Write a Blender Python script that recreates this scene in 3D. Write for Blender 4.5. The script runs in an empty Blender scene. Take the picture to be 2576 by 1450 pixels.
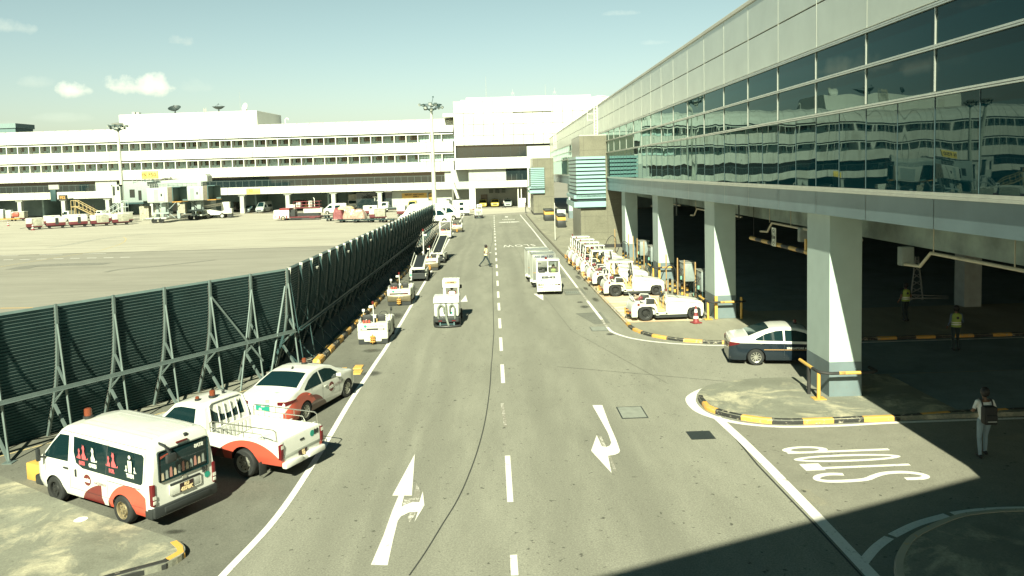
import bpy, bmesh, math, random
from mathutils import Vector, Matrix
R = math.radians
random.seed(7)
S = bpy.context.scene
COL = S.collection

# ---------------------------------------------------------------- camera
F, PX, PY, HC = 2000., 1288., 584., 7.8
TH = math.atan(153 / F); RO = R(1.55); YAW = 0.0218713523938517

def cam_axes():
    f = Vector((math.sin(YAW) * math.cos(TH), math.cos(YAW) * math.cos(TH), -math.sin(TH)))
    r0 = Vector((math.cos(YAW), -math.sin(YAW), 0)); u0 = r0.cross(f)
    c, s = math.cos(RO), math.sin(RO)
    return r0 * c - u0 * s, r0 * s + u0 * c, f
AR, AU, AF = cam_axes()
cd = bpy.data.cameras.new('camera'); cam = bpy.data.objects.new('camera', cd); COL.objects.link(cam)
cam.matrix_world = Matrix(((AR.x, AU.x, -AF.x, 0), (AR.y, AU.y, -AF.y, 0), (AR.z, AU.z, -AF.z, HC), (0, 0, 0, 1)))
cd.sensor_width = 36; cd.sensor_fit = 'HORIZONTAL'; cd.lens = F / 2576 * 36
cd.shift_y = -(725 - PY) / 2576; cd.clip_start = .1; cd.clip_end = 3000
S.camera = cam

# survey helpers: where on the ground (or on a vertical plane) a sighted point stands
def ray(x, y):
    return AF + AR * ((x - PX) / F) + AU * ((PY - y) / F)
def gp(x, y, z=0.):
    d = ray(x, y); t = (z - HC) / d.z
    return Vector((d.x * t, d.y * t, z))
def zz(a, b, x0, y0, s):
    return ((x0 + a / s) * .62890625, (y0 + b / s) * .62890625)
def gz(a, b, x0, y0, s, z=0.):
    return gp(*zz(a, b, x0, y0, s), z)

# ---------------------------------------------------------------- materials
def ramp(nt, fac, stops):
    n = nt.nodes.new('ShaderNodeValToRGB'); e = n.color_ramp.elements
    while len(e) < len(stops): e.new(.5)
    for k, (p, c) in enumerate(stops):
        e[k].position = p; e[k].color = c if len(c) == 4 else (*c, 1)
    nt.links.new(fac, n.inputs[0]); return n.outputs[0]
def noise(nt, vec, scale, detail=4, rough=.6, dist=0):
    n = nt.nodes.new('ShaderNodeTexNoise'); n.inputs['Scale'].default_value = scale
    n.inputs['Detail'].default_value = detail; n.inputs['Roughness'].default_value = rough
    n.inputs['Distortion'].default_value = dist
    nt.links.new(vec, n.inputs['Vector']); return n.outputs[0]
def mth(nt, op, a, b=None, c=None, clamp=False):
    n = nt.nodes.new('ShaderNodeMath'); n.operation = op; n.use_clamp = clamp
    for k, v in enumerate((a, b, c)):
        if v is None: continue
        if isinstance(v, (int, float)): n.inputs[k].default_value = v
        else: nt.links.new(v, n.inputs[k])
    return n.outputs[0]
def mixc(nt, f, a, b, mode='MIX'):
    n = nt.nodes.new('ShaderNodeMix'); n.data_type = 'RGBA'; n.blend_type = mode
    for k, v in ((0, f), (6, a), (7, b)):
        if isinstance(v, (int, float)): n.inputs[k].default_value = v
        elif isinstance(v, tuple): n.inputs[k].default_value = v if len(v) == 4 else (*v, 1)
        else: nt.links.new(v, n.inputs[k])
    return n.outputs[2]
def objvec(nt, world=False, scale=None):
    if world:
        g = nt.nodes.new('ShaderNodeNewGeometry').outputs['Position']
    else:
        g = nt.nodes.new('ShaderNodeTexCoord').outputs['Object']
    if scale:
        m = nt.nodes.new('ShaderNodeMapping'); m.inputs['Scale'].default_value = scale
        nt.links.new(g, m.inputs[0]); g = m.outputs[0]
    return g
MATS = {}
def mat(name, col, rough=.5, metal=0., var=.12, vscale=3., spec=.5, coat=0., bump=0., bscale=40., ior=None, trans=0., dirt=0.):
    if name in MATS: return MATS[name]
    m = bpy.data.materials.new(name); m.use_nodes = True; nt = m.node_tree
    p = nt.nodes['Principled BSDF']; p.inputs['Roughness'].default_value = rough
    p.inputs['Metallic'].default_value = metal; p.inputs['Specular IOR Level'].default_value = spec
    p.inputs['Coat Weight'].default_value = coat; p.inputs['Coat Roughness'].default_value = .06
    if ior: p.inputs['IOR'].default_value = ior
    if trans: p.inputs['Transmission Weight'].default_value = trans
    c = (*col, 1)
    if var:
        v = objvec(nt)
        n = noise(nt, v, vscale, 5)
        lo = tuple(x * (1 - var) for x in col); hi = tuple(min(1, x * (1 + var)) for x in col)
        o = ramp(nt, n, [(.3, lo), (.7, hi)])
        if dirt:
            n2 = noise(nt, v, vscale * 4, 6, .7)
            d = mth(nt, 'MULTIPLY', ramp(nt, n2, [(.5, (0, 0, 0)), (.72, (1, 1, 1))]), dirt)
            o = mixc(nt, d, o, (.12, .1, .07))
        nt.links.new(o, p.inputs['Base Color'])
    else:
        p.inputs['Base Color'].default_value = c
    if bump:
        b = nt.nodes.new('ShaderNodeBump'); b.inputs['Strength'].default_value = bump; b.inputs['Distance'].default_value = .02
        nt.links.new(noise(nt, objvec(nt), bscale, 4), b.inputs['Height']); nt.links.new(b.outputs[0], p.inputs['Normal'])
    MATS[name] = m; return m

# ---------------------------------------------------------------- mesh builder
class MB:
    def __init__(s): s.v = []; s.f = []; s.m = []
    def add(s, vs, fs, mi=0, M=None):
        o = len(s.v)
        for p in vs:
            p = Vector(p)
            s.v.append(M @ p if M else p)
        for f in fs: s.f.append([i + o for i in f]); s.m.append(mi)
        return s
    def merge(s, b, M=None, mi=None):
        o = len(s.v); s.v += [M @ p if M else p for p in b.v]
        s.f += [[i + o for i in f] for f in b.f]; s.m += [mi if mi is not None else k for k in b.m]; return s
    def box(s, x0, y0, z0, x1, y1, z1, mi=0, bev=0., M=None):
        if bev:
            bm = bmesh.new(); bmesh.ops.create_cube(bm, size=1)
            for v in bm.verts: v.co = Vector(((x0 + x1) / 2 + v.co.x * (x1 - x0), (y0 + y1) / 2 + v.co.y * (y1 - y0), (z0 + z1) / 2 + v.co.z * (z1 - z0)))
            bmesh.ops.bevel(bm, geom=bm.edges[:] + bm.verts[:], offset=bev, segments=2, profile=.5, affect='EDGES')
            bm.verts.index_update()
            s.add([v.co.copy() for v in bm.verts], [[v.index for v in f.verts] for f in bm.faces], mi, M); bm.free(); return s
        vs = [(x, y, z) for z in (z0, z1) for y in (y0, y1) for x in (x0, x1)]
        return s.add(vs, [(0, 2, 3, 1), (4, 5, 7, 6), (0, 1, 5, 4), (2, 6, 7, 3), (0, 4, 6, 2), (1, 3, 7, 5)], mi, M)
    def cbox(s, c, d, mi=0, bev=0., M=None):
        return s.box(c[0] - d[0] / 2, c[1] - d[1] / 2, c[2] - d[2] / 2, c[0] + d[0] / 2, c[1] + d[1] / 2, c[2] + d[2] / 2, mi, bev, M)
    def cyl(s, p0, p1, r0, r1=None, n=12, mi=0, cap=True):
        r1 = r0 if r1 is None else r1
        p0 = Vector(p0); p1 = Vector(p1); d = (p1 - p0).normalized()
        a = d.orthogonal().normalized(); b = d.cross(a); vs = []
        for p, r in ((p0, r0), (p1, r1)):
            for k in range(n):
                t = 2 * math.pi * k / n; vs.append(p + a * (math.cos(t) * r) + b * (math.sin(t) * r))
        fs = [(k, (k + 1) % n, n + (k + 1) % n, n + k) for k in range(n)]
        if cap: fs += [tuple(range(n))[::-1], tuple(range(n, 2 * n))]
        return s.add(vs, fs, mi)
    def tube(s, pts, r, n=8, mi=0, closed=False):
        pts = [Vector(p) for p in pts]; N = len(pts); vs = []; fs = []; up = None
        for i, p in enumerate(pts):
            if closed: d = (pts[(i + 1) % N] - pts[i - 1])
            else: d = pts[min(i + 1, N - 1)] - pts[max(i - 1, 0)]
            d.normalize()
            if up is None: up = d.orthogonal().normalized()
            up = (up - d * up.dot(d)); up = up.normalized() if up.length > 1e-6 else d.orthogonal().normalized()
            b = d.cross(up); rr = r[i] if isinstance(r, (list, tuple)) else r
            for k in range(n):
                t = 2 * math.pi * k / n; vs.append(p + up * (math.cos(t) * rr) + b * (math.sin(t) * rr))
        for i in range(N if closed else N - 1):
            j = (i + 1) % N
            for k in range(n): fs.append((i * n + k, i * n + (k + 1) % n, j * n + (k + 1) % n, j * n + k))
        if not closed: fs += [tuple(range(n))[::-1], tuple(range((N - 1) * n, N * n))]
        return s.add(vs, fs, mi)
    def bar(s, p0, p1, w, h=None, mi=0, up=(0, 0, 1)):
        h = w if h is None else h
        p0 = Vector(p0); p1 = Vector(p1); d = (p1 - p0).normalized(); u = Vector(up)
        if abs(d.dot(u)) > .98: u = Vector((1, 0, 0))
        a = d.cross(u).normalized(); b = a.cross(d)
        vs = [p + a * (sx * w / 2) + b * (sz * h / 2) for p in (p0, p1) for sx, sz in ((-1, -1), (1, -1), (1, 1), (-1, 1))]
        return s.add(vs, [(3, 2, 1, 0), (4, 5, 6, 7), (0, 1, 5, 4), (1, 2, 6, 5), (2, 3, 7, 6), (3, 0, 4, 7)], mi)
    def prism(s, poly, a, b, axis='x', mi=0):
        n = len(poly)
        def P(t, u, v): return {'x': (t, u, v), 'y': (u, t, v), 'z': (u, v, t)}[axis]
        vs = [P(a, *p) for p in poly] + [P(b, *p) for p in poly]
        fs = [tuple(range(n))[::-1], tuple(range(n, 2 * n))] + [(k, (k + 1) % n, n + (k + 1) % n, n + k) for k in range(n)]
        return s.add(vs, fs, mi)
    def grid(s, fn, nu, nv, mi=0, flip=False):
        vs = [fn(i / nu, j / nv) for i in range(nu + 1) for j in range(nv + 1)]
        w = nv + 1; fs = []
        for i in range(nu):
            for j in range(nv):
                q = (i * w + j, (i + 1) * w + j, (i + 1) * w + j + 1, i * w + j + 1)
                fs.append(q[::-1] if flip else q)
        return s.add(vs, fs, mi)
    def lathe(s, prof, c=(0, 0, 0), axis='z', n=20, mi=0, cap=True):
        vs = []; fs = []; c = Vector(c)
        for r, h in prof:
            for k in range(n):
                t = 2 * math.pi * k / n; x, y = math.cos(t) * r, math.sin(t) * r
                vs.append(c + Vector({'z': (x, y, h), 'x': (h, x, y), 'y': (x, h, y)}[axis]))
        for i in range(len(prof) - 1):
            for k in range(n): fs.append((i * n + k, i * n + (k + 1) % n, (i + 1) * n + (k + 1) % n, (i + 1) * n + k))
        if cap and prof[0][0] > 1e-4: fs.append(tuple(range(n))[::-1])
        if cap and prof[-1][0] > 1e-4: fs.append(tuple(range((len(prof) - 1) * n, len(prof) * n)))
        return s.add(vs, fs, mi)
    def ball(s, c, r, n=10, mi=0, sc=(1, 1, 1)):
        prof = [(max(1e-5, math.sin(math.pi * k / n)), -math.cos(math.pi * k / n)) for k in range(n + 1)]
        b = MB().lathe(prof, n=n * 2)
        M = Matrix.Translation(c) @ Matrix.Diagonal((r * sc[0], r * sc[1], r * sc[2], 1))
        return s.merge(b, M, mi)
    def mesh(s, name, mats, smooth=35):
        me = bpy.data.meshes.new(name); me.from_pydata([tuple(p) for p in s.v], [], s.f)
        if not isinstance(mats, (list, tuple)): mats = [mats]
        for m in mats: me.materials.append(m)
        if len(mats) > 1: me.polygons.foreach_set('material_index', s.m)
        bm = bmesh.new(); bm.from_mesh(me)
        bmesh.ops.remove_doubles(bm, verts=bm.verts, dist=1e-5)
        bmesh.ops.recalc_face_normals(bm, faces=bm.faces); bm.to_mesh(me); bm.free()
        if smooth:
            me.polygons.foreach_set('use_smooth', [True] * len(me.polygons)); me.set_sharp_from_angle(angle=R(smooth))
        me.update(); return me
    def obj(s, name, mats, parent=None, smooth=35, **k):
        o = bpy.data.objects.new(name, s.mesh(name, mats, smooth)); COL.objects.link(o)
        if parent: o.parent = parent
        for a, b in k.items(): o[a] = b
        return o

def thing(name, label, cat, loc=(0, 0, 0), rz=0., group=None):
    o = bpy.data.objects.new(name, None); COL.objects.link(o); o.location = loc; o.rotation_euler = (0, 0, rz)
    o.empty_display_size = .2
    o['label'] = label; o['category'] = cat
    if group: o['group'] = group
    return o
def tag(o, label, cat, group=None):
    o['label'] = label; o['category'] = cat
    if group: o['group'] = group
    return o
def struct(o): o['kind'] = 'structure'; return o
def dup(root, loc, rz=None, label=None, group=None, skip=(), only=None):
    def cp(o, par):
        c = o.copy(); COL.objects.link(c)
        if par: c.parent = par
        for ch in list(o.children):
            if ch.name.split('.')[0] in skip: continue
            cp(ch, c)
        return c
    r = cp(root, None); r.location = loc
    if rz is not None: r.rotation_euler = (0, 0, rz)
    if label: r['label'] = label
    if group: r['group'] = group
    return r
def rename(o, name): o.name = name; return o

def text_mb(txt, h, depth=.004, bold=0., space=1., wscale=1.):
    cu = bpy.data.curves.new('t', 'FONT'); cu.body = txt; cu.size = h * 1.38; cu.align_x = 'CENTER'; cu.align_y = 'CENTER'
    cu.extrude = depth / 2; cu.offset = bold; cu.space_character = space; cu.resolution_u = 3
    o = bpy.data.objects.new('t', cu); COL.objects.link(o)
    bpy.context.view_layer.update()
    me = bpy.data.meshes.new_from_object(o.evaluated_get(bpy.context.evaluated_depsgraph_get()))
    b = MB(); b.add([Vector((v.co.x * wscale, v.co.y, v.co.z)) for v in me.vertices], [list(p.vertices) for p in me.polygons])
    bpy.data.objects.remove(o); bpy.data.meshes.remove(me); bpy.data.curves.remove(cu); return b
def frame(origin, right, up):
    r = Vector(right).normalized(); u = Vector(up); u = (u - r * u.dot(r)).normalized(); n = r.cross(u)
    return Matrix(((r.x, u.x, n.x, origin[0]), (r.y, u.y, n.y, origin[1]), (r.z, u.z, n.z, origin[2]), (0, 0, 0, 1)))
def lettering(name, txt, h, origin, right, up, m, parent=None, bold=0., wscale=1., space=1., depth=.006, **k):
    b = MB().merge(text_mb(txt, h, depth, bold, space, wscale), frame(origin, right, up))
    return b.obj(name, m, parent, smooth=0, **k)
def flat(poly, z, mi=0, b=None):
    b = b or MB(); n = len(poly)
    bm = bmesh.new(); vs = [bm.verts.new((p[0], p[1], z)) for p in poly]; f = bm.faces.new(vs)
    if sum((poly[i][0] * poly[(i + 1) % n][1] - poly[(i + 1) % n][0] * poly[i][1]) for i in range(n)) < 0: bmesh.ops.reverse_faces(bm, faces=[f])
    bm.normal_update()
    bmesh.ops.triangulate(bm, faces=bm.faces[:]); bm.verts.index_update()
    b.add([v.co.copy() for v in bm.verts], [[v.index for v in g.verts] for g in bm.faces], mi); bm.free(); return b
def smooth_path(pts, n=8):
    P = [Vector(p) for p in pts]; out = []
    for i in range(len(P) - 1):
        p0 = P[max(i - 1, 0)]; p1 = P[i]; p2 = P[i + 1]; p3 = P[min(i + 2, len(P) - 1)]
        for k in range(n):
            t = k / n
            out.append(.5 * ((2 * p1) + (p2 - p0) * t + (2 * p0 - 5 * p1 + 4 * p2 - p3) * t * t + (3 * p1 - p0 - 3 * p2 + p3) * t ** 3))
    out.append(P[-1]); return out
def strip(pts, w, z, b=None, mi=0):
    """flat painted line along a path"""
    b = b or MB(); pts = [Vector((p[0], p[1], 0)) for p in pts]; L = []; Rr = []
    for i, p in enumerate(pts):
        d = (pts[min(i + 1, len(pts) - 1)] - pts[max(i - 1, 0)]).normalized(); n = Vector((-d.y, d.x, 0)) * (w / 2)
        L.append((p.x + n.x, p.y + n.y, z)); Rr.append((p.x - n.x, p.y - n.y, z))
    k = len(pts)
    return b.add(L + Rr, [(i, k + i, k + i + 1, i + 1) for i in range(k - 1)], mi)
def lerp(tab, x):
    if x <= tab[0][0]: return tab[0][1]
    for (a, u), (b, v) in zip(tab, tab[1:]):
        if x <= b: return u + (v - u) * ((x - a) / (b - a) if b > a else 0)
    return tab[-1][1]
# ---------------------------------------------------------------- light
SUNV = Vector((.235, 1.3, -1)).normalized()
sl = bpy.data.lights.new('sun', 'SUN'); sl.energy = 5.0; sl.angle = R(.5); sl.color = (1, 1, .75)
so = bpy.data.objects.new('sun', sl); COL.objects.link(so); so.rotation_euler = SUNV.to_track_quat('-Z', 'Y').to_euler(); so.location = (-20, -60, 60)
W = bpy.data.worlds.new('World'); S.world = W; W.use_nodes = True; nt = W.node_tree
bg = nt.nodes['Background']; sk = nt.nodes.new('ShaderNodeTexSky'); sk.sky_type = 'NISHITA'; sk.sun_disc = False
sk.sun_elevation = math.asin(-SUNV.z); sk.sun_rotation = math.atan2(-SUNV.x, -SUNV.y); sk.air_density = 1.0; sk.dust_density = 1.6; sk.ozone_density = 1.2
tc = nt.nodes.new('ShaderNodeTexCoord').outputs['Generated']
sep = nt.nodes.new('ShaderNodeSeparateXYZ'); nt.links.new(tc, sep.inputs[0])
tint = ramp(nt, sep.outputs[2], [(0., (.86, .86, .76)), (.08, (.88, .86, .69)), (.24, (.85, .84, .58)), (.28, (.42, .54, .42)), (.34, (.03, .19, .18)), (.5, (.002, .17, .175)), (1., (.001, .145, .155))])  # unseen sky above the view dimmed and tinted teal to colour the shade
skyc = mixc(nt, 1., sk.outputs[0], tint, 'MULTIPLY')
def cloud(cx, cy, wx, wy, amt, col, seed, base=.0):
    """one cumulus: a soft noisy patch round the direction it is seen in"""
    global skyc
    d = ray(cx, cy).normalized(); rt = Vector((d.y, -d.x, 0)).normalized(); up = rt.cross(d)
    def dot(v):
        n = nt.nodes.new('ShaderNodeVectorMath'); n.operation = 'DOT_PRODUCT'; nt.links.new(tc, n.inputs[0]); n.inputs[1].default_value = v; return n.outputs['Value']
    dd = dot(d); a = mth(nt, 'DIVIDE', dot(rt / (wx / F)), dd); b = mth(nt, 'DIVIDE', dot(up / (wy / F)), dd)
    mp = nt.nodes.new('ShaderNodeMapping'); mp.inputs['Location'].default_value = (seed, seed * 2, seed); nt.links.new(tc, mp.inputs[0])
    n1 = noise(nt, mp.outputs[0], 28 * 60 / max(wx, 40), 7, .6)
    r2 = mth(nt, 'ADD', mth(nt, 'MULTIPLY', a, a), mth(nt, 'MULTIPLY', b, b))
    fl = mth(nt, 'MULTIPLY', mth(nt, 'MAXIMUM', mth(nt, 'MULTIPLY', b, -1.), 0.), 1.6)   # flatter base
    f = mth(nt, 'SUBTRACT', mth(nt, 'ADD', .62, mth(nt, 'MULTIPLY', mth(nt, 'SUBTRACT', n1, .5), 3.2)), mth(nt, 'ADD', r2, fl))
    f = mth(nt, 'MULTIPLY', mth(nt, 'MULTIPLY', f, 1.1, clamp=True), amt)
    f = mth(nt, 'MULTIPLY', f, mth(nt, 'GREATER_THAN', dd, 0.))
    sh = mixc(nt, mth(nt, 'ADD', mth(nt, 'MULTIPLY', b, .7), .55, clamp=True), tuple(x * .72 for x in col), col)
    skyc = mixc(nt, f, skyc, sh)
K = 10.5
cloud(335, 222, 92, 50, 1., (.92 * K, .88 * K, .66 * K), 3.1)
cloud(187, 230, 48, 32, .85, (.80 * K, .80 * K, .62 * K), 7.7)
cloud(455, 108, 40, 26, .22, (.80 * K, .76 * K, .58 * K), 5.2)
cloud(25, 72, 60, 30, .35, (.72 * K, .74 * K, .58 * K), 9.4)
cloud(170, 300, 90, 18, .14, (.66 * K, .72 * K, .56 * K), 1.4)
cloud(90, 212, 60, 22, .15, (.7 * K, .72 * K, .55 * K), 2.4)
cloud(470, 225, 60, 30, .12, (.7 * K, .72 * K, .55 * K), 4.4)
cloud(1560, 36, 60, 14, .22, (.75 * K, .78 * K, .62 * K), 6.1)
cloud(1640, 110, 50, 12, .15, (.75 * K, .78 * K, .62 * K), 8.1)
cloud(20, 318, 60, 14, .12, (.72 * K, .76 * K, .6 * K), 8.9)
nt.links.new(skyc, bg.inputs[0]); bg.inputs[1].default_value = .078
S.view_settings.view_transform = 'Standard'; S.view_settings.look = 'None'; S.view_settings.gamma = 1
S.view_settings.exposure = 1.25
S.render.engine = 'CYCLES'

# ---------------------------------------------------------------- ground materials
def ground_mat(name, base, patch=.16, streak=(1, 1, 1), speck=.5, spots=.5, blotch=None, rough=.85, stain=0., tracks=0.):
    m = bpy.data.materials.new(name); m.use_nodes = True; nt = m.node_tree; p = nt.nodes['Principled BSDF']
    p.inputs['Roughness'].default_value = rough; p.inputs['Specular IOR Level'].default_value = .3
    v = objvec(nt, True); vs = objvec(nt, True, streak)
    n1 = noise(nt, vs, .35, 6, .62, .4); n2 = noise(nt, vs, 1.7, 6, .65)
    lo = tuple(x * (1 - patch) for x in base); hi = tuple(x * (1 + patch) for x in base)
    c = ramp(nt, mth(nt, 'ADD', mth(nt, 'MULTIPLY', n1, .6), mth(nt, 'MULTIPLY', n2, .4)), [(.36, lo), (.64, hi)])
    if blotch:
        nb = noise(nt, vs, blotch[1], 7, .68, .6)
        c = mixc(nt, ramp(nt, nb, [(blotch[2], (0, 0, 0)), (blotch[2] + .16, (1, 1, 1))]), c, blotch[0])
    ns = noise(nt, v, 26, 3, .8)
    c = mixc(nt, speck, c, ramp(nt, ns, [(.28, (.3, .3, .3)), (.5, (.5, .5, .5)), (.72, (.76, .76, .74))]), 'OVERLAY')
    if spots:
        nd = noise(nt, v, 5.5, 3, .55); nd2 = noise(nt, v, .5, 2, .5)
        d = mth(nt, 'MULTIPLY', ramp(nt, mth(nt, 'ADD', nd, mth(nt, 'MULTIPLY', nd2, .16)), [(.735, (0, 0, 0)), (.79, (1, 1, 1))]), spots)
        c = mixc(nt, d, c, tuple(x * .32 for x in base))
    if tracks:
        sp = nt.nodes.new('ShaderNodeSeparateXYZ'); nt.links.new(v, sp.inputs[0]); tot = None
        wob = mth(nt, 'MULTIPLY', mth(nt, 'SUBTRACT', noise(nt, objvec(nt, True, (.05, .05, 1)), 1., 2), .5), 1.6)
        for xc, w_ in ((-3.9, .55), (-1.95, .55), (1.45, .5), (3.35, .5), (-2.9, .25)):
            d_ = mth(nt, 'DIVIDE', mth(nt, 'ADD', mth(nt, 'SUBTRACT', sp.outputs[0], xc), wob), w_)
            e_ = mth(nt, 'SUBTRACT', 1., mth(nt, 'MULTIPLY', d_, d_), clamp=True); tot = e_ if tot is None else mth(nt, 'MAXIMUM', tot, e_)
        c = mixc(nt, mth(nt, 'MULTIPLY', mth(nt, 'MULTIPLY', tot, n2), tracks), c, tuple(x * .55 for x in base))
    if stain:
        n3 = noise(nt, vs, .22, 5, .6, 1.2)
        c = mixc(nt, mth(nt, 'MULTIPLY', ramp(nt, n3, [(.54, (0, 0, 0)), (.64, (1, 1, 1))]), stain), c, tuple(x * .5 for x in base))
    nt.links.new(c, p.inputs['Base Color'])
    b = nt.nodes.new('ShaderNodeBump'); b.inputs['Strength'].default_value = .35; b.inputs['Distance'].default_value = .01
    nt.links.new(ns, b.inputs['Height']); nt.links.new(b.outputs[0], p.inputs['Normal'])
    MATS[name] = m; return m
A_ROAD = ground_mat('asphalt_road', (.212, .212, .172), .16, (1, .22, 1), .8, .95, stain=.1, tracks=.4)
A_PARK = ground_mat('asphalt_bay', (.135, .137, .112), .2, (1, .5, 1), .6, .8, stain=.45)
A_SIDE = ground_mat('asphalt_side', (.19, .187, .15), .13, (1, 1, 1), .5, .9, blotch=((.25, .23, .165), .45, .6))
A_LOT = ground_mat('concrete_apron', (.375, .355, .29), .12, (.2, 1, 1), .25, .2, stain=.25)
A_TAXI = ground_mat('asphalt_apron', (.25, .24, .20), .12, (.2, 1, 1), .35, .3, stain=.22)
A_PAVE = ground_mat('concrete_pavement', (.185, .19, .15), .22, (.8, .8, 1), .5, .3, blotch=((.44, .41, .29), .9, .50), stain=.35)
A_WALK = ground_mat('concrete_walkway', (.24, .235, .18), .16, (1, .3, 1), .4, .3, blotch=((.38, .36, .26), .3, .56), stain=.3)
A_PAD = ground_mat('painted_pad', (.52, .36, .22), .2, (.3, 2.4, 1), .35, .3, blotch=((.66, .60, .46), .9, .42), stain=.2)
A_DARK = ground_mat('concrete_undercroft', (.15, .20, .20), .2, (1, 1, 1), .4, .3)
def road_paint(name, col, wear, under):
    m = bpy.data.materials.new(name); m.use_nodes = True; nt = m.node_tree; p = nt.nodes['Principled BSDF']; p.inputs['Roughness'].default_value = .7
    v = objvec(nt, True); n = noise(nt, v, 3.5, 6, .75); n2 = noise(nt, v, 22, 3, .7)
    f = mth(nt, 'ADD', mth(nt, 'MULTIPLY', n, .65), mth(nt, 'MULTIPLY', n2, .35))
    c = mixc(nt, ramp(nt, f, [(wear, (0, 0, 0)), (wear + .07, (1, 1, 1))]), under, ramp(nt, n2, [(.3, tuple(x * .86 for x in col)), (.7, col)]))
    nt.links.new(c, p.inputs['Base Color']); MATS[name] = m; return m
RP = road_paint('road_paint_white', (.74, .72, .66), .36, (.26, .25, .2))
RPW = road_paint('road_paint_worn', (.62, .60, .54), .50, (.22, .21, .17))
RPY = road_paint('road_paint_yellow', (.74, .43, .10), .34, (.25, .23, .17))
RPYF = road_paint('road_paint_pale', (.50, .40, .20), .42, (.25, .24, .18))
TAR = mat('tar_seam', (.035, .038, .034), .7)

# ---------------------------------------------------------------- ground sheets
b = MB(); b.add([(-900, -60, 0), (900, -60, 0), (900, 1500, 0), (-900, 1500, 0)], [(0, 1, 2, 3)])
struct(b.obj('ground', A_TAXI, smooth=0))
b = flat([(-300, 89.5), (-8.3, 88.6), (-8.3, 128), (-4.5, 143), (7.0, 152), (7.0, 169), (-300, 196)], .004)
struct(b.obj('apron', A_LOT, smooth=0))
b = flat([(-8.0, 32.2), (-8.0, 128), (-4.4, 142.5), (5.4, 142.5), (6.4, 66), (6.5, 37.6), (7.0, 36.2), (7.97, 35.1), (9.96, 34.1), (21, 33.9), (60, 33.9), (60, -5), (-30, -5), (-30, 18)], .004)
struct(b.obj('road', A_ROAD, smooth=0))
# darker parking strip on the left of the white line
wl = [(-5.75, 13.5), (-5.55, 15.24), (-5.2, 17.9), (-5.12, 21.8), (-5.16, 27.2), (-5.1, 32.3), (-5.05, 39.6), (-5.2, 70), (-5.4, 100), (-5.55, 141.3)]
b = flat([(-8.0, 128), (-8.0, 32.2), (-10, 28.6), (-30, 12), (-30, 5), (-6.4, 5)] + wl, .008)
struct(b.obj('parking_strip', A_PARK, smooth=0))
b = flat([(6.85, 23.7), (6.95, 19.5), (6.95, 14.2), (6.95, 5), (40, 5), (40, 23.2), (8.0, 23.2)], .008)
struct(b.obj('side_road', A_SIDE, smooth=0))

def pavement(name, poly, z, m):
    p = flat(poly, z, 0); n = len(poly)
    p.add([(x, y, z) for x, y in poly] + [(x, y, 0.) for x, y in poly], [(i, (i + 1) % n, n + (i + 1) % n, n + i) for i in range(n)])
    return struct(p.obj(name, m, smooth=0))
def kerb_mat(name, seg, off, worn=.35):
    m = bpy.data.materials.new(name); m.use_nodes = True; nt = m.node_tree; p = nt.nodes['Principled BSDF']; p.inputs['Roughness'].default_value = .6
    uv = nt.nodes.new('ShaderNodeUVMap'); sp = nt.nodes.new('ShaderNodeSeparateXYZ'); nt.links.new(uv.outputs[0], sp.inputs[0])
    f = mth(nt, 'GREATER_THAN', mth(nt, 'FRACT', mth(nt, 'ADD', mth(nt, 'MULTIPLY', sp.outputs[0], 1 / (2 * seg)), off)), .5)
    n = noise(nt, objvec(nt, True), 6, 6, .7)
    col = mixc(nt, f, (.025, .027, .025), (.62, .34, .07))
    c = mixc(nt, ramp(nt, n, [(worn, (1, 1, 1)), (worn + .08, (0, 0, 0))]), col, (.36, .33, .25))
    nt.links.new(c, p.inputs['Base Color']); MATS[name] = m; return m
def kerb(name, path, z, m, w=.16):
    """painted kerb stones: a proud edge with the length along it in the UV"""
    pts = [Vector((p[0], p[1], 0)) for p in path]; prof = [(0, 0), (0.0, z - .03), (.03, z + .012), (w, z + .012), (w, 0)]
    vs = []; us = []; L = 0
    for i, p in enumerate(pts):
        d = (pts[min(i + 1, len(pts) - 1)] - pts[max(i - 1, 0)]).normalized(); n = Vector((-d.y, d.x, 0))
        if i: L += (p - pts[i - 1]).length
        for a, h in prof: vs.append((p.x + n.x * (a - .012), p.y + n.y * (a - .012), h)); us.append(L)
    k = len(prof); fs = [(i * k + j, (i + 1) * k + j, (i + 1) * k + j + 1, i * k + j + 1) for i in range(len(pts) - 1) for j in range(k - 1)]
    fs += [tuple(range(k))[::-1], tuple(range((len(pts) - 1) * k, len(pts) * k))]
    me = bpy.data.meshes.new(name); me.from_pydata(vs, [], fs); me.materials.append(m)
    uv = me.uv_layers.new(name='UVMap')
    for lo in me.loops: uv.data[lo.index].uv = (us[lo.vertex_index], 0)
    o = bpy.data.objects.new(name, me); COL.objects.link(o); return struct(o)

KM = kerb_mat('kerb_paint', .92, .1); KM2 = kerb_mat('kerb_paint_worn', .9, .55, .42)
# pavement bottom left
pv = [(-30, 26.5), (-22, 24.0), (-13.2, 20.75), (-11.9, 19.85)] + [(-11.0, 19.2), (-9.3, 18.05), (-7.5, 16.95)] + [tuple(v[:2]) for v in smooth_path([(-7.5, 16.95, 0), (-6.86, 16.5, 0), (-6.6, 16.05, 0), (-6.8, 15.6, 0), (-7.3, 15.3, 0)], 4)[1:]] + [(-9, 14.2), (-16, 9), (-30, 5)]
pavement('pavement', pv, .14, A_PAVE)
kerb('kerb', [(-13, 11.0), (-9, 14.2), (-7.3, 15.3), (-6.8, 15.6), (-6.6, 16.05), (-6.72, 16.32), (-6.95, 16.58)], .14, kerb_mat('kerb_paint_corner', 1.35, .60, .3))
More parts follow.
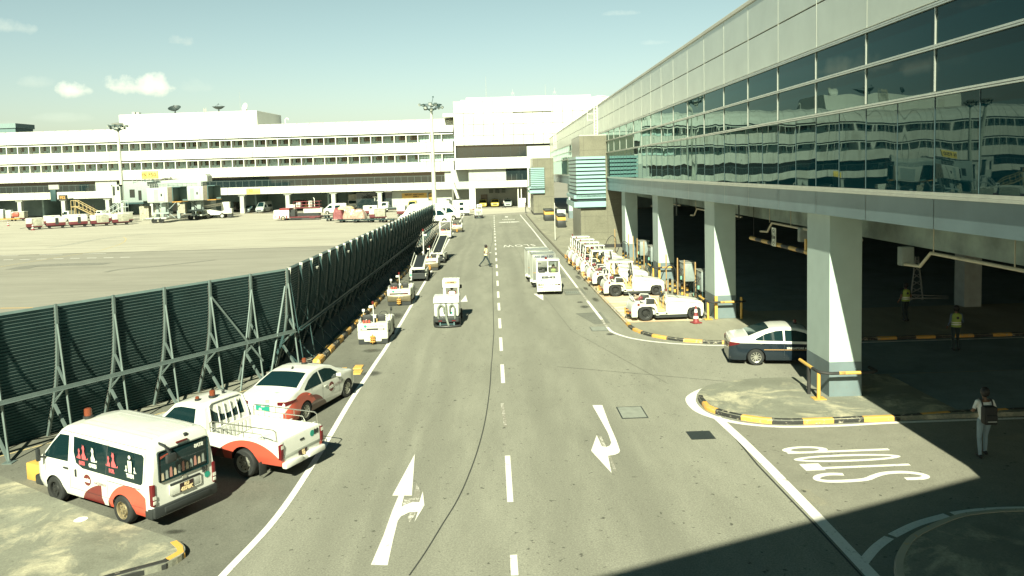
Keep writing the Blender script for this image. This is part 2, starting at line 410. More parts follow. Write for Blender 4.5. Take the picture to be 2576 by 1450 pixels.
# right island 1: tractor pad and walkway
k1 = [(5.62, 141.5), (5.75, 101.7), (6.15, 66.8), (6.26, 50.4), (6.42, 39.1)]
c1 = [tuple(v[:2]) for v in smooth_path([(6.42, 39.1, 0), (6.5, 37.6, 0), (7.03, 36.15, 0), (7.97, 35.04, 0), (8.63, 34.63, 0), (9.96, 34.1, 0), (14, 33.95, 0)], 5)]
pavement('pavement', k1 + c1[1:] + [(20, 33.9), (40, 33.9), (40, 41), (13.2, 41), (13.2, 141.5)], .12, A_WALK)
kerb('kerb', [(p[0], p[1]) for p in c1 + [(20, 33.9), (40, 33.9)]], .12, kerb_mat('kerb_paint_b', .85, .62, .36))
kerb('kerb', [(5.62, 141.5), (5.75, 101.7), (6.15, 66.8)], .12, mat('kerb_stone', (.13, .12, .09), .8, var=.4, vscale=3))
kerb('kerb', [(6.15, 66.8), (6.26, 50.4), (6.42, 39.1)], .12, kerb_mat('kerb_paint_faded', 4.2, .4, .52))
struct(flat([(6.4, 39.0), (6.24, 51), (6.13, 69.5), (10.0, 69.5), (10.25, 39.0)], .128).obj('parking_pad', A_PAD, smooth=0))
# right island 2
tip = [tuple(v[:2]) for v in smooth_path([(9.6, 27.9, 0), (8.94, 27.85, 0), (7.57, 27.35, 0), (6.95, 26.75, 0), (6.66, 26.0, 0), (6.6, 25.3, 0), (6.62, 24.75, 0), (6.95, 24.15, 0), (7.4, 23.68, 0), (8.05, 23.28, 0), (8.8, 23.1, 0), (10.4, 23.1, 0)], 4)]
pavement('pavement', [(40, 27.9), (12, 27.9)] + tip + [(40, 23.5)], .14, A_PAVE)
kerb('kerb', tip[16:] + [(11.9, 23.12), (13.6, 23.3), (15.8, 23.4), (40, 23.5)], .14, KM)
# right island 3 (near corner)
i3 = [tuple(v[:2]) for v in smooth_path([(6.95, 13.2, 0), (7.4, 14.38, 0), (7.92, 15.16, 0), (8.53, 15.75, 0), (9.7, 16.42, 0), (10.46, 16.61, 0), (11.42, 16.64, 0), (14, 16.4, 0)], 4)]
pavement('pavement', i3 + [(30, 16), (30, 4), (6.9, 4)], .13, A_PAVE)
kerb('kerb', list(reversed(i3)), .13, kerb_mat('kerb_paint_c', 2.6, .62, .60))
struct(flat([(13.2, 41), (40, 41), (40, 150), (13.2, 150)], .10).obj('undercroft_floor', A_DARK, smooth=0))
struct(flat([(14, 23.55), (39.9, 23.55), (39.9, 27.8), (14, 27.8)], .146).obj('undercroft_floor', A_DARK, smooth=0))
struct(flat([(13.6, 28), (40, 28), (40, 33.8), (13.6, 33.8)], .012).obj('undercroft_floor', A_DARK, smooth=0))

# repairs and old oil on the tarmac
PATCH = ground_mat('asphalt_repair', (.150, .155, .13), .15, (1, 1, 1), .6, .8)
def patch(poly, z=.0085): struct(flat(poly, z).obj('asphalt_repair', PATCH, smooth=0))
patch([(4.25, 42.6), (5.65, 42.8), (5.7, 39.6), (4.9, 39.4)]); patch([(4.3, 51.6), (5.6, 51.7), (5.65, 49.0), (4.3, 48.9)]); 
patch([(4.4, 72), (5.0, 72), (5.1, 57), (4.5, 57)])
def oil():
    m = bpy.data.materials.new('oil_stain'); m.use_nodes = True; nt = m.node_tree; p = nt.nodes['Principled BSDF']; p.inputs['Base Color'].default_value = (.035, .037, .03, 1); p.inputs['Roughness'].default_value = .5
    t = nt.nodes.new('ShaderNodeTexCoord').outputs['UV']; v = objvec(nt, True); sp = nt.nodes.new('ShaderNodeSeparateXYZ'); nt.links.new(t, sp.inputs[0])
    a = mth(nt, 'SUBTRACT', sp.outputs[0], .5); b = mth(nt, 'SUBTRACT', sp.outputs[1], .5); r2 = mth(nt, 'MULTIPLY', mth(nt, 'ADD', mth(nt, 'MULTIPLY', a, a), mth(nt, 'MULTIPLY', b, b)), 4.)
    f = mth(nt, 'MULTIPLY', mth(nt, 'SUBTRACT', mth(nt, 'ADD', noise(nt, v, 5, 6, .7), .25), r2), 1.6, clamp=True); nt.links.new(mth(nt, 'MULTIPLY', f, .5), p.inputs['Alpha']); return m
OIL = oil()
for x, y, w, h in ((-5.7, 43.5, 1.4, 2.6), (-5.8, 53.5, 1.3, 2.2), (-5.6, 35.0, 1.1, 1.0), (-5.8, 50.8, 1, 1.2), (-5.9, 74, 1.2, 4), (-5.9, 84, 1.2, 4), (5.0, 44.6, .7, 1.2), (5.3, 36.9, .5, .7), (4.9, 46.2, .5, .8), (-7.3, 17.3, .6, .3), (-5.0, 30.9, 1.0, 1.0), (5.9, 47, .5, 2), (5.95, 57, .5, 3), (5.85, 51.5, .4, 2)):
    me = bpy.data.meshes.new('oil_stain'); me.from_pydata([(x - w / 2, y - h / 2, .0095), (x + w / 2, y - h / 2, .0095), (x + w / 2, y + h / 2, .0095), (x - w / 2, y + h / 2, .0095)], [], [(0, 1, 2, 3)]); me.materials.append(OIL)
    uv = me.uv_layers.new(name='UVMap')
    for k, c_ in enumerate(((0, 0), (1, 0), (1, 1), (0, 1))): uv.data[k].uv = c_
    o = bpy.data.objects.new('oil_stain', me); COL.objects.link(o); struct(o)

# ---------------------------------------------------------------- painted markings
def marking(b, m, name='road_marking'): return struct(b.obj(name, m, smooth=0))
Z1 = .014
marking(strip(smooth_path([(p[0], p[1], 0) for p in wl], 6), .17, Z1), RP)
b = MB()
for a, c, w in (((-.04, 140), (-.03, 122), .12),):
    y = 141
cy = []  # dashes of the centre line, read off the photo
for y0, y1 in ((1398, 1450), (1148, 1265), (918, 965), (850, 884), (802, 827), (763, 782), (734, 750), (707, 720), (684, 695), (666, 675), (650, 658), (636, 642), (624, 629.5), (613, 618), (604, 608.5), (596, 600), (588, 591.5), (581, 584.5), (575, 578), (569, 571.7), (564, 566.5), (559, 561.2), (554.5, 556.5), (550.5, 552.3), (546.8, 548.4), (543, 544.6)):
    a = gp(1240 + (y0 - 432) * .046, y0); c = gp(1240 + (y1 - 432) * .046, y1)
    strip([(lerp([(14, .2), (30, .15), (120, -.02)], a.y), a.y), (lerp([(14, .2), (30, .15), (120, -.02)], c.y), c.y)], .145, Z1, b)
marking(b, RP)
marking(strip([gp(1263, 1015)[:2], gp(1272, 1075)[:2]], .1, Z1), RPW)
b = strip([(4.62, 141.5), (5.05, 102.2), (5.3, 66), (5.36, 52)], .14, Z1); marking(b, RP)
marking(strip([(5.36, 52), (5.38, 46.5)], .14, Z1), RPW); marking(strip([(5.38, 46.5), (5.42, 40.6)], .16, Z1), RP); marking(strip([(5.42, 40.6), (5.4, 38.6)], .14, Z1), RPW)
marking(strip(smooth_path([(5.4, 38.6, 0), (5.5, 37.3, 0), (6.1, 35.9, 0), (7.1, 34.9, 0), (8.4, 34.2, 0), (10, 33.75, 0), (13, 33.55, 0), (30, 33.5, 0)], 6), .16, Z1), RP)
b = MB(); l2 = smooth_path([(7.6, 27.6, 0), (7.0, 27.1, 0), (6.6, 26.5, 0), (6.36, 25.8, 0), (6.34, 24.9, 0), (6.55, 24.2, 0), (7.1, 23.5, 0), (7.9, 23.05, 0), (8.75, 22.88, 0), (10.2, 22.85, 0), (12, 22.95, 0), (16, 22.95, 0), (24, 22.95, 0)], 5)
vs = []
for i in range(len(l2)):
    d = (l2[min(i + 1, len(l2) - 1)] - l2[max(i - 1, 0)]).normalized(); n = Vector((-d.y, d.x, 0)); w = lerp([(0, .02), (6, .06), (12, .17), (20, .16), (34, .09), (60, .075)], i)
    vs += [(l2[i] + n * w).to_3d()[:2] + (Z1,), (l2[i] - n * w).to_3d()[:2] + (Z1,)]
b.add(vs, [(2 * i, 2 * i + 1, 2 * i + 3, 2 * i + 2) for i in range(len(l2) - 1)]); marking(b, RP)
marking(strip([(6.72, 24.05), (6.84, 22), (6.9, 19.8), (6.93, 16.8), (6.93, 13.2)], .27, Z1 + .004), RP)
marking(strip(smooth_path([(6.95, 14.75, 0), (7.5, 15.35, 0), (8.0, 15.78, 0)], 4), .2, Z1), RP)
marking(strip(smooth_path([(8.1, 15.85, 0), (8.9, 16.35, 0), (9.75, 16.7, 0)], 4), .2, Z1), RP)
marking(strip(smooth_path([(9.9, 16.75, 0), (10.6, 16.88, 0), (11.5, 16.9, 0), (13, 16.75, 0)], 4), .2, Z1), RP)
marking(strip([(6.78, 24.0), (6.66, 20), (6.72, 16.8), (6.74, 13.5)], .045, Z1 - .002), TAR)
# straight-and-right arrow, and its half scrubbed predecessor
def px_poly(pts, x0, y0, s, z): return flat([gz(a, b_, x0, y0, s)[:2] for a, b_ in pts], z)
marking(px_poly([(780, 1378), (893, 1382), (930, 1210), (962, 1080), (985, 1048), (1040, 1022), (1098, 1018), (1075, 1087), (1143, 975), (1132, 878), (1108, 952), (1060, 952), (1010, 970), (988, 985), (1005, 908), (1058, 908), (1078, 625), (925, 908), (968, 908), (925, 1010), (865, 1180)], 1024, 1450, 1.6965, Z1), RP)
marking(px_poly([(1004, 932), (1066, 924), (1090, 820), (1115, 880), (1106, 948), (1055, 950), (998, 972)], 1024, 1450, 1.6965, Z1 - .003), RPW)
marking(px_poly([(1028, 1060), (1050, 1018), (1094, 1020), (1042, 1088)], 1024, 1450, 1.6965, Z1 - .003), RPW)
marking(px_poly([(545, 293), (613, 293), (660, 420), (708, 530), (733, 602), (726, 618), (700, 630), (652, 638), (676, 755), (537, 603), (575, 497), (610, 572), (640, 578), (664, 568), (674, 548), (650, 480), (600, 390)], 2048, 1450, 1.6965, Z1), RP)
marking(px_poly([(590, 500), (606, 505), (640, 575), (612, 573)], 2048, 1450, 1.6965, Z1 - .003), RPW)
marking(px_poly([(658, 640), (672, 640), (713, 748), (690, 735)], 2048, 1450, 1.6965, Z1 - .003), RPW)
marking(flat([(2.35, 49.9), (2.95, 49.9), (2.8, 47.2)], Z1), RP)
marking(flat([(-2.2, 47.6), (-1.75, 47.6), (-1.95, 50.2)], Z1), RP)
# STOP, read by drivers leaving the undercroft
def painted_glyphs(polys, z, m):
    b = MB()
    for p in polys: flat(p, z, 0, b)
    return marking(b, m)
def ring(cx, cy, rx, ry, t, a0, a1, n=22):
    o = []; i = []
    for k in range(n + 1):
        a = a0 + (a1 - a0) * k / n
        o.append((cx + rx * math.cos(a), cy + ry * math.sin(a))); i.append((cx + (rx - t * 1.7) * math.cos(a), cy + (ry - t) * math.sin(a)))
    return o, i
def ringmesh(b, o, i, z):
    n = len(o); b.add([(x, y, z) for x, y in o] + [(x, y, z) for x, y in i], [(k, k + 1, n + k + 1, n + k) for k in range(n - 1)])
b = MB()
# P: bowl towards the road, stem to the right
ringmesh(b, *ring(8.28, 20.96, .62, .27, .135, 0, 2 * math.pi), Z1)
strip([(7.72, 20.76), (10.5, 20.78)], .14, Z1 + .001, b)
# O
ringmesh(b, *ring(9.13, 20.26, 1.42, .26, .135, 0, 2 * math.pi, 40), Z1)
# T
strip([(7.98, 19.48), (7.98, 19.95)], .5, Z1 + .002, b); strip([(7.98, 19.62), (10.48, 19.66)], .13, Z1 + .001, b)
# S
sp_ = smooth_path([(8.55, 19.18, 0), (8.2, 19.22, 0), (7.9, 19.12, 0), (7.78, 18.92, 0), (8.0, 18.78, 0), (8.5, 18.76, 0), (8.95, 18.82, 0), (9.25, 19.0, 0), (9.6, 19.16, 0), (10.05, 19.18, 0), (10.38, 19.05, 0), (10.48, 18.88, 0), (10.3, 18.76, 0), (9.9, 18.76, 0)], 5)
strip([(p.x, p.y) for p in sp_], .17, Z1, b); marking(b, RP)
# SLOW, read from the far end
o = MB().merge(text_mb('SLOW', 2.3, .002, .0, 1.3, .33), frame((2.5, 82.9, Z1), (-1, -.06, 0), (0, -1, 0))); marking(o, RP)
o = MB().merge(text_mb('AHEAD', 2.2, .002, .0, 1.1, .20), frame((2.3, 128.5, Z1), (-1, 0, 0), (0, -1, 0))); marking(o, RP)
b = MB()
flat([(2.25 + 1.62 * math.cos(t * math.pi / 12), 121.8 + .95 * math.sin(t * math.pi / 12)) for t in range(24)], Z1, 0, b)
flat([(2.1 + .3 * math.cos(t * math.pi / 6), 136 + 1.4 * math.sin(t * math.pi / 6)) for t in range(12)], Z1, 0, b); marking(b, RP)
b = MB()
for k in (-.35, 0, .35): flat([(2.1 + k, 121.2), (2.2 + k, 121.2), (2.2 + k, 122.4), (2.1 + k, 122.4)], Z1 + .004, 0, b)
marking(b, TAR)
# far end bay lines
b = strip([(-5.5, 141.3), (-.1, 142)], .16, Z1); strip([(.3, 143), (5.2, 145)], .12, Z1, b); strip([(-8.0, 112), (-6.6, 139)], .12, Z1, b); marking(b, RP)
marking(strip([(-6.35, 103), (-6.1, 117)], .3, Z1), RPY)
# apron lines
marking(strip([(-300, 90.4), (-8.3, 88.6)], .22, .009), TAR)
def apron_px(pts, w, m, z=.009): return marking(strip([gz(a, c, 0, 780, 4.532)[:2] for a, c in pts], w, z), m)
for pts in (((0, 1106), (335, 1098)), ((710, 1088), (1130, 1080)), ((1500, 1072), (1925, 1063))): apron_px(pts, .22, RP)
for k in range(8): apron_px(((60 + k * 303, 1181 - k * 6.6), (235 + k * 303, 1177 - k * 6.6)), .28, RP)
apron_px(((-200, 1350), (0, 1308), (460, 1230), (900, 1160), (1400, 1080), (1850, 1000), (2160, 905)), .16, RPYF)
apron_px(((2160, 905), (2260, 850), (2290, 800), (2240, 765)), .16, RPYF)
marking(strip([gz(0, 337, 0, 1100, 2.516)[:2], gz(330, 333, 0, 1100, 2.516)[:2]], .14, .009), RPY)
marking(strip([(-26, 37.2), (-19, 37.35)], .12, .006), RPYF)
# pale line on the strip below the blast fence
marking(strip([(-20.5, 15.2), (-9.3, 29.0)], .09, .014), RPYF)
b = MB()
for k in range(40): strip([(-112 + k * 2.5, 182.3 - k * .223), (-112 + k * 2.5 + 1.1, 182.3 - k * .223 - .098)], .35, .03, b)
marking(b, RPY)
# dark tyre tracks curving over the apron
TRK = road_paint('tyre_track', (.20, .205, .17), .50, (.34, .325, .27))
TRK2 = road_paint('tyre_track_dark', (.135, .14, .12), .50, (.205, .197, .165))
def trk(pts, w, x0, y0, s, m=None): marking(strip(px_path(pts, x0, y0, s), w, .0085), m or TRK, 'tyre_track')
def px_path(pts, x0, y0, s, n=5): return [(p.x, p.y) for p in smooth_path([gz(a, c, x0, y0, s) for a, c in pts], n)]
trk([(900, 955), (1300, 895), (1700, 820), (2266, 745), (2900, 700)], 1.1, 0, 780, 4.532)
trk([(300, 1350), (620, 1290), (1300, 1262), (1950, 1250)], 2.0, 0, 780, 4.532, TRK2)
trk([(1900, 1405), (2200, 1350), (2900, 1290), (3900, 1180)], .5, 0, 780, 4.532, TRK2)
for k in range(7): marking(strip([(-200, 97 + k * 11.5 + 1.5), (-9, 96 + k * 11.5 - 1.5)], .06, .0085), MATS['faint_seam'] if 'faint_seam' in MATS else mat('faint_seam', (.10, .10, .08), .8), 'slab_joint')
# seams and tyre marks
def px_path(pts, x0, y0, s, n=5): return [(p.x, p.y) for p in smooth_path([gz(a, c, x0, y0, s) for a, c in pts], n)]
marking(strip(px_path([(1597, 0), (1588, 160), (1560, 370), (1515, 560), (1450, 750), (1370, 930), (1260, 1110), (1150, 1290), (1040, 1449)], 1024, 1450, 1.6965), .032, .009), TAR, 'tar_seam')
marking(strip([gp(1237, 912)[:2], (.0 - .18, 38), (-.25, 55), (-.28, 64), (-.55, 70), (-.5, 80), (-.25, 90), (-.3, 105), (-.8, 118)], .03, .009), TAR, 'tar_seam')
marking(strip([(6.1, 28.0), (5.2, 31.5), (3.6, 38), (2.9, 50), (2.3, 64), (2.3, 75), (1.6, 92), (.9, 115)], .02, .009), mat('faint_seam', (.10, .10, .08), .8), 'tar_seam')
marking(strip([gz(2040, 30, 1024, 1450, 1.6965)[:2], gp(1880, 965)[:2], (6.3, 26.3)], .025, .009), TAR, 'tar_seam')
def cover(name, label, poly, rim, m_in, m_out):
    c = Vector((sum(p[0] for p in poly) / 4, sum(p[1] for p in poly) / 4, 0))
    o = flat([(c.x + (p[0] - c.x) * (1 + rim), c.y + (p[1] - c.y) * (1 + rim)) for p in poly], .010).obj(name, m_out, smooth=0)
    tag(o, label, 'manhole cover'); i = flat(poly, .014).obj('lid', m_in, o, smooth=0); return o
conc = mat('cover_concrete', (.22, .235, .2), .8, var=.15, vscale=4); iron = mat('cast_iron', (.035, .045, .045), .5, .3, var=.3, vscale=20)
cover('manhole_cover', 'large square concrete drain cover with dark rim in the road beside the turn arrow', [(3.84, 25.38), (4.6, 25.38), (4.6, 24.25), (3.84, 24.25)], .10, conc, iron)
cover('manhole_cover', 'black iron drain cover in the road near the thick white stop line', [(5.47, 22.79), (6.15, 22.79), (6.15, 22.1), (5.47, 22.1)], .04, iron, TAR)
cover('manhole_cover', 'square concrete drain cover on the white line by the tractor pad corner', [(4.58, 38.75), (5.34, 38.8), (5.36, 37.8), (4.58, 37.75)], .07, conc, iron)
o = MB(); o.merge(flat([(4.42, 50.6), (5.28, 50.6), (5.28, 49.5), (4.42, 49.5)], .010))
for k in range(7): flat([(4.46 + k * .12, 50.5), (4.5 + k * .12, 50.5), (4.5 + k * .12, 49.6), (4.46 + k * .12, 49.6)], .014, 1, o)
tag(o.obj('drain_grate', [conc, iron], smooth=0), 'rectangular drain grate beside the electric tug', 'drain grate')
for k, (x, y0, y1, w, lb) in enumerate(((-5.7, 31.66, 32.3, .34, 'farther yellow raised road stud beside the white edge line'), (-5.6, 30.8, 31.5, .36, 'nearer yellow raised road stud in front of the sedan'))):
    o = MB().box(x - w / 2, y0, .008, x + w / 2, y1, .04, 0, .01)
    for q in range(5): o.box(x - w / 2 + .03 + q * .06, y0 + .04, .04, x - w / 2 + .05 + q * .06, y1 - .04, .05)
    tag(o.obj('road_stud', mat('stud_yellow', (.75, .44, .11), .6, dirt=.4)), lb, 'road stud')
tag(MB().box(-6.35, 31.3, .008, -6.15, 31.95, .035, 0, .01).obj('road_stud', MATS['stud_yellow']), 'small worn yellow road stud between the kerb blocks and the paired studs', 'road stud')
pp = [gz(a, c, 0, 1860, 3.22, .146)[:2] for a, c in ((945, 735), (950, 712), (1010, 680), (1080, 668), (1125, 672), (1135, 690), (1100, 715), (1040, 738), (980, 742))]
tag(flat(pp, .147).obj('paper_sheet', mat('paper', (.8, .78, .68), .7), smooth=0), 'white paper lying on the pavement beside the van', 'paper')
# ---------------------------------------------------------------- building materials
ALU = mat('aluminium', (.50, .52, .47), .35, .6, var=.08)
CLAD = mat('metal_cladding', (.56, .59, .52), .36, .4, var=.07, vscale=.6)
GAP = mat('joint_gap', (.03, .04, .04), .8)
FASC = mat('fascia_metal', (.15, .22, .245), .38, .35, var=.16, vscale=.5)
WHITEW = mat('white_cladding', (.66, .67, .60), .55, var=.05, vscale=.25)
WHITEB = mat('white_band', (.52, .52, .455), .6, var=.12, vscale=.35)
def streaky(name, col, dirt):
    m = bpy.data.materials.new(name); m.use_nodes = True; nt = m.node_tree; p = nt.nodes['Principled BSDF']; p.inputs['Roughness'].default_value = .6
    n = noise(nt, objvec(nt, False, (1.6, 1.6, .12)), 1., 6, .7); n2 = noise(nt, objvec(nt, False, (.4, .4, .3)), 1., 3, .6)
    c = ramp(nt, mth(nt, 'ADD', mth(nt, 'MULTIPLY', n, .7), mth(nt, 'MULTIPLY', n2, .3)), [(.34, dirt), (.52, col), (.7, tuple(x * 1.08 for x in col))])
    nt.links.new(c, p.inputs['Base Color']); MATS[name] = m; return m
WHITEB2 = streaky('white_band_streaked', (.56, .56, .50), (.36, .35, .29)); WHITEW2 = streaky('white_panel_streaked', (.60, .61, .55), (.47, .46, .40))
GREYW = mat('grey_wall', (.36, .385, .35), .7, var=.08)
BLUEG = mat('blue_grey_base', (.13, .175, .185), .6, var=.12, vscale=2, dirt=.25)
COLP = mat('column_paint', (.40, .49, .455), .6, var=.06, vscale=1.5, dirt=.08)
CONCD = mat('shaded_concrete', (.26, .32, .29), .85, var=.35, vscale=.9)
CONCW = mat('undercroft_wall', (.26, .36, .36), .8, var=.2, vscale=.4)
DGLASS = mat('dark_glazing', (.012, .022, .024), .06, var=0, ior=1.7)
BRONZE = mat('bronze_glazing', (.125, .10, .065), .3, var=.4, vscale=.5, ior=1.45)
PIPE = mat('cream_pipe', (.50, .46, .34), .5)
BLACK = mat('black_rubber', (.02, .021, .02), .65, var=.2)
YEL = mat('safety_yellow', (.56, .34, .075), .5, var=.1, dirt=.15)
def curtain_glass():
    m = bpy.data.materials.new('curtain_glass'); m.use_nodes = True; nt = m.node_tree; nt.nodes.remove(nt.nodes['Principled BSDF'])
    df = nt.nodes.new('ShaderNodeBsdfDiffuse'); df.inputs[0].default_value = (.001, .016, .022, 1); gl = nt.nodes.new('ShaderNodeBsdfGlossy'); gl.inputs[0].default_value = (.66, .88, .84, 1); gl.inputs[1].default_value = .01
    fr = nt.nodes.new('ShaderNodeFresnel'); fr.inputs[0].default_value = 1.37; mx = nt.nodes.new('ShaderNodeMixShader'); nt.links.new(fr.outputs[0], mx.inputs[0]); nt.links.new(df.outputs[0], mx.inputs[1]); nt.links.new(gl.outputs[0], mx.inputs[2]); nt.links.new(mx.outputs[0], nt.nodes['Material Output'].inputs[0])
    g = nt.nodes.new('ShaderNodeNewGeometry').outputs['Position']
    mp = nt.nodes.new('ShaderNodeMapping'); mp.inputs['Scale'].default_value = (1, .75, .55); nt.links.new(g, mp.inputs[0])
    oi = nt.nodes.new('ShaderNodeObjectInfo'); ad = nt.nodes.new('ShaderNodeVectorMath'); ad.operation = 'ADD'
    cb = nt.nodes.new('ShaderNodeCombineXYZ'); nt.links.new(mth(nt, 'MULTIPLY', oi.outputs['Random'], 9.), cb.inputs[0])
    nt.links.new(mp.outputs[0], ad.inputs[0]); nt.links.new(cb.outputs[0], ad.inputs[1])
    n = noise(nt, ad.outputs[0], .62, 1, .4)
    b = nt.nodes.new('ShaderNodeBump'); b.inputs['Strength'].default_value = 1; b.inputs['Distance'].default_value = .017
    nt.links.new(n, b.inputs['Height']); nt.links.new(b.outputs[0], gl.inputs['Normal']); return m
CURT = curtain_glass()
def stone_mat():
    m = bpy.data.materials.new('granite_cladding'); m.use_nodes = True; nt = m.node_tree; p = nt.nodes['Principled BSDF']; p.inputs['Roughness'].default_value = .3
    v = objvec(nt, True); sp = nt.nodes.new('ShaderNodeSeparateXYZ'); nt.links.new(v, sp.inputs[0])
    n = noise(nt, v, 9, 5, .8); n2 = noise(nt, v, .6, 3, .6)
    c = ramp(nt, mth(nt, 'ADD', mth(nt, 'MULTIPLY', n, .6), mth(nt, 'MULTIPLY', n2, .4)), [(.35, (.115, .115, .085)), (.65, (.20, .195, .145))])
    jz = mth(nt, 'LESS_THAN', mth(nt, 'FRACT', mth(nt, 'MULTIPLY', sp.outputs[2], 1 / 1.6)), .02)
    jy = mth(nt, 'LESS_THAN', mth(nt, 'FRACT', mth(nt, 'MULTIPLY', mth(nt, 'ADD', sp.outputs[1], sp.outputs[0]), 1 / 2.2)), .014)
    c = mixc(nt, mth(nt, 'MULTIPLY', mth(nt, 'MAXIMUM', jz, jy), .6), c, (.06, .06, .05))
    nt.links.new(c, p.inputs['Base Color']); return m
STONE = stone_mat()
TEAL = mat('pale_teal_slat', (.24, .39, .385), .4, var=.05, vscale=.5)

MULD = mat('mullion_dark_teal', (.05, .09, .10), .4, .3)
# ================================================================ concourse on the right
cb_ = thing('concourse_building', 'long glass fronted concourse on columns along the right side of the road', 'building', (10.28, 0, 0), -.01)
Y0, Y1, BAY = 4.48, 167., 3.55
ys = [Y0 + BAY * k for k in range(int((Y1 - Y0) / BAY) + 1)]
b = MB().box(.06, Y0, 11.45, 13, Y1, 14.25)
b.obj('upper_wall', [GAP], cb_, 0)
b = MB()
for y in ys[:-1]:
    for z0, z1 in ((11.5, 12.86), (12.90, 14.28)): b.box(0, y + .018, z0, .058, y + BAY - .018, z1, 0, .012)
b.obj('cladding', CLAD, cb_, 0)
MB().box(-.05, Y0, 14.285, 13, Y1, 14.46, 0, .02).obj('roof_coping', WHITEB, cb_, 0)
b = MB()
for y in ys: b.box(-.006, y - .012, 11.5, .05, y + .012, 14.28)
b.obj('joint_trim', CLAD, cb_, 0)
b = MB()
for z in (11.40, 10.43, 9.32):
    b.box(-.07, Y0, z - .045, .05, Y1, z - .008); b.box(-.05, Y0, z + .012, .05, Y1, z + .06); b.box(-.02, Y0, z - .01, .04, Y1, z + .014, 1)
b.box(-.10, Y0, 6.88, .05, Y1, 6.95); b.box(-.07, Y0, 6.955, .05, Y1, 7.03)
b.obj('transom', [ALU, GAP], cb_, 0)
for y in ys:
    if y > 76.8 and y < 86: continue
    b = MB(); b.box(-.035, y - .016, 9.40, .05, y + .016, 11.34)
    b.box(-.012, y - .016, 7.04, .05, y + .016, 9.26, 1); b.obj('mullion', [ALU, MULD], cb_, 0); MB().box(-.012, y + BAY / 2 - .01, 7.04, .05, y + BAY / 2 + .01, 9.26).obj('mullion', MULD, cb_, 0)
b.obj('mullion', [ALU, FASC], cb_, 0) if False else None
for k, y in enumerate(ys[:-1]):
    if k < 22:
        for z0, z1 in ((10.49, 11.35), (9.38, 10.38)):
            MB().box(.0, y + .024, z0, .02, y + BAY - .024, z1).obj('window_pane', CURT, cb_, 0)
        for q in (0, 1):
            MB().box(.0, y + .02 + q * BAY / 2, 7.035, .02, y + BAY / 2 - .014 + q * BAY / 2, 9.27).obj('window_pane', CURT, cb_, 0)
MB().box(0, Y0 + 22 * BAY + .03, 7.04, .02, ys[-1], 11.34).obj('far_glazing', CURT, cb_, 0)
MB().box(.055, Y0, 6.9, 13, Y1, 11.44).obj('inner_wall', mat('glazing_backing', (.01, .016, .017), .9, var=0), cb_, 0)
# fascia, tapering towards the far end
def zf(y): return lerp([(0, 6.16), (25, 6.14), (77, 5.72), (170, 5.55)], y)
b = MB(); g = MB(); W3 = MB()
for y in ys[:-1]:
    a, c = zf(y), zf(y + BAY)
    g.add([(0, y + .012, a), (0, y + BAY - .012, c), (0, y + BAY - .012, 6.87), (0, y + .012, 6.87)], [(0, 1, 2, 3)])
    b.add([(.03, y, a), (.03, y + BAY, c), (.03, y + BAY, 6.88), (.03, y, 6.88), (.5, y, a), (.5, y + BAY, c)], [(0, 1, 2, 3), (0, 4, 5, 1)])
g.obj('fascia', FASC, cb_, 0); b.obj('fascia_backing', ALU, cb_, 0)
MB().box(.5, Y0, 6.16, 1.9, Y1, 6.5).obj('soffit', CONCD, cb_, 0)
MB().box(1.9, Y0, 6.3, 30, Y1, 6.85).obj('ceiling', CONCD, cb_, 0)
b = MB().box(2.6, Y0, 5.12, 3.2, Y1, 6.3)
for y in range(18, 160, 7): b.box(3.2, y, 5.5, 29, y + .5, 6.3)
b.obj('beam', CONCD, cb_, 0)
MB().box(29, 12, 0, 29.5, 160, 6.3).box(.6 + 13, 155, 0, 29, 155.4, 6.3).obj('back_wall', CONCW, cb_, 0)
cols = [25.35 - 14.2, 25.35, 39.3, 53.6, 67.9] + [96.5, 110.7, 124.9]
for k, y in enumerate(cols):
    xx = .28
    c = MB().box(xx, y, 1.28, xx + 1.06, y + 1.9, zf(y) + .02, 0, .012); o = c.obj('column', COLP, cb_, 0)
    MB().box(xx - .003, y - .003, .13, xx + 1.063, y + 1.903, 1.279).obj('column_base', BLUEG, o, 0)
for (x, y) in ((13.6, 40.5), (13.6, 27), (13.6, 55), (22, 33), (22, 47)):
    MB().box(x, y, .1, x + .9, y + .9, 6.28).obj('inner_column', mat('inner_column_paint', (.30, .34, .33), .7), cb_, 0)
b = MB()
for y0, y1 in ((10, 24.8), (27.6, 38.6), (41.6, 52.9), (55.9, 67)):
    b.tube([(2.3, y1 - .2, 4.55), (2.3, y1 - 1.2, 4.6), (2.35, y1 - 1.7, 5.05), (2.35, y0, 5.05)], .05)
    for q in range(4):
        yy = y0 + (y1 - y0) * (q + .5) / 4; b.tube([(2.35, yy, 5.05), (2.35, yy, 6.2)], .018)
b.obj('service_pipe', PIPE, cb_)
b = MB()
for y in (27.6, 41.6): b.tube([(1.1, y, 4.95), (2.2, y, 4.95), (2.2, y, 6.2)], .045); b.tube([(1.6, y, 4.95), (1.6, y, 6.15)], .03)
b.tube([(1.2, 52.0, 6.1), (1.2, 52.0, 4.6)], .05)
b.obj('drain_pipe', mat('dark_pipe', (.06, .075, .07), .5), cb_)
for y in (24.5, 33): MB().box(2.2, y, 4.5, 2.6, y + .3, 5.1, 0, .03).obj('ceiling_unit', mat('unit_grey', (.22, .26, .24), .5), cb_)

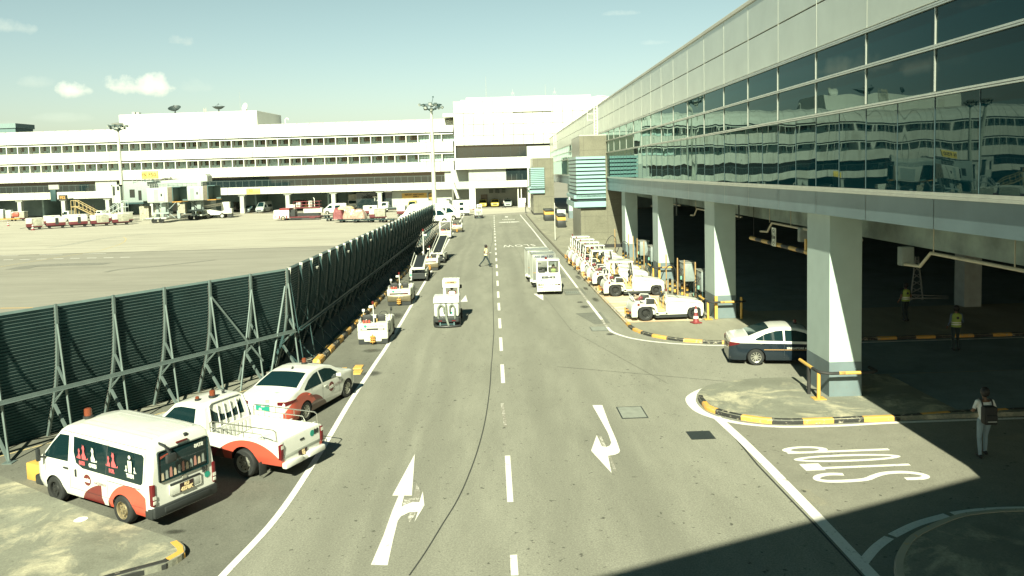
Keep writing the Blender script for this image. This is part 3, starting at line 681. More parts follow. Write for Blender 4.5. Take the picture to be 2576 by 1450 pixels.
def column_guard(x, y, label, k):
    t = thing('crash_rail', label, 'crash rail', (x, y, .14), -.01, 'crash rails round the columns')
    path = [(-.42, 1.5, .82), (-.42, .9, .82)]
    pts = [(-.50, 1.3, .95), (-.50, .2, .93), (-.42, -.18, .90), (-.15, -.32, .88), (.1, -.34, .88), (1.25, -.34, .88), (1.42, -.2, .88), (1.42, .2, .88)]
    P = smooth_path(pts, 4)
    MB().tube(P[:5], .055, mi=0).obj('rail_end', YEL, t)
    MB().tube(P[4:18], .052).obj('rail_bend', BLACK, t)
    MB().tube([(.15, -.34, .88), (.85, -.34, .88)], .055).obj('rail', YEL, t)
    MB().tube([(.85, -.34, .88), (1.25, -.34, .88), (1.42, -.2, .88), (1.42, .3, .88)], .052).obj('rail_far_end', BLACK, t)
    MB().cyl((-.42, -.12, 0), (-.42, -.12, .88), .06).box(-.62, -.3, -.005, -.22, .06, .02).obj('post', YEL, t)
    MB().cyl((-.52, .45, 0), (-.52, .45, .92), .06).obj('post', BLACK, t)
    if k: MB().cyl((1.2, -.3, 0), (1.2, -.3, 1.1), .06).box(-.08, -.16, 0, .06, -.05, 1.15).obj('post', YEL, t)
column_guard(10.82, 25.3, 'yellow and black crash rail round the nearest column', 0)
column_guard(10.98, 39.25, 'yellow and black crash rail round the column behind the traffic cone', 1)
column_guard(11.12, 53.55, 'yellow and black crash rail round the third column behind the tow tractors', 1)

b = MB()
for y in range(16, 150, 9):
    b = MB(); b.box(6, y, 5.2, 7.6, y + .12, 5.32).bar((6.1, y + .06, 5.3), (6.1, y + .06, 6.3), .02).bar((7.5, y + .06, 5.3), (7.5, y + .06, 6.3), .02); b.obj('tube_light', mat('tube_light_off', (.6, .62, .58), .5), cb_, 0)
b = MB()
for x in (5, 9.5, 17): b.tube([(x, 14, 5.35), (x, 150, 5.35)], .09)
b.box(11, 14, 5.0, 11.9, 150, 5.4); b.obj('ceiling_duct', mat('duct_grey', (.30, .34, .33), .5), cb_)
for y, w, h in ((44, 2.4, 2.4), (50, 3.2, 2.8), (58, 1.2, 2.1), (66, 4, 3), (31, 1.1, 2.1), (76, 3, 3)): MB().box(28.9, y, .1, 29.0, y + w, h).obj('wall_door', mat('door_blue_grey', (.16, .22, .24), .5), cb_, 0)
# hanging height bar and its sign
t = thing('height_bar', 'hanging yellow and black height limit bar between two columns', 'height bar', (11.75, 32.5, 4.45), 0)
b = MB()
for k in range(9):
    y = -3.6 + k * .8; b.cyl((0, y, 0), (0, y + .8, 0), .085, mi=k % 2)
b.obj('bar', [YEL, BLACK], t)
MB().cyl((0, -3.0, .05), (0, -3.0, 1.8), .012).cyl((0, 3.2, .05), (0, 3.2, 1.8), .012).obj('hanger', BLACK, t)
MB().box(-.05, -2.95, .02, .05, -2.8, .5).obj('tag_board', YEL, t)
s = MB().box(-.36, -.03, -.1, .36, .03, 0).v and MB()
s = MB().cbox((-.13, .25, .32), (.03, .5, .78), 0, .02); sg = s.obj('sign_board', mat('sign_white', (.62, .63, .52), .5), t)
lettering('sign_text', '4.5m', .17, (-.152, .25, .32), (0, -1, 0), (0, 0, 1), BLACK, sg, .004, .8)
r_ = MB(); r_.tube([(-.15, .25 + .2 * math.cos(a * math.pi / 12), .32 + .33 * math.sin(a * math.pi / 12)) for a in range(24)], .008, 4, closed=True)
r_.add([(-.152, .17, .56), (-.152, .33, .56), (-.152, .25, .48)], [(0, 1, 2)]).add([(-.152, .17, .08), (-.152, .33, .08), (-.152, .25, .16)], [(0, 1, 2)]); r_.obj('sign_ring', BLACK, sg, 0)

def horn(x, y, z, label, a=R(200)):
    t = thing('horn_speaker', label, 'loudspeaker', (x, y, z), a, 'horn loudspeakers under the concourse')
    MB().lathe([(.03, -.35), (.05, -.2), (.09, -.1), (.17, -.02), (.24, .03), (.225, .035), (.15, 0), (.06, -.1)], axis='y', n=20).obj('horn', mat('horn_grey', (.50, .53, .46), .5), t)
    MB().cyl((0, -.42, 0), (0, -.3, 0), .09).box(-.03, -.35, 0, .03, -.29, .35).obj('driver', mat('horn_driver', (.2, .22, .2), .5), t)
horn(12.3, 27.6, 4.15, 'white horn loudspeaker under the concourse beside the nearest column')
horn(11.95, 43.5, 4.35, 'white horn loudspeaker between the second and third columns')
horn(12.1, 57.5, 4.35, 'small white horn loudspeaker beyond the third column')

# ================================================================ stone towers with teal louvres
def tower(name, label, x0, y0, dx, dy, zt, lx0, lx1, lz0, lz1, nsl, ext):
    t = thing(name, label, 'tower', (x0, y0, 0), -.01, 'stone service towers on the concourse')
    MB().box(0, 0, .9, dx, dy, zt, 0, .02).obj('wall', STONE, t, 0)
    MB().box(-.02, -.02, .1, dx + .02, dy + .02, .45).obj('plinth', BLACK, t, 0)
    MB().box(-.001, -.001, .45, dx, dy, .9).obj('lower_wall', STONE, t, 0)
    MB().box(-.02, -.02, zt, dx + .02, dy + .02, zt + .08).obj('coping', CLAD, t, 0)
    px = (lz1 - lz0) / nsl
    back = MB().box(lx0 + .1, -.28, lz0 - .95, lx1 - .05, -.02, lz1 - .05).box(lx0 + .1, -.3, lz0 - .95, -.02, ext - .1, lz1 - .05)
    back.obj('louvre_backing', mat('louvre_void', (.012, .03, .034), .5, var=0), t, 0)
    def slat(z0, z1, o=.0, nm='louvre_slat'):
        MB().box(lx0 - o, -.42, z0, lx1, -.33, z1).box(lx0 - o, -.33, z0, lx0 - o + .07, ext + o, z1).obj(nm, TEAL, t, 0)
    for k in range(nsl): slat(lz0 + k * px + px * .34, lz0 + (k + 1) * px)
    slat(lz0 - .82, lz0 - .28, .25, 'lower_slat')
    slat(lz0 + .02, lz0 + px * .2 + .28, .25, 'lower_slat')
    return t
t = tower('service_tower', 'nearer stone service tower with wide pale teal louvres on the concourse front', 8.42, 77, 4.3, 8.6, 11.0, -.42, 2.42, 4.95, 9.0, 11, 8.0)
t = tower('service_tower', 'farther stone service tower with narrow pale teal louvres', 6.88, 137.5, 3.6, 12, 9.9, -.4, 1.95, 4.7, 8.25, 11, 11.0)
t = thing('access_ladder', 'white caged access ladder on the concourse roof above the nearer tower', 'ladder', (9.0, 78.2, 11.05))
b = MB()
for x in (1.05, 1.35): b.tube([(x, 0, 0), (x, 0, 3.4), (x, .1, 3.75), (x + .5, .5, 3.9), (x + 1.3, .8, 3.8)], .035)
for k in range(12): b.cyl((1.05, 0, .2 + k * .28), (1.35, 0, .2 + k * .28), .018, n=6)
b.obj('rails', WHITEW, t)
b = MB()
for z in (1.5, 2.1, 2.7, 3.3): b.tube([(1.05, 0, z), (.7, -.5, z), (.35, -.6, z), (.3, -.2, z), (1.0, .1, z)], .022, 6)
b.tube([(.32, -.5, 1.4), (.32, -.5, 3.4)], .025, 6); b.obj('cage', WHITEW, t)
t = thing('access_ladder', 'small white access ladder at the far end of the concourse roof', 'ladder', (9.9, 128, 11.1))
b = MB()
for x in (0, .35): b.tube([(x, 0, 0), (x, 0, 3.2), (x + .6, .3, 3.6)], .04)
for k in range(9): b.cyl((0, 0, .3 + k * .33), (.35, 0, .3 + k * .33), .025, n=6)
b.obj('rails', WHITEW, t)

# link bridge the photograph is taken from: behind the camera, throws the shadow in the near right corner
t = thing('link_bridge', 'enclosed link bridge behind the viewpoint casting the diagonal shadow', 'bridge', (0, -2.6, 0), math.atan(.416))
MB().box(-10, -5, 5.4, 11.4, 0, 13.55).obj('body', CLAD, t, 0)
MB().box(-10.1, -5.1, 13.55, 11.5, .02, 13.72).obj('roof', WHITEB, t, 0)
b = MB()
for k in range(6): b.box(-9.6 + k * 3.5, .01, 6.6, -6.4 + k * 3.5, .05, 9.6)
b.obj('glazing', DGLASS, t, 0)

# ================================================================ terminal, long wing
ang = -math.atan2(9.6, 107.5)
tw = thing('terminal_building', 'long white terminal wing with two storeys of recessed windows across the apron', 'building', (-8.5, 174.9, 0), ang)
L = -150.; NB = 50
b = MB(); P = 3.0
prof = [(0.05, 16.75), (1.2, 18.2), (2.6, 19.3), (4.5, 19.9), (22, 20.0), (22, 16.7)]
n = len(prof)
b.prism([(y, z) for y, z in prof], L, 0, 'x'); b.obj('roof', WHITEW2, tw, 0)
for k in range(int(-L / P)):
    b = MB(); x = L + k * P
    for (ya, za), (yb, zb) in zip(prof[:4], prof[1:4]): b.bar((x, ya - .015, za + .02), (x, yb - .015, zb + .02), .09, .05)
    b.obj('roof_seam', mat('seam_grey', (.30, .32, .28), .6), tw, 0)
def band(z0, z1, y0=0., x1=0., dz=P, nm='spandrel_band'):
    b = MB(); x = L
    while x < x1 - .1:
        b.box(x + .045, y0, z0, min(x + dz, x1) - .045, y0 + .3, z1); x += dz
    b.box(L, y0 + .03, z0 + .02, x1, y0 + 2.7, z1 - .02, 1)
    return b.obj(nm, [WHITEB2, mat('band_joint', (.20, .21, .18), .7)], tw, 0)
band(12.42, 14.62); band(8.15, 10.32); band(4.22, 5.82, -.25, .2)
MB().box(L, .25, 16.42, 0, 2.8, 16.75).box(L, .25, 12.16, 0, 2.8, 12.4).obj('shadow_gap', GAP, tw, 0)
SLOT = mat('recess_wall', (.46, .60, .56), .7, var=.06)
protos = {}
def bay(kind):
    fr = MB().box(0, 0, 0, .16, 1.3, 1.8).box(.16, .02, 1.62, 2.62, .25, 1.8)
    pane = MB()
    if kind == 0:
        pane.box(.6, 2.38, .62, 1.2, 2.42, 1.5, 1); pane.box(.9, 2.35, .62, 2.6, 2.4, 1.5, 0); 
        for x in (1.25, 1.7, 2.2): pane.box(x, 2.32, .62, x + .06, 2.36, 1.5, 2)
        pane.box(0.95, 2.3, 1.5, 2.6, 2.42, 1.58, 2)
    elif kind == 3:
        pane.box(1.45, 2.38, .62, 2.6, 2.42, 1.6, 1); pane.box(1.0, 2.35, .05, 1.06, 2.42, 1.6, 2)
    elif kind == 1:
        pane.box(1.5, 2.35, .62, 2.6, 2.4, 1.5, 0); pane.box(1.45, 2.3, 1.5, 2.6, 2.42, 1.58, 2); pane.box(2.0, 2.32, .62, 2.06, 2.36, 1.5, 2); pane.box(0.5, 1.9, 1.0, 1.0, 2.1, 1.5, 3)
    else:
        pane.box(0.2, 1.35, .1, 2.6, 1.4, 1.55, 3)
        for x in (.9, 1.6): pane.box(x, 1.32, .1, x + .04, 1.36, 1.55, 2)
    return fr.mesh('window_frame', WHITEW, 0), pane.mesh('window', [BRONZE, DGLASS, GAP, SLOT], 0)
meshes = [bay(0), bay(1), bay(2), bay(3)]
for row, z in enumerate((14.62, 10.34)):
    MB().box(L, 2.4, z - .05, 0, 2.55, z + 1.85).obj('recess_wall', SLOT, tw, 0)
    for k in range(47):
        x = -2.62 - k * 2.62 - .0
        kd = 2 if k < 3 else (1 if (k + row * 2) % 4 == 1 else (0 if k < 24 else 3))
        w = bpy.data.objects.new('window', meshes[kd][1]); COL.objects.link(w); w.parent = tw; w.location = (x, 0, z)
        f = bpy.data.objects.new('window_frame', meshes[kd][0]); COL.objects.link(f); f.parent = w
# departure level glazing
b = MB().box(L, .9, 5.8, -2.2, 1.0, 8.16); 
for k in range(100): b.box(L + k * 1.5, .84, 5.8, L + k * 1.5 + .05, .9, 7.2, 1)
b.box(L, .84, 7.2, -2.2, .9, 7.25, 1); b.obj('gallery_glazing', [DGLASS, mat('mullion_dark', (.10, .13, .12), .5)], tw, 0)
MB().box(-82, .5, 5.8, -77, .88, 8.15).obj('blank_panel', GREYW, tw, 0); MB().box(-2.2, .6, 4.3, 3, .95, 8.15).obj('blank_panel', GREYW, tw, 0)
cx_ = [-16.8 - 10.42 * k for k in range(13)]
for x in cx_:
    c = MB().box(x - .45, .2, 1.1, x + .45, 1.1, 4.22).box(x - .8, .1, 3.85, x + .8, 1.2, 4.22); o = c.obj('column', GREYW, tw, 0)
    MB().box(x - .47, .18, 0, x + .47, 1.12, 1.1).obj('column_base', WHITEB, o, 0)
MB().box(L, .1, 4.22, .2, 14, 4.3).obj('undercroft_ceiling', CONCD, tw, 0)
b = MB().box(L, 12, 0, -20, 12.3, 4.25).box(-20.2, 3.5, 0, -19.8, 12, 4.25)
for k in range(7): b.box(-30 - k * 17, 5, 0, -29.6 - k * 17, 12, 4.25)
b.obj('back_wall', CONCW, tw, 0)
MB().box(-14.5, 2.2, 0, -1, 2.5, 4.25).obj('gable_wall', GREYW, tw, 0)
for x, w_ in ((-92, 2.4), (-70, 1.6), (-63, 2.2), (-40, 3), (-55, 1.4)): MB().box(x, 11.9, .05, x + w_, 12.05, 2.3).obj('service_door', MATS['dish_black'] if 'dish_black' in MATS else DGLASS, tw, 0)
# curtained opening beside the banner
MB().box(-22.5, 2.0, .1, -14.5, 2.2, 3.9).obj('entrance_glazing', DGLASS, tw, 0)
lettering('entrance_sign', 'T2', 1.0, (-18, 1.95, 2.4), (1, 0, 0), (0, 0, 1), ALU, tw, .03)
ban = tag(MB().cbox((0, 0, 0), (5.6, .06, 1.1)).obj('banner', YEL, smooth=0), 'long yellow safety banner on the wall behind the parked coaches', 'banner')
bm_ = tw.matrix_world.copy() if False else Matrix.Translation((-8.5, 174.9, 0)) @ Matrix.Rotation(ang, 4, 'Z')
ban.matrix_world = bm_ @ Matrix.Translation((-9.4, 2.12, 2.95))
lettering('banner_text', 'REPORT ASSISTANCE', .34, (0, -.035, .2), (1, 0, 0), (0, 0, 1), BLACK, ban, .02, .95)
lettering('banner_text', 'SAFELY', .32, (.4, -.035, -.28), (1, 0, 0), (0, 0, 1), BLACK, ban, .02, .95)
rs = tag(MB().cbox((0, 0, 0), (1.7, .06, 1.7)).obj('round_sign', mat('sign_dark', (.05, .06, .05), .6), smooth=0), 'dark square board with round yellow emblem next to the banner', 'sign')
rs.matrix_world = bm_ @ Matrix.Translation((-5.4, 2.12, 2.7))
MB().lathe([(.78, -.04), (.78, -.06)], axis='y', n=28).obj('emblem_disc', YEL, rs, 0)
MB().tube([(.6 * math.cos(a * math.pi / 12), -.07, .6 * math.sin(a * math.pi / 12)) for a in range(24)], .03, 5, closed=True).obj('emblem_ring', BLACK, rs)
lettering('emblem_text', 'FOD', .36, (0, -.07, 0), (1, 0, 0), (0, 0, 1), BLACK, rs, .02)

# plant room and dishes on the roof
pr = thing('roof_plant_room', 'white windowless plant room standing on the terminal roof', 'building', (-70.4, 190, 20), ang)
MB().box(-16.5, -2, 0, 16.5, 14, 3.35, 0, .05).obj('wall', WHITEW, pr, 0)
MB().box(-14.5, -2.02, .2, -11.5, -2.0, 1.9).obj('louvre_door', WHITEB, pr, 0)
b = MB()
for k in range(16): b.box(-16 + k * 2.05, -2.01, 0, -15.97 + k * 2.05, -1.99, 3.3)
b.obj('panel_joint', MATS['seam_grey'], pr, 0)
b = MB()
for x in (4.1, 4.6): b.tube([(x, -2.2, -.2), (x, -2.2, 4.3)], .04)
for k in range(12): b.cyl((4.1, -2.2, .2 + k * .34), (4.6, -2.2, .2 + k * .34), .03, n=6)
b.obj('ladder', PIPE, pr); MB().box(-14.4, 0, 3.35, -13.7, 1, 4.1).box(-13.4, 0, 3.35, -12.7, 1, 4.0).obj('roof_unit', ALU, pr)
def dish(loc, r, tilt, rz, label, m):
    t = thing('satellite_dish', label, 'satellite dish', loc, rz, 'satellite dishes on the plant room roof')
    Mt = Matrix.Translation((0, 0, 1.1)) @ Matrix.Rotation(tilt, 4, 'X')
    MB().merge(MB().lathe([(.02, 0), (r * .4, .09 * r), (r * .7, .25 * r), (r, .5 * r), (r, .53 * r), (r * .7, .29 * r), (r * .4, .13 * r), (.02, .04)], n=28), Mt).obj('reflector', m, t)
    b = MB()
    for k in range(3): b.bar(Mt @ Vector((r * .9 * math.cos(k * 2.1), r * .9 * math.sin(k * 2.1), .45 * r)), Mt @ Vector((0, 0, r * .9)), .04)
    b.merge(MB().ball((0, 0, r * .9), .12, 5), Mt); b.obj('feed_horn', m, t)
    MB().cyl((0, 0, 0), (0, 0, 1.15), .12).bar((-.5, -.3, 0), (0, 0, .9), .07).bar((.5, -.3, 0), (0, 0, .9), .07).obj('mast', m, t)
DK = mat('dish_black', (.03, .045, .045), .5)
dish((-74.3, 190.5, 23.0), 1.45, R(28), 0, 'black mesh satellite dish tilted forward, nearest the left edge of the plant room', DK)
dish((-64.1, 190.5, 23.0), 1.45, R(6), 0, 'black satellite dish pointing straight up', DK)
dish((-57.6, 190.5, 23.3), 1.0, R(75), R(-40), 'white satellite dish facing sideways at the right end of the plant room', WHITEW)
t = thing('roof_vent', 'small white hooked roof vent beyond the plant room', 'vent', (-47, 184, 20), 0)
MB().tube([(0, 0, 0), (0, 0, .9), (.3, 0, 1.2), (.7, 0, 1.1), (.7, 0, .8)], .12).obj('pipe', WHITEW, t)
bb = thing('distant_building', 'grey flat roofed building beyond the terminal at the left edge', 'building', (-135.8, 214, 0), ang)
MB().box(-40, 0, 0, 11, 7, 22.6).obj('wall', mat('distant_grey', (.12, .19, .19), .8), bb, 0); MB().box(-40, -.3, 22.6, 11.3, 7.3, 23.8).obj('parapet', mat('distant_parapet', (.17, .24, .235), .8), bb, 0)
MB().box(2, -1, 21, 2.4, -.6, 23.0).box(6, -1, 21, 6.3, -.7, 22.2).obj('roof_pole', WHITEB, bb, 0)

# ================================================================ terminal, central block
ct = thing('terminal_block', 'tall white panelled terminal block closing the far end of the road', 'building', (0, 171, 0))
b = MB().box(-8.1, .05, 13.5, 27, 22, 22.88).box(-8.1, .05, 8.4, 7.4, 22, 10.85).box(-5.25, .05, 4.35, 7.3, 18, 5.82)
b.obj('wall_core', mat('panel_joint_pale', (.10, .11, .095), .7), ct, 0)
b = MB(); x = -8.1
pw = 2.12
for k in range(17):
    for z0, z1 in ((13.5, 15.55), (15.55, 17.9), (17.9, 20.3), (20.3, 22.9)):
        lean = (.16 * k if False else 0)
        b.box(x + k * pw + .06, 0, z0 + .06, x + (k + 1) * pw - .06, .08, z1 - .06)
b.obj('wall_panel', WHITEW2, ct, 0); b = MB()
for k in range(7): b.box(x + k * 2.21 + .02, 0, 8.42, x + (k + 1) * 2.21 - .02, .08, 10.85)
b.obj('spandrel_panel', WHITEW2, ct, 0); b = MB()
for k in range(6): b.box(-5.25 + k * 2.09 + .02, 0, 4.36, -5.25 + (k + 1) * 2.09 - .02, .08, 5.8)
b.obj('canopy_panel', WHITEW2, ct, 0)
MB().box(-8.1, .0, 10.86, -7.85, .3, 13.5).box(-8.1, .9, 10.6, 8, 1.1, 13.6, 1).obj('window_surround', [WHITEW, GAP], ct, 0)
b = MB().box(-7.85, .55, 10.95, 7.35, .65, 13.45)
for k in range(8): b.box(-7.85 + k * 1.95, .5, 10.95, -7.79 + k * 1.95, .55, 13.45, 1)
b.obj('upper_window', [DGLASS, GAP], ct, 0)
MB().box(-9.2, 3.4, 4.3, -5.2, 3.6, 8.4).box(-5.25, .9, 5.85, 2.8, 1.1, 8.4).obj('recessed_wall', GREYW, ct, 0)
b = MB().box(2.8, .7, 5.85, 7.35, .8, 8.4)
for k in range(4): b.box(2.8 + k * 1.14, .65, 5.85, 2.85 + k * 1.14, .7, 7.2, 1)
b.obj('lower_window', [DGLASS, MATS['mullion_dark']], ct, 0)
MB().box(4.6, -.35, 20.4, 12.8, .02, 23.6).obj('roof_box', WHITEW, ct, 0)
MB().box(-6.5, 2, 22.88, 27, 20, 23.3).box(-5.4, 4, 23.3, 21.8, 18, 23.95).box(-10.5, 3, 19.9, -8.1, 14, 20.6).obj('roof', WHITEW, ct, 0)
MB().box(-5.2, .1, 0, -3.9, 1.1, 4.35).obj('column', WHITEW, ct, 0)
MB().box(7.38, -1.2, 0, 7.8, 20, 13.0).box(7.8, -1.0, 5.2, 14, .5, 13.0).obj('side_wall', WHITEW, ct, 0)
MB().box(-9, 9, 0, 7.4, 9.2, 4.35).obj('garage_back_wall', GREYW, ct, 0)
MB().box(-9, 1.1, 4.2, 7.4, 9, 4.34).obj('garage_ceiling', CONCD, ct, 0)
b = MB()
for x in (1.0, 2.4, 3.8): b.box(x - 2, 8.3, 3.0, x - 1.1, 8.95, 3.8)
b.obj('air_unit', mat('unit_dark', (.10, .12, .11), .6), ct, 0)
MB().box(-2.9, 8.8, 0, -1.4, 8.98, 2.7).obj('garage_door', BRONZE, ct, 0)
MB().box(5.2, .6, 0, 6.9, 1.4, 1.9).box(5.2, .6, 1.9, 5.4, 1.4, 4.3).box(5.9, .6, 1.9, 6.05, 1.4, 4.3).obj('pipe_riser', WHITEW, ct, 0)
b = MB(); b.bar((-8.6, -.6, 5.6), (-7.0, -.8, 0.5), 1.0, .5); b.obj('slanted_duct', WHITEB, ct, 0)
def mastpole(x, y, z0, z1, lb):
    tag(MB().cyl((0, 0, 0), (0, 0, z1 - z0), .05, .02, 6).ball((0, 0, (z1 - z0)), .05, 4).obj('antenna', ALU), lb, 'antenna').location = (x, y, z0)
mastpole(4.5 - 5.5, 176, 23.95, 28.5, 'tall thin antenna at the left of the block roof')
mastpole(12, 176, 23.95, 26.5, 'thick short antenna in the middle of the block roof')
mastpole(-62, 200, 23.3, 29, 'very thin antenna above the white plant room')
def tri(x, y, lb):
    t = thing('lattice_aerial', lb, 'aerial', (x, y, 23.95)); b = MB()
    for dx in (-.5, .5): b.bar((dx, 0, 0), (0, 0, 1.3), .03)
    b.bar((0, 0, 0), (0, 0, 1.8), .03).bar((-.4, 0, .9), (.4, 0, .9), .05); b.obj('frame', ALU, t)
tri(4.8, 176, 'small lattice aerial on the left of the block roof'); tri(14, 176, 'lattice aerial on the right of the block roof')
# ================================================================ blast fence
FPAN = mat('fence_sheet', (.020, .068, .075), .5, .1, var=.25, vscale=1.2)
FEDGE_LIT = mat('fence_slat_sunlit', (.12, .17, .16), .5, .1)  # paler ledge colour stands in for sun catching the slat edges
FPOST = mat('fence_post', (.14, .185, .175), .5, .3, var=.12, vscale=3, dirt=.2)
FDARK = mat('fence_strut', (.030, .070, .072), .5, .3, var=.15)  # far fence steel darkened to stand in for its shade; plain dark steel elsewhere
def rib_n(z): return lerp([(0, -.95), (.55, -.72), (1.13, -.46), (1.7, -.28), (2.3, -.14), (3.0, -.05), (3.6, 0), (4.3, 0)], z)
def fence(name, label, p0, p1, nb, zb=lambda k: 0., near=True):
    p0 = Vector((*p0, 0)); p1 = Vector((*p1, 0)); d = (p1 - p0) / nb; n = Vector((d.y, -d.x, 0)).normalized()
    t = thing(name, label, 'blast fence', p0)
    def at(k, nn, z): return d * k + n * nn + Vector((0, 0, z))
    for k in range(nb):
        b = MB(); z = zb(k); pts = []; zt = 4.15
        while z < zt - .05:
            pts += [(rib_n(z) - .03 - .052, z), (rib_n(z + .098) - .03, z + .098)]; z += .1
        pts += [(-.09, 4.17), (-.09, 4.0)]
        vs = [at(k + .003, a, h) for a, h in pts] + [at(k + .997, a, h) for a, h in pts]; m = len(pts)
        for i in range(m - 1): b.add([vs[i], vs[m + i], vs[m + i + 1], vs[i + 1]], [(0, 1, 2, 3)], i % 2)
        b.obj('panel', [FPAN, FEDGE_LIT], t, 0)
    for k in range(nb + 1):
        pm = FPOST
        b = MB(); zs = [4.20 if near else 4.1, 3.64, 3.0, 2.3, 1.7, 1.13, .55, .0]; w = .065 if near else .045
        q = [at(k, rib_n(z) + .045, z) for z in zs]
        for a, c in zip(q, q[1:]): b.bar(a, c, w, .09, up=tuple(n))
        if not near:
            e = [at(k, -.02, 4.2), at(k, .13, 4.2), at(k, .075, 3.76), at(k, .06, 3.76)]
            e = e + [p + d * .02 for p in e]; g = MB().add(e, [(0, 1, 2, 3), (7, 6, 5, 4), (0, 4, 5, 1), (1, 5, 6, 2)])
        o = b.obj('post', pm if near else FDARK, t, 0)
        if not near: g.obj('sunlit_tip', WHITEB, o, 0)  # added white wedge, shaped like the sunlit top of the post
        b = MB(); w = .052 if near else .035
        b.bar(at(k, .08, 3.6), at(k, .30, 1.73), w); b.bar(at(k, .30, 1.73), at(k, .50, 0), w)
        b.obj('front_strut', pm if near else FDARK, t, 0)
        b = MB(); b.bar(at(k, rib_n(2.3) + .05, 2.3), at(k, .28, 1.76), .055); b.bar(at(k, .3, 1.7), at(k, rib_n(1.25) + .04, 1.2), .03); b.bar(at(k, .25, 1.66), at(k, rib_n(1.15) + .04, 1.1), .03)
        b.bar(at(k, rib_n(1.1) + .04, 1.1), at(k, .50, .02), 0.075 if near else .045); b.box(-.14, -.14, 0, .14, .14, .03, M=Matrix.Translation(at(k, .5, 0)))
        b.obj('brace', pm if near else FDARK, t, 0)
    b = MB(); b.bar(at(0, .36, 1.73), at(nb, .36, 1.73), .04, .09).bar(at(0, .40, 1.67), at(nb, .40, 1.67), .12, .02); b.obj('rail', FPOST if near else FDARK, t, 0)
    return t, at
d0 = Vector((-8.38 + 13.85, 31.63 - 23.1)); u = d0 / 5.55
pA = Vector((-8.33, 31.63)) - u * 11
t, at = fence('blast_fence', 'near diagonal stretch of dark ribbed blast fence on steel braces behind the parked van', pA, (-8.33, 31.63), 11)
b = MB()
b.bar(at(9, .08, 3.6), at(10, .5, .9), .06); b.bar(at(10, .08, 3.6), at(9.4, .5, .0), .05); b.bar(at(10.9, .1, 3.5), at(10.1, .6, 0), .06)
b.obj('corner_brace', FPOST, t, 0)
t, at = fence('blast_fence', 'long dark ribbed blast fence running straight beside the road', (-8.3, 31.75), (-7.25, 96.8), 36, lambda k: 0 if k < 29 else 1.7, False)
b = MB()
for k in (2, 6, 10, 15, 20): b.lathe([(.001, 0), (.11, .16)], c=at(k + .5, .06, 3.55), n=8)
b.obj('lamp', WHITEW, t)

# kerb blocks on the left
KBY = kerb_mat('kerb_block_yellow', 500, .6, .40); KBB = kerb_mat('kerb_block_black', 500, .1, .40)
def kb(i, m):
    b = MB(); pr = [(-.17, 0), (-.15, .2), (-.10, .26), (.10, .26), (.16, .19), (.18, 0)]
    rr = random.Random(i)
    b.prism([(x + rr.uniform(-.008, .008), z) for x, z in pr], .02, .93, 'y'); return b.mesh('kerb_block', m, 0)
kby = [kb(i, KBY) for i in range(3)]; kbb = [kb(i + 5, KBB) for i in range(3)]
for k in range(67):
    y = 32.6 + k; o = bpy.data.objects.new('kerb_block', (kby if k % 2 == 0 else kbb)[k % 3]); COL.objects.link(o)
    o.location = (lerp([(32, -7.5), (41, -7.38), (51, -7.22), (66, -7.12), (100, -7.2)], y) - .05, y, 0); o.rotation_euler = (0, 0, random.uniform(-.012, .012))
    tag(o, 'chipped %s kerb block in the row along the foot of the long blast fence' % ('yellow' if k % 2 == 0 else 'black'), 'kerb block', 'kerb blocks painted %s along the blast fence' % ('yellow' if k % 2 == 0 else 'black'))
o = MB().cbox((0, 0, .23), (1.0, .38, .46), 0, .03).obj('concrete_block', YEL); o.location = (-12.05, 20.75, 0); o.rotation_euler = (0, 0, R(-28)); tag(o, 'big yellow concrete block at the front of the parked van', 'concrete block')

# ================================================================ floodlight masts
def mast(x, y, h, label, dense):
    t = thing('floodlight_mast', label, 'floodlight mast', (x, y, 0), 0, 'floodlight masts')
    MB().cyl((0, 0, 0), (0, 0, h * .78), .42, .27, 14).cyl((0, 0, h * .78), (0, 0, h - .8), .25, .2, 14).obj('pole', mat('mast_concrete', (.42, .44, .37), .7), t)
    b = MB(); r = 1.7
    b.tube([(r * math.cos(a * math.pi / 8), r * math.sin(a * math.pi / 8), h - .3) for a in range(16)], .07, 6, closed=True)
    b.tube([(.8 * math.cos(a * math.pi / 8), .8 * math.sin(a * math.pi / 8), h - 1.0) for a in range(16)], .07, 6, closed=True)
    for a in range(8): b.bar((.2 * math.cos(a * .785), .2 * math.sin(a * .785), h - 1.3), (r * math.cos(a * .785), r * math.sin(a * .785), h - .3), .08)
    b.obj('head_frame', FDARK, t)
    for a in range(12 if dense else 10):
        f = MB(); an = a * 2 * math.pi / (12 if dense else 10) + .3; rr = r + .15 if a % 2 else r * .75
        Mt = Matrix.Translation((rr * math.cos(an), rr * math.sin(an), h - (.25 if a % 3 else .75))) @ Matrix.Rotation(an, 4, 'Z') @ Matrix.Rotation(R(35), 4, 'Y')
        f.box(-.12, -.27, -.22, .2, .27, .22, 0, .05, Mt).box(.2, -.22, -.18, .23, .22, .18, 1, 0, Mt); f.obj('floodlight', [mat('lamp_housing', (.12, .15, .14), .5), mat('lamp_glass', (.6, .65, .6), .1)], t)
    if dense: MB().lathe([(.01, .35), (1.0, .2), (1.25, 0), (1.2, -.1), (.01, -.05)], c=(0, 0, h + .1)).obj('head_cap', ALU, t)
    else: MB().cyl((0, 0, h - .5), (.35, 0, h + .9), .04).ball((.35, 0, h + 1), .13, 5).obj('beacon_arm', FDARK, t)
    return t
mast(-76.1, 165, 19.4, 'tall floodlight mast standing among the jet bridges at the left', True)
mast(-9.75, 131, 19.2, 'tall floodlight mast behind the far end of the blast fence', False)

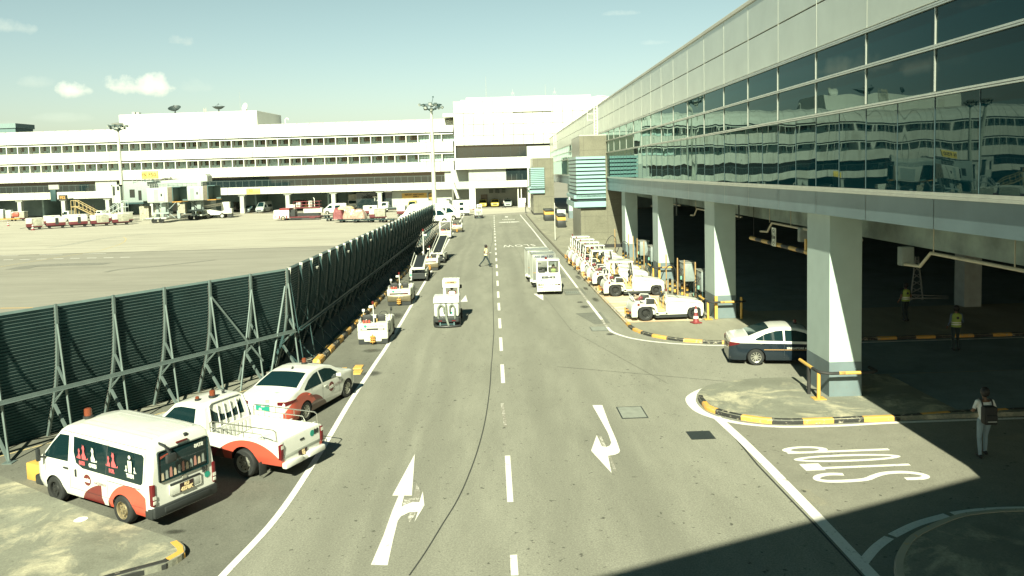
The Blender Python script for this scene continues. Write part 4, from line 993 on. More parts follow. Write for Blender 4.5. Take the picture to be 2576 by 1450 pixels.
# ================================================================ vehicles
PAINT = mat('white_vehicle_paint', (.62, .63, .575), .25, var=.03, coat=.5, dirt=.05)
PAINTD = mat('tug_white_paint', (.56, .57, .50), .45, var=.06, vscale=5, dirt=.25)
TRIM = mat('black_plastic', (.022, .026, .026), .5, var=.1)
UNDER = mat('underbody', (.012, .014, .014), .8, var=0)
VGLASS = mat('vehicle_glass', (.006, .020, .022), .05, var=0, ior=1.5)
TYRE = mat('tyre_rubber', (.016, .018, .017), .75, var=.2, vscale=12)
RIMS = mat('rim_silver', (.50, .50, .44), .3, .7, var=.08)
RIMD = mat('rim_steel_worn', (.30, .25, .15), .45, .5, var=.3, vscale=12)
RIMB = mat('rim_black', (.03, .032, .03), .5, .3)
REDL = mat('lamp_red', (.11, .010, .012), .15, var=0); CLRL = mat('lamp_clear', (.55, .55, .48), .12, var=0); AMB = mat('beacon_amber', (.17, .045, .02), .25, var=.1); REDB = mat('beacon_red', (.13, .018, .015), .3, var=.1)
PLATE = mat('plate_dark', (.03, .015, .015), .4, var=0); PLTXT = mat('plate_text', (.78, .62, .35), .5, var=0)
LOGO = mat('logo_maroon', (.13, .025, .02), .5, var=0); GREENS = mat('sticker_green', (.02, .26, .19), .5, var=0)
SEATB = mat('seat_black', (.02, .022, .022), .6, var=.1); SEATY = mat('seat_yellow', (.68, .48, .18), .6, var=.15, vscale=6)
HOOK = mat('hitch_yellow', (.45, .24, .05), .5, var=.2, vscale=10); REDC = mat('red_canister', (.34, .075, .05), .5, var=.1)
def livery(name, arcs, base=(.62, .63, .575)):
    """white paint with painted arcs: (y, z, radius, colour, y_min, y_max) in the vehicle's own side view"""
    m = bpy.data.materials.new(name); m.use_nodes = True; nt = m.node_tree; p = nt.nodes['Principled BSDF']
    p.inputs['Roughness'].default_value = .28; p.inputs['Coat Weight'].default_value = .4; p.inputs['Coat Roughness'].default_value = .08
    v = objvec(nt); sp = nt.nodes.new('ShaderNodeSeparateXYZ'); nt.links.new(v, sp.inputs[0]); x, y, z = sp.outputs
    n = noise(nt, v, 4, 5, .65); c = mixc(nt, ramp(nt, n, [(.5, (0, 0, 0)), (.8, (.25, .25, .25))]), base, tuple(q * .6 for q in base))
    for yc, zc, r, col, ya, yb in arcs:
        dy = mth(nt, 'SUBTRACT', y, yc); dz = mth(nt, 'SUBTRACT', z, zc)
        f = mth(nt, 'LESS_THAN', mth(nt, 'ADD', mth(nt, 'MULTIPLY', dy, dy), mth(nt, 'MULTIPLY', dz, dz)), r * r)
        f = mth(nt, 'MULTIPLY', f, mth(nt, 'MULTIPLY', mth(nt, 'GREATER_THAN', y, ya), mth(nt, 'LESS_THAN', y, yb)))
        f = mth(nt, 'MULTIPLY', f, mth(nt, 'GREATER_THAN', mth(nt, 'ABSOLUTE', x), .70))
        c = mixc(nt, f, c, col)
    nt.links.new(c, p.inputs['Base Color']); return m
ORG = (.50, .085, .052); MAR = (.15, .022, .02); OLV = (.10, .045, .03)

class Car:
    def __init__(s, T, W, sill, arches, belt, tum=.25, ends=((.35, .1), (.6, .18)), er=.07, crown=.03, bed=None, step=.09):
        s.T, s.W, s.sill, s.arches, s.belt, s.tum, s.ends, s.er, s.crown, s.bed = T, W, sill, arches, belt, tum, ends, er, crown, bed
        s.y0, s.y1 = T[0][0], T[-1][0]; s.step = step
    def top(s, y): return lerp(s.T, y)
    def half(s, y, z):
        (lr, ar), (lf, af) = s.ends; w = s.W
        if y < s.y0 + lr: w -= ar * ((s.y0 + lr - y) / lr) ** 2.5
        if y > s.y1 - lf: w -= af * ((y - s.y1 + lf) / lf) ** 2.5
        w -= s.tum * max(0, z - lerp(s.belt, y)) + .35 * max(0, s.sill + .18 - z)
        return w
    def body(s):
        ys = {round(p[0], 4) for p in s.T}
        y = s.y0
        while y < s.y1: ys.add(round(y, 4)); y += s.step
        for yc, zc, r in s.arches:
            for k in range(13): ys.add(round(yc + r * math.cos(math.pi * k / 12), 4))
            ys.add(round(yc - r - .005, 4)); ys.add(round(yc + r + .005, 4))
        if s.bed: ys |= {s.bed[0], s.bed[0] + .001, s.bed[1], s.bed[1] - .001}
        ys = sorted(v for v in ys if s.y0 <= v <= s.y1); rows = []
        for y in ys:
            T = s.top(y); B = s.sill
            for yc, zc, r in s.arches:
                if abs(y - yc) < r: B = max(B, zc + math.sqrt(r * r - (y - yc) ** 2))
            er = min(s.er, (T - B) * .4); row = [(0, B)]
            for k in range(9):
                z = B + (T - er - B) * k / 8; row.append((s.half(y, z), z))
            we = s.half(y, T - er)
            inb = s.bed and s.bed[0] < y < s.bed[1]
            for a in (30, 60, 90): row.append((we - (er * .5 if inb else er) * (1 - math.cos(R(a))), T - er * (1 - math.sin(R(a)))))
            xe = row[-1][0]
            if inb: fl = max(s.bed[2], B + .03); row += [(xe - .05, T), (xe - .06, fl + .02), (xe * .5, fl), (0, fl)]
            else: row += [(xe * f, T + s.crown * (1 - f * f)) for f in (.75, .5, .25, 0)]
            rows.append([(x, y, z) for x, z in row])
        b = MB(); m = len(rows[0])
        for sg in (1, -1):
            o = [(x * sg, y, z) for r_ in rows for x, y, z in r_]
            fs = []; mi = []
            for i in range(len(rows) - 1):
                for j in range(m - 1):
                    q = (i * m + j, i * m + j + 1, (i + 1) * m + j + 1, (i + 1) * m + j); b.add([], [])
                    fs.append(q if sg > 0 else q[::-1]); mi.append(1 if j == 0 else 2 if (s.bed and j >= 11 and s.bed[0] - .02 < rows[i][0][1] < s.bed[1]) else 0)
            k = len(b.v); b.v += [Vector(p) for p in o]; b.f += [[i + k for i in f] for f in fs]; b.m += mi
            for e in (0, (len(rows) - 1) * m): b.f.append([k + e + j for j in range(m)]); b.m.append(0)
        return b
    def side(s, sg, lo, hi, off=.006, nu=14, b=None, mi=0):
        """patch lying on the flank between two height curves"""
        y0, y1 = max(lo[0][0], hi[0][0]), min(lo[-1][0], hi[-1][0]); b = b or MB()
        yy = sorted({round(y0 + (y1 - y0) * k / nu, 4) for k in range(nu + 1)} | {p[0] for p in lo + hi if y0 <= p[0] <= y1})
        vs = []; 
        for y in yy:
            a, c = lerp(lo, y), lerp(hi, y)
            for k in range(5):
                z = a + (c - a) * k / 4; vs.append((sg * (s.half(y, z) + off), y, z))
        return b.add(vs, [(i * 5 + k, i * 5 + k + 1, i * 5 + k + 6, i * 5 + k + 5) for i in range(len(yy) - 1) for k in range(4)], mi)
    def screen(s, ya, yb, inset=.06, off=.008, b=None, mi=0, n=8, w=None):
        """patch lying on the sloping top surface across the car"""
        b = b or MB()
        def fn(u_, v_):
            y = ya + (yb - ya) * u_; T = s.top(y); e = .02; sl = (s.top(y + e) - s.top(y - e)) / (2 * e); nn = math.hypot(1, sl)
            xe = (s.half(y, T - s.er) - s.er - inset) if w is None else w; f = -1 + 2 * v_
            return Vector((xe * f, y - sl / nn * off, T + s.crown * (1 - f * f * .9) + off / nn))
        return b.grid(fn, n, 8, mi)
def wheel(parent, x, y, r, w, rim, style='alloy', out=1, name='wheel'):
    b = MB().lathe([(r * .62, -w / 2), (r * .9, -w / 2), (r * .985, -w * .36), (r, -w * .2), (r, w * .2), (r * .985, w * .36), (r * .9, w / 2), (r * .62, w / 2)], axis='x', n=28, cap=False)
    tr = b.obj(name, TYRE, parent); tr.location = (x, y, r)
    o = w / 2 * out; m = MB()
    m.lathe([(r * .64, o * .98), (r * .58, o * .9), (r * .55, o * .3)], axis='x', n=28, cap=False)
    if style == 'alloy':
        m.lathe([(r * .56, o * .35), (.001, o * .3)], axis='x', n=24, mi=1, cap=False)
        for k in range(10):
            a = k * math.pi / 5
            c, s_ = math.cos(a), math.sin(a); c2, s2 = math.cos(a + .22), math.sin(a + .22)
            m.bar((o * .72, c * r * .1, s_ * r * .1), (o * .85, c2 * r * .6, s2 * r * .6), r * .10, w * .08, up=(1, 0, 0))
        m.cyl((o * .5, 0, 0), (o * .85, 0, 0), r * .15, n=12)
    else:
        m.lathe([(r * .55, o * .35), (r * .42, o * .25), (r * .34, o * .75), (r * .16, o * .78), (r * .14, o * 1.0), (.001, o * 1.02)], axis='x', n=24, cap=False)
        for k in range(8 if style == 'steel' else 6):
            a = k * math.pi / (4 if style == 'steel' else 3); m.cyl((o * .5, math.cos(a) * r * .46, math.sin(a) * r * .46), (o * .55, math.cos(a) * r * .46, math.sin(a) * r * .46), r * .055, n=8, mi=1)
            m.cyl((o * .7, math.cos(a) * r * .24, math.sin(a) * r * .24), (o * .88, math.cos(a) * r * .24, math.sin(a) * r * .24), r * .03, n=6, mi=1)
    m.obj('rim', [rim, TRIM], tr); return tr
def beacon(parent, x, y, z, m=AMB, r=.075, h=.17):
    MB().lathe([(r * 1.15, 0), (r * 1.2, .05), (r * .9, .06)], n=14, c=(x, y, z)).obj('beacon_base', TRIM, parent)
    return MB().lathe([(r * .9, .055), (r * .88, h * .9), (r * .6, h), (.001, h * 1.02)], n=14, c=(x, y, z)).obj('beacon', m, parent)
def vline(car, y, z0, z1, b):
    for sg in (1, -1): car.side(sg, [(y - .006, z0), (y + .006, z0)], [(y - .006, z1), (y + .006, z1)], .004, 1, b)
def hline(car, ya, yb, z, b, t=.01):
    for sg in (1, -1): car.side(sg, [(ya, z), (yb, z)], [(ya, z + t), (yb, z + t)], .004, 10, b)
def logo_disc(parent, car, y, z, r, sg, txt2='GATEWAY', mcol=None):
    xx = sg * (car.half(y, z) + .008)
    MB().lathe([(r, 0), (r, .004 * sg)], c=(xx, y, z), axis='x', n=24).obj('logo_disc', LOGO, parent, 0)
    rt = (0, 1, 0) if sg > 0 else (0, -1, 0)
    lettering('logo_text', 'sats', r * .75, (xx + .007 * sg, y, z), rt, (0, 0, 1), WHITEW, parent, .01)
    lettering('logo_text', txt2, r * .52, (xx - .002 * sg, y + (r + .36) * (1 if sg > 0 else -1), z - .02), rt, (0, 0, 1), mcol or mat('logo_grey', (.25, .22, .2), .5, var=0), parent, .002)

# ---------------------------------------------------------------- minivan with red swoosh
h = Vector((-10.97 + 8.61, 19.27 - 17.83)).normalized(); rgt = Vector((h.y, -h.x)); c = Vector((-8.61, 17.83)) + rgt * .80
van = thing('parked_van', 'white minivan with red rear wheel arches and people stickers parked at the near left corner', 'van', (c.x, c.y, .008), math.atan2(-h.x, h.y))
vc = Car([(-1.06, 1.50), (-1.04, 1.80), (-.97, 1.93), (-.80, 1.985), (.2, 2.01), (1.9, 2.0), (2.25, 1.95), (2.42, 1.86), (2.75, 1.55), (3.10, 1.20), (3.36, 1.06), (3.55, .92), (3.66, .70), (3.70, .45)], .865, .30, [(0, .30, .40), (2.66, .30, .40)], [(-2, 1.05), (4, 1.05)], .13, ((.22, .05), (.75, .24)), .10, .045)
LV = livery('van_livery', [(.55, -.55, 1.35, MAR, .75, 2.2), (-.30, .02, .93, ORG, -.86, 9), (-.30, .02, .95, OLV, .52, .86)])
bo = vc.body().obj('body', [LV, UNDER], van, 30)
b = MB()
for k in range(7): 
    x = -.54 + k * .18; b.grid(lambda u_, v_: Vector((x - .022 + .044 * v_, -.75 + 2.75 * u_, 2.045 - .055 * abs(x) ** 2 * 1.1 + .004 * (1 - abs(2 * v_ - 1)) + (.0 if .02 < u_ < .98 else -.02) + .0)), 10, 2)
b.obj('roof_rib', PAINT, bo)
for sg in (1, -1):
    vc.side(sg, [(2.05, 1.14), (2.95, 1.12), (3.02, 1.15)], [(2.05, 1.76), (2.42, 1.74), (2.72, 1.48), (3.02, 1.17)]).obj('front_window', VGLASS, van)
    vc.side(sg, [(-.78, 1.10), (-.72, 1.05), (1.45, 1.07), (1.72, 1.16), (1.84, 1.4), (1.86, 1.74)], [(-.78, 1.66), (-.72, 1.71), (1.84, 1.76), (1.86, 1.76)]).obj('side_window', VGLASS, van)
vc.screen(2.5, 3.22, .03).obj('windscreen', VGLASS, van)
b = MB(); vline(vc, 1.98, .5, 1.85, b); vline(vc, .52, .55, 1.8, b); vline(vc, 3.0, .75, 1.1, b); hline(vc, -.7, .5, .93, b, .016)
for sg in (1, -1): vc.side(sg, [(.53, 1.08), (.56, 1.08)], [(.53, 1.74), (.56, 1.74)], .009, 1, b)
hline(vc, -.9, 2.3, 1.84, b, .012); hline(vc, -.75, 1.95, .52, b, .008); vline(vc, -.84, 1.1, 1.84, b); b.obj('panel_gap', GAP, van, 0)
MB().box(-.66, -1.075, 1.08, .66, -1.062, 1.78, 0, .04).obj('rear_window', VGLASS, van)
MB().box(-.845, -1.13, .32, .845, -.98, .56, 0, .04).box(-.6, -1.17, .40, .6, -1.1, .52, 0, .02).box(-.86, -1.05, .3, -.80, -.80, .54, 0, .02).box(.80, -1.05, .3, .86, -.80, .54, 0, .02).obj('rear_bumper', TRIM, van)
MB().box(-.76, 3.4, .24, .76, 3.74, .5, 0, .06).obj('front_bumper', TRIM, van)
for sg in (1, -1):
    tl = MB().box(-.046, -.06, -.25, .046, .075, .25, 0, .03, Matrix.Translation((sg * .805, -1.03, .84))).obj('tail_light', REDL, van)
    MB().box(sg * .80 - .04, -1.098, .64, sg * .80 + .04, -1.085, .72, 0, .005).box(sg * .80 - .04, -1.098, .75, sg * .80 + .04, -1.085, .83).obj('reversing_lamp', CLRL, tl)
    MB().box(-.05, -.03, -.16, .05, .05, .16, 0, .03, Matrix.Translation((sg * 1.02, 3.0, 1.2))).bar((sg * .82, 2.95, 1.1), (sg * 1.02, 3.0, 1.15), .04).obj('door_mirror', TRIM, van)
    MB().box(-.018, -.09, -.02, .018, .09, .02, 0, .01, Matrix.Translation((sg * .885, 2.12, .98))).obj('door_handle', TRIM, van)
    MB().box(-.018, -.02, -.09, .018, .02, .09, 0, .01, Matrix.Translation((sg * .885, 1.72, .92))).obj('door_handle', TRIM, van)
pl = MB().box(-.42, -1.10, .70, .42, -1.068, .96, 0, .03).obj('plate_recess', mat('plate_recess_white', (.55, .56, .5), .4), van)
MB().box(-.40, -1.11, .92, .40, -1.07, .965, 0, .01).obj('plate_garnish', TRIM, van)
np_ = MB().box(-.16, -1.112, .70, .20, -1.10, .90).obj('number_plate', PLATE, van, 0)
lettering('plate_text', 'RU', .07, (.02, -1.116, .85), (1, 0, 0), (0, 0, 1), PLTXT, np_, .004); lettering('plate_text', '4378K', .085, (.02, -1.116, .75), (1, 0, 0), (0, 0, 1), PLTXT, np_, .006)
MB().lathe([(.07, 0), (.062, -.015)], axis='y', c=(0, -1.066, 1.0), n=20).obj('badge', RIMS, van)
lettering('unit_text', 'B1', .12, (.56, -1.085, .995), (1, 0, 0), (0, 0, 1), TRIM, van, .008)
MB().lathe([(.075, -1.072), (.075, -1.068)], axis='y', c=(.62, 0, .845), n=20).obj('sticker', GREENS, van, 0)
MB().box(-.16, -1.075, 1.83, .14, -1.04, 1.87, 0, .008).obj('brake_light', REDL, van)
MB().tube([(-.52, -.95, 1.93), (-.54, -1.18, 1.92), (-.46, -1.24, 1.72)], .03).box(-.58, -1.3, 1.52, -.32, -1.2, 1.72, 0, .04).obj('rear_mirror', TRIM, van)
MB().box(.1, -1.02, 1.9, .2, -.94, 1.98, 0, .02).obj('rear_camera', TRIM, van)
for x, y in ((.77, 0), (.77, 2.66), (-.77, 0), (-.77, 2.66)): wheel(van, x, y, .335, .22, RIMD if y == 0 else RIMB, 'steel', 1 if x > 0 else -1)
beacon(van, -.25, 2.1, 2.03, AMB, .1, .24)
logo_disc(van, vc, 1.28, .82, .135, -1); logo_disc(van, vc, 1.28, .82, .135, 1)
# window stickers: pets, a person with pets, and the words under them
PINK = mat('sticker_pink', (.50, .10, .11), .5, var=0)
def pet(b, y, z, s, mi=0, sg=-1, f=1, x=None):
    X = sg * ((vc.half(y, z) if x is None else x) + .012)
    def pl_(pts): b.add([(X, y + a * s * f, z + c_ * s) for a, c_ in pts], [tuple(range(len(pts)))], mi)
    pl_([(-.30, 0), (.28, 0), (.30, .35), (.12, .62), (.10, .85), (-.10, .85), (-.16, .55), (-.34, .25)])
    pl_([(-.14, .84), (.14, .84), (.22, 1.0), (.12, 1.18), (.13, 1.34), (.02, 1.2), (-.08, 1.3), (-.16, 1.05)])
    pl_([(-.30, .05), (-.55, .02), (-.62, .22), (-.52, .2), (-.45, .1), (-.30, .14)])
for txt, y, mm in (('SATS', 1.47, PINK), ('CARES', 1.05, WHITEW), ('FOR', .33, PINK), ('THEM', -.35, WHITEW)):
    for sg in (-1, 1):
        b = MB(); X = vc.half(y, 1.2) + .012
        if txt == 'THEM':
            b.lathe([(.045, 0), (.045, .002)], c=(sg * X, y, 1.62), axis='x', n=12)
            b.add([(sg * X, y + a, 1.28 + c_) for a, c_ in ((-.07, .10), (-.05, -.02), (-.01, -.02), (0, .08), (.01, -.02), (.05, -.02), (.07, .10), (.07, .26), (-.07, .26))], [tuple(range(9))])
            pet(b, y - .15, 1.27, .11, 0, sg); pet(b, y + .15, 1.27, .11, 0, sg, -1)
        elif txt == 'CARES': pet(b, y, 1.28, .26, 0, sg)
        else: pet(b, y - .06, 1.28, .27, 0, sg); pet(b, y + .12, 1.28, .19, 0, sg, -1)
        b.obj('window_sticker', mm, van, 0)
        lettering('window_text', txt, .085, (sg * (X + .004), y, 1.19), (0, sg, 0), (0, 0, 1), mm, van, .008, .85)
b = MB()
toys = []
for k in range(11):
    x = -.56 + k * .108; z = 1.11 + .008 * k; hgt = .13 + .03 * ((k * 7) % 3)
    b.add([(x - .035, -1.078, z), (x + .035, -1.078, z), (x + .03, -1.078, z + hgt), (x + .012, -1.078, z + hgt + .05), (x, -1.078, z + hgt + .015), (x - .014, -1.078, z + hgt + .05), (x - .03, -1.078, z + hgt)], [tuple(range(7))], k % 3)
b.obj('window_toys', [mat('toy_cream', (.50, .42, .30), .7), mat('toy_grey', (.30, .33, .30), .7), mat('toy_pink', (.42, .20, .16), .7)], van, 0)
lettering('window_text', 'STAS', .08, (.42, -1.08, 1.62), (-1, 0, 0), (0, 0, 1), WHITEW, van, .006)
MB().add([(-.6, -1.079, 1.66), (-.36, -1.079, 1.70), (-.36, -1.079, 1.67), (-.6, -1.079, 1.6)], [(0, 1, 2, 3)]).obj('window_sticker', REDC, van, 0)

# ---------------------------------------------------------------- pickup
hp = Vector((-.90, .436)); hp.normalize(); rg = Vector((hp.y, -hp.x)); c = Vector((-6.69, 20.46)) + rg * .80
pk = thing('pickup_truck', 'white single cab pickup with red wheel arches parked between the van and the sedan', 'pickup truck', (c.x, c.y, .008), math.atan2(-hp.x, hp.y))
pc = Car([(-1.22, .62), (-1.215, 1.0), (-1.20, 1.05), (.0, 1.05), (1.28, 1.06), (1.285, 1.06), (1.30, 1.20), (1.42, 1.66), (1.62, 1.73), (2.2, 1.74), (2.5, 1.68), (3.12, 1.16), (3.3, 1.08), (4.0, .98), (4.12, .8), (4.15, .5)], .86, .42, [(0, .36, .46), (2.85, .36, .44)], [(-2, 1.05), (5, 1.05)], .22, ((.1, .02), (.5, .12)), .05, .02, bed=(-1.14, 1.20, .66))
LP = livery('pickup_livery', [(-.15, -.62, 1.62, ORG, -9, 1.6), (1.05, -.72, 1.42, MAR, .72, 2.4), (-.15, -.62, 1.62, OLV, .72, 1.05)])
bo = pc.body().obj('body', [LP, UNDER, PAINT], pk, 30)
for sg in (1, -1):
    pc.side(sg, [(1.72, 1.12), (2.75, 1.11), (2.95, 1.16)], [(1.72, 1.62), (2.25, 1.63), (2.5, 1.58), (2.95, 1.19)]).obj('side_window', VGLASS, pk)
pc.screen(2.55, 3.08, .03).obj('windscreen', VGLASS, pk)
def rw(u_, v_): y = 1.305 + .115 * u_ - .012; return Vector(((-.60 + 1.2 * v_) * (1 - .06 * u_), y, 1.2 + .42 * u_))
MB().grid(rw, 4, 6).obj('rear_window', VGLASS, pk)
b = MB()
for x in (-.36, -.12, .12, .36): b.tube([(x, 1.24, 1.06), (x, 1.27, 1.25), (x * .95, 1.36, 1.66)], .018)
b.tube([(-.70, 1.24, 1.05), (-.68, 1.27, 1.3), (-.62, 1.38, 1.68), (-.5, 1.42, 1.74), (.5, 1.42, 1.74), (.62, 1.38, 1.68), (.68, 1.27, 1.3), (.70, 1.24, 1.05)], .03); b.obj('window_guard', PAINT, pk)
b = MB()
for k in range(9): b.box(-.6 + k * .145, 1.17, .70, -.52 + k * .145, 1.19, 1.02)
b.obj('bulkhead_rib', PAINT, pk)
ST = mat('steel_rail', (.50, .50, .44), .25, .8)
for sg in (1, -1):
    b = MB(); x = sg * .82
    b.tube([(x, 1.15, 1.04), (x, 1.15, 1.32), (x, 1.10, 1.36), (x, -1.0, 1.36), (x, -1.08, 1.31), (x, -1.1, 1.04)], .016)
    b.tube([(x, 1.15, 1.20), (x, -.6, 1.20), (x, -.68, 1.04)], .013)
    for y in (.35, -.3): b.cyl((x, y, 1.2), (x, y, 1.36), .011, n=6)
    for y in (.75, .0): b.cyl((x, y, 1.04), (x, y, 1.2), .011, n=6)
    b.obj('side_rail', ST, pk)
    for k in range(6): MB().box(x - .04, -1.0 + k * .4, 1.055, x + .04, -.96 + k * .4, 1.075).obj('rope_hook', PAINT, pk)
    tl = MB().box(-.055, -.05, -.2, .055, .06, .2, 0, .015, Matrix.Translation((sg * .80, -1.2, .80))).obj('tail_light', REDL, pk)
    MB().box(sg * .80 - .045, -1.256, .88, sg * .80 + .045, -1.25, .97).obj('reversing_lamp', CLRL, tl)
    MB().box(-.05, -.03, -.1, .05, .05, .1, 0, .03, Matrix.Translation((sg * .98, 2.95, 1.2))).obj('door_mirror', TRIM, pk)
    MB().box(sg * .77 - .14, -.56, .12, sg * .77 + .14, -.54, .48, 0, .01).obj('mud_flap', TRIM, pk)
MB().box(-.80, -1.36, .36, -.12, -1.2, .52, 0, .04).box(.12, -1.36, .36, .80, -1.2, .52, 0, .04).box(-.2, -1.30, .34, .2, -1.2, .46, 0, .02).obj('rear_bumper', PAINT, pk)
MB().box(-.78, 4.05, .38, .78, 4.22, .58, 0, .05).obj('front_bumper', PAINT, pk)
b = MB(); b.box(-.735, -1.222, .60, -.727, -1.214, 1.03).box(.727, -1.222, .60, .735, -1.214, 1.03); vline(pc, 1.62, .5, 1.0, b); vline(pc, 2.62, .55, 1.05, b); vline(pc, 1.29, .5, 1.1, b); b.obj('panel_gap', GAP, pk, 0)
MB().box(-.08, -1.235, .87, .08, -1.21, .92, 0, .01).obj('tailgate_handle', TRIM, pk)
MB().box(-.70, -1.232, .60, .70, -1.214, .68, 0, .004).obj('tailgate_strip', mat('tailgate_grey', (.3, .32, .28), .5), pk)
np_ = MB().box(-.17, -1.245, .48, .17, -1.23, .63).obj('number_plate', PLATE, pk, 0)
lettering('plate_text', 'RU', .055, (0, -1.249, .59), (1, 0, 0), (0, 0, 1), PLTXT, np_, .003); lettering('plate_text', '92J', .065, (.02, -1.249, .52), (1, 0, 0), (0, 0, 1), PLTXT, np_, .004)
lettering('unit_text', 'B8', .13, (.58, -1.226, .93), (1, 0, 0), (0, 0, 1), TRIM, pk, .006)
MB().lathe([(.085, -1.224), (.085, -1.219)], axis='y', c=(.42, 0, .92), n=20).obj('sticker', GREENS, pk, 0)
for x, y in ((.76, 0), (.76, 2.85), (-.76, 0), (-.76, 2.85)): wheel(pk, x, y, .37, .24, RIMS, 'steel', 1 if x > 0 else -1)
beacon(pk, -.1, 1.75, 1.76, AMB, .09, .2); beacon(pk, -.45, 1.95, 1.74, AMB, .06, .12)
MB().cyl((.35, 1.8, 1.74), (.35, 1.8, 1.8), .04).ball((.35, 1.8, 1.82), .045, 5).obj('roof_aerial', TRIM, pk)

# ---------------------------------------------------------------- sedans
def sedan(name, label, loc, rz, paint, rim, twotone=False):
    t = thing(name, label, 'car', loc, rz)
    c = Car([(-1.02, .55), (-1.0, .86), (-.93, 1.0), (-.82, 1.04), (-.42, 1.10), (-.30, 1.12), (.10, 1.28), (.50, 1.41), (.80, 1.455), (1.2, 1.47), (1.6, 1.44), (1.95, 1.35), (2.45, 1.07), (2.62, 1.0), (3.1, .93), (3.45, .80), (3.62, .62), (3.68, .42)], .91, .20, [(0, .30, .375), (2.77, .30, .375)], [(-2, .92), (.0, .95), (4, .90)], .42, ((.5, .16), (.8, .28)), .075, .03)
    c.body().obj('body', [paint, UNDER], t, 32)
    for sg in (1, -1):
        c.side(sg, [(-.02, 1.0), (.05, .985), (1.02, .965)], [(-.02, 1.04), (.35, 1.22), (.75, 1.33), (1.02, 1.355)]).obj('rear_side_window', VGLASS, t)
        c.side(sg, [(1.09, .965), (2.15, .94), (2.28, .95)], [(1.09, 1.36), (1.5, 1.35), (1.85, 1.26), (2.28, .98)]).obj('front_side_window', VGLASS, t)
        c.side(sg, [(.27, .985), (.30, .985)], [(.27, 1.17), (.30, 1.19)], .009, 1).obj('window_divider', TRIM, t)
        for y in (.25, 1.25): MB().box(-.015, -.08, -.018, .015, .08, .018, 0, .01, Matrix.Translation((sg * (c.half(y, .8) + .01), y, .82))).obj('door_handle', paint, t)
        MB().box(-.10, -.03, -.065, .10, .05, .065, 0, .035, Matrix.Translation((sg * .99, 2.02, 1.0))).obj('door_mirror', paint, t)
    c.screen(-.26, .52, .04).obj('rear_window', VGLASS, t); c.screen(1.92, 2.46, .04).obj('windscreen', VGLASS, t)
    b = MB(); vline(c, 1.06, .3, .96, b); vline(c, .02, .62, .98, b) if False else None; vline(c, 2.2, .35, .9, b); b.obj('panel_gap', GAP, t, 0)
    for x, y in ((.80, 0), (.80, 2.77), (-.80, 0), (-.80, 2.77)): wheel(t, x, y, .325, .21, rim, 'alloy', 1 if x > 0 else -1)
    MB().box(-.78, -.99, .28, .78, -.9, .36).box(-.3, 3.6, .3, .3, 3.69, .5, 0, .02).obj('lower_trim', TRIM, t)
    return t, c
hs = Vector((-5.45 + 6.27, 27.68 - 25.07)).normalized(); c0 = Vector((-6.27, 25.07)) + Vector((-hs.y, hs.x)) * .80
LS = livery('sedan_livery', [(.30, -.35, 1.10, MAR, .2, 9), (-.22, .02, .95, ORG, -9, 9), (.62, -.52, 1.05, OLV, .30, 1.75)])
sd, sc = sedan('parked_sedan', 'white sedan with red swoosh and green sticker parked ahead of the pickup', (c0.x, c0.y, .008), math.atan2(-hs.x, hs.y), LS, RIMS)
beacon(sd, .05, 1.4, 1.49, AMB, .08, .2); logo_disc(sd, sc, 1.62, .70, .16, 1); logo_disc(sd, sc, 1.62, .70, .16, -1)
def lampshape(c, t, sg, y0_, y1_, z0, z1, m, inner):
    b = MB(); c.side(sg, [(y0_, z0), (y1_, (z0 + z1) / 2 + .02)], [(y0_, z1), (y1_, (z0 + z1) / 2 + .07)], .012, 6, b)
    zz_ = (z0 + z1) / 2; X = c.half(y0_, zz_)
    b.add([(sg * (X + .01), y0_, z0), (sg * (X + .01), y0_, z1), (sg * inner, c.y0 - .008, z1 - .01), (sg * inner, c.y0 - .008, z0 + .03)], [(0, 1, 2, 3)]); return b.obj('tail_light', m, t)
for sg in (1, -1): lampshape(sc, sd, sg, -.99, -.56, .76, .90, REDL, .52)
np_ = MB().box(-.24, -1.035, .60, .24, -1.02, .80).obj('number_plate', [GREENS], sd, 0); lettering('plate_text', 'RU', .07, (.02, -1.04, .75), (1, 0, 0), (0, 0, 1), WHITEW, np_, .004); lettering('plate_text', '66', .07, (-.08, -1.04, .65), (1, 0, 0), (0, 0, 1), WHITEW, np_, .004)
lettering('unit_text', 'B9', .10, (.10, -1.03, .86) if False else (.16, -1.012, .90), (1, 0, 0), (0, .12, 1), mat('text_faint', (.35, .34, .28), .5, var=0), sd, .006)
MB().lathe([(.10, 0), (.10, .003)], c=(.30, -.62, 1.085), n=18).obj('sticker', GREENS, sd, 0)
MB().cyl((0, .72, 1.47), (0, .78, 1.54), .03).obj('roof_aerial', TRIM, sd)
MB().box(.2, -1.02, .30, .8, -.985, .34).obj('reflector', REDL, sd)
# black and white sedan entering the undercroft
def two_tone():
    m = bpy.data.materials.new('two_tone_paint'); m.use_nodes = True; nt = m.node_tree; p = nt.nodes['Principled BSDF']; p.inputs['Roughness'].default_value = .2; p.inputs['Coat Weight'].default_value = .6
    sp = nt.nodes.new('ShaderNodeSeparateXYZ'); nt.links.new(objvec(nt), sp.inputs[0])
    f = mth(nt, 'GREATER_THAN', mth(nt, 'SUBTRACT', sp.outputs[2], mth(nt, 'MULTIPLY', sp.outputs[1], -.012)), .875)
    c = mixc(nt, f, (.010, .018, .026), (.62, .63, .575))
    st = mth(nt, 'MULTIPLY', mth(nt, 'LESS_THAN', mth(nt, 'ABSOLUTE', mth(nt, 'SUBTRACT', sp.outputs[2], .625)), .009), mth(nt, 'GREATER_THAN', sp.outputs[1], .3))
    nt.links.new(mixc(nt, st, c, (.62, .36, .14)), p.inputs['Base Color']); return m
hd = Vector((1, -.17)).normalized(); c0 = Vector((10.03, 30.30)) + Vector((-hd.y, hd.x)) * .80
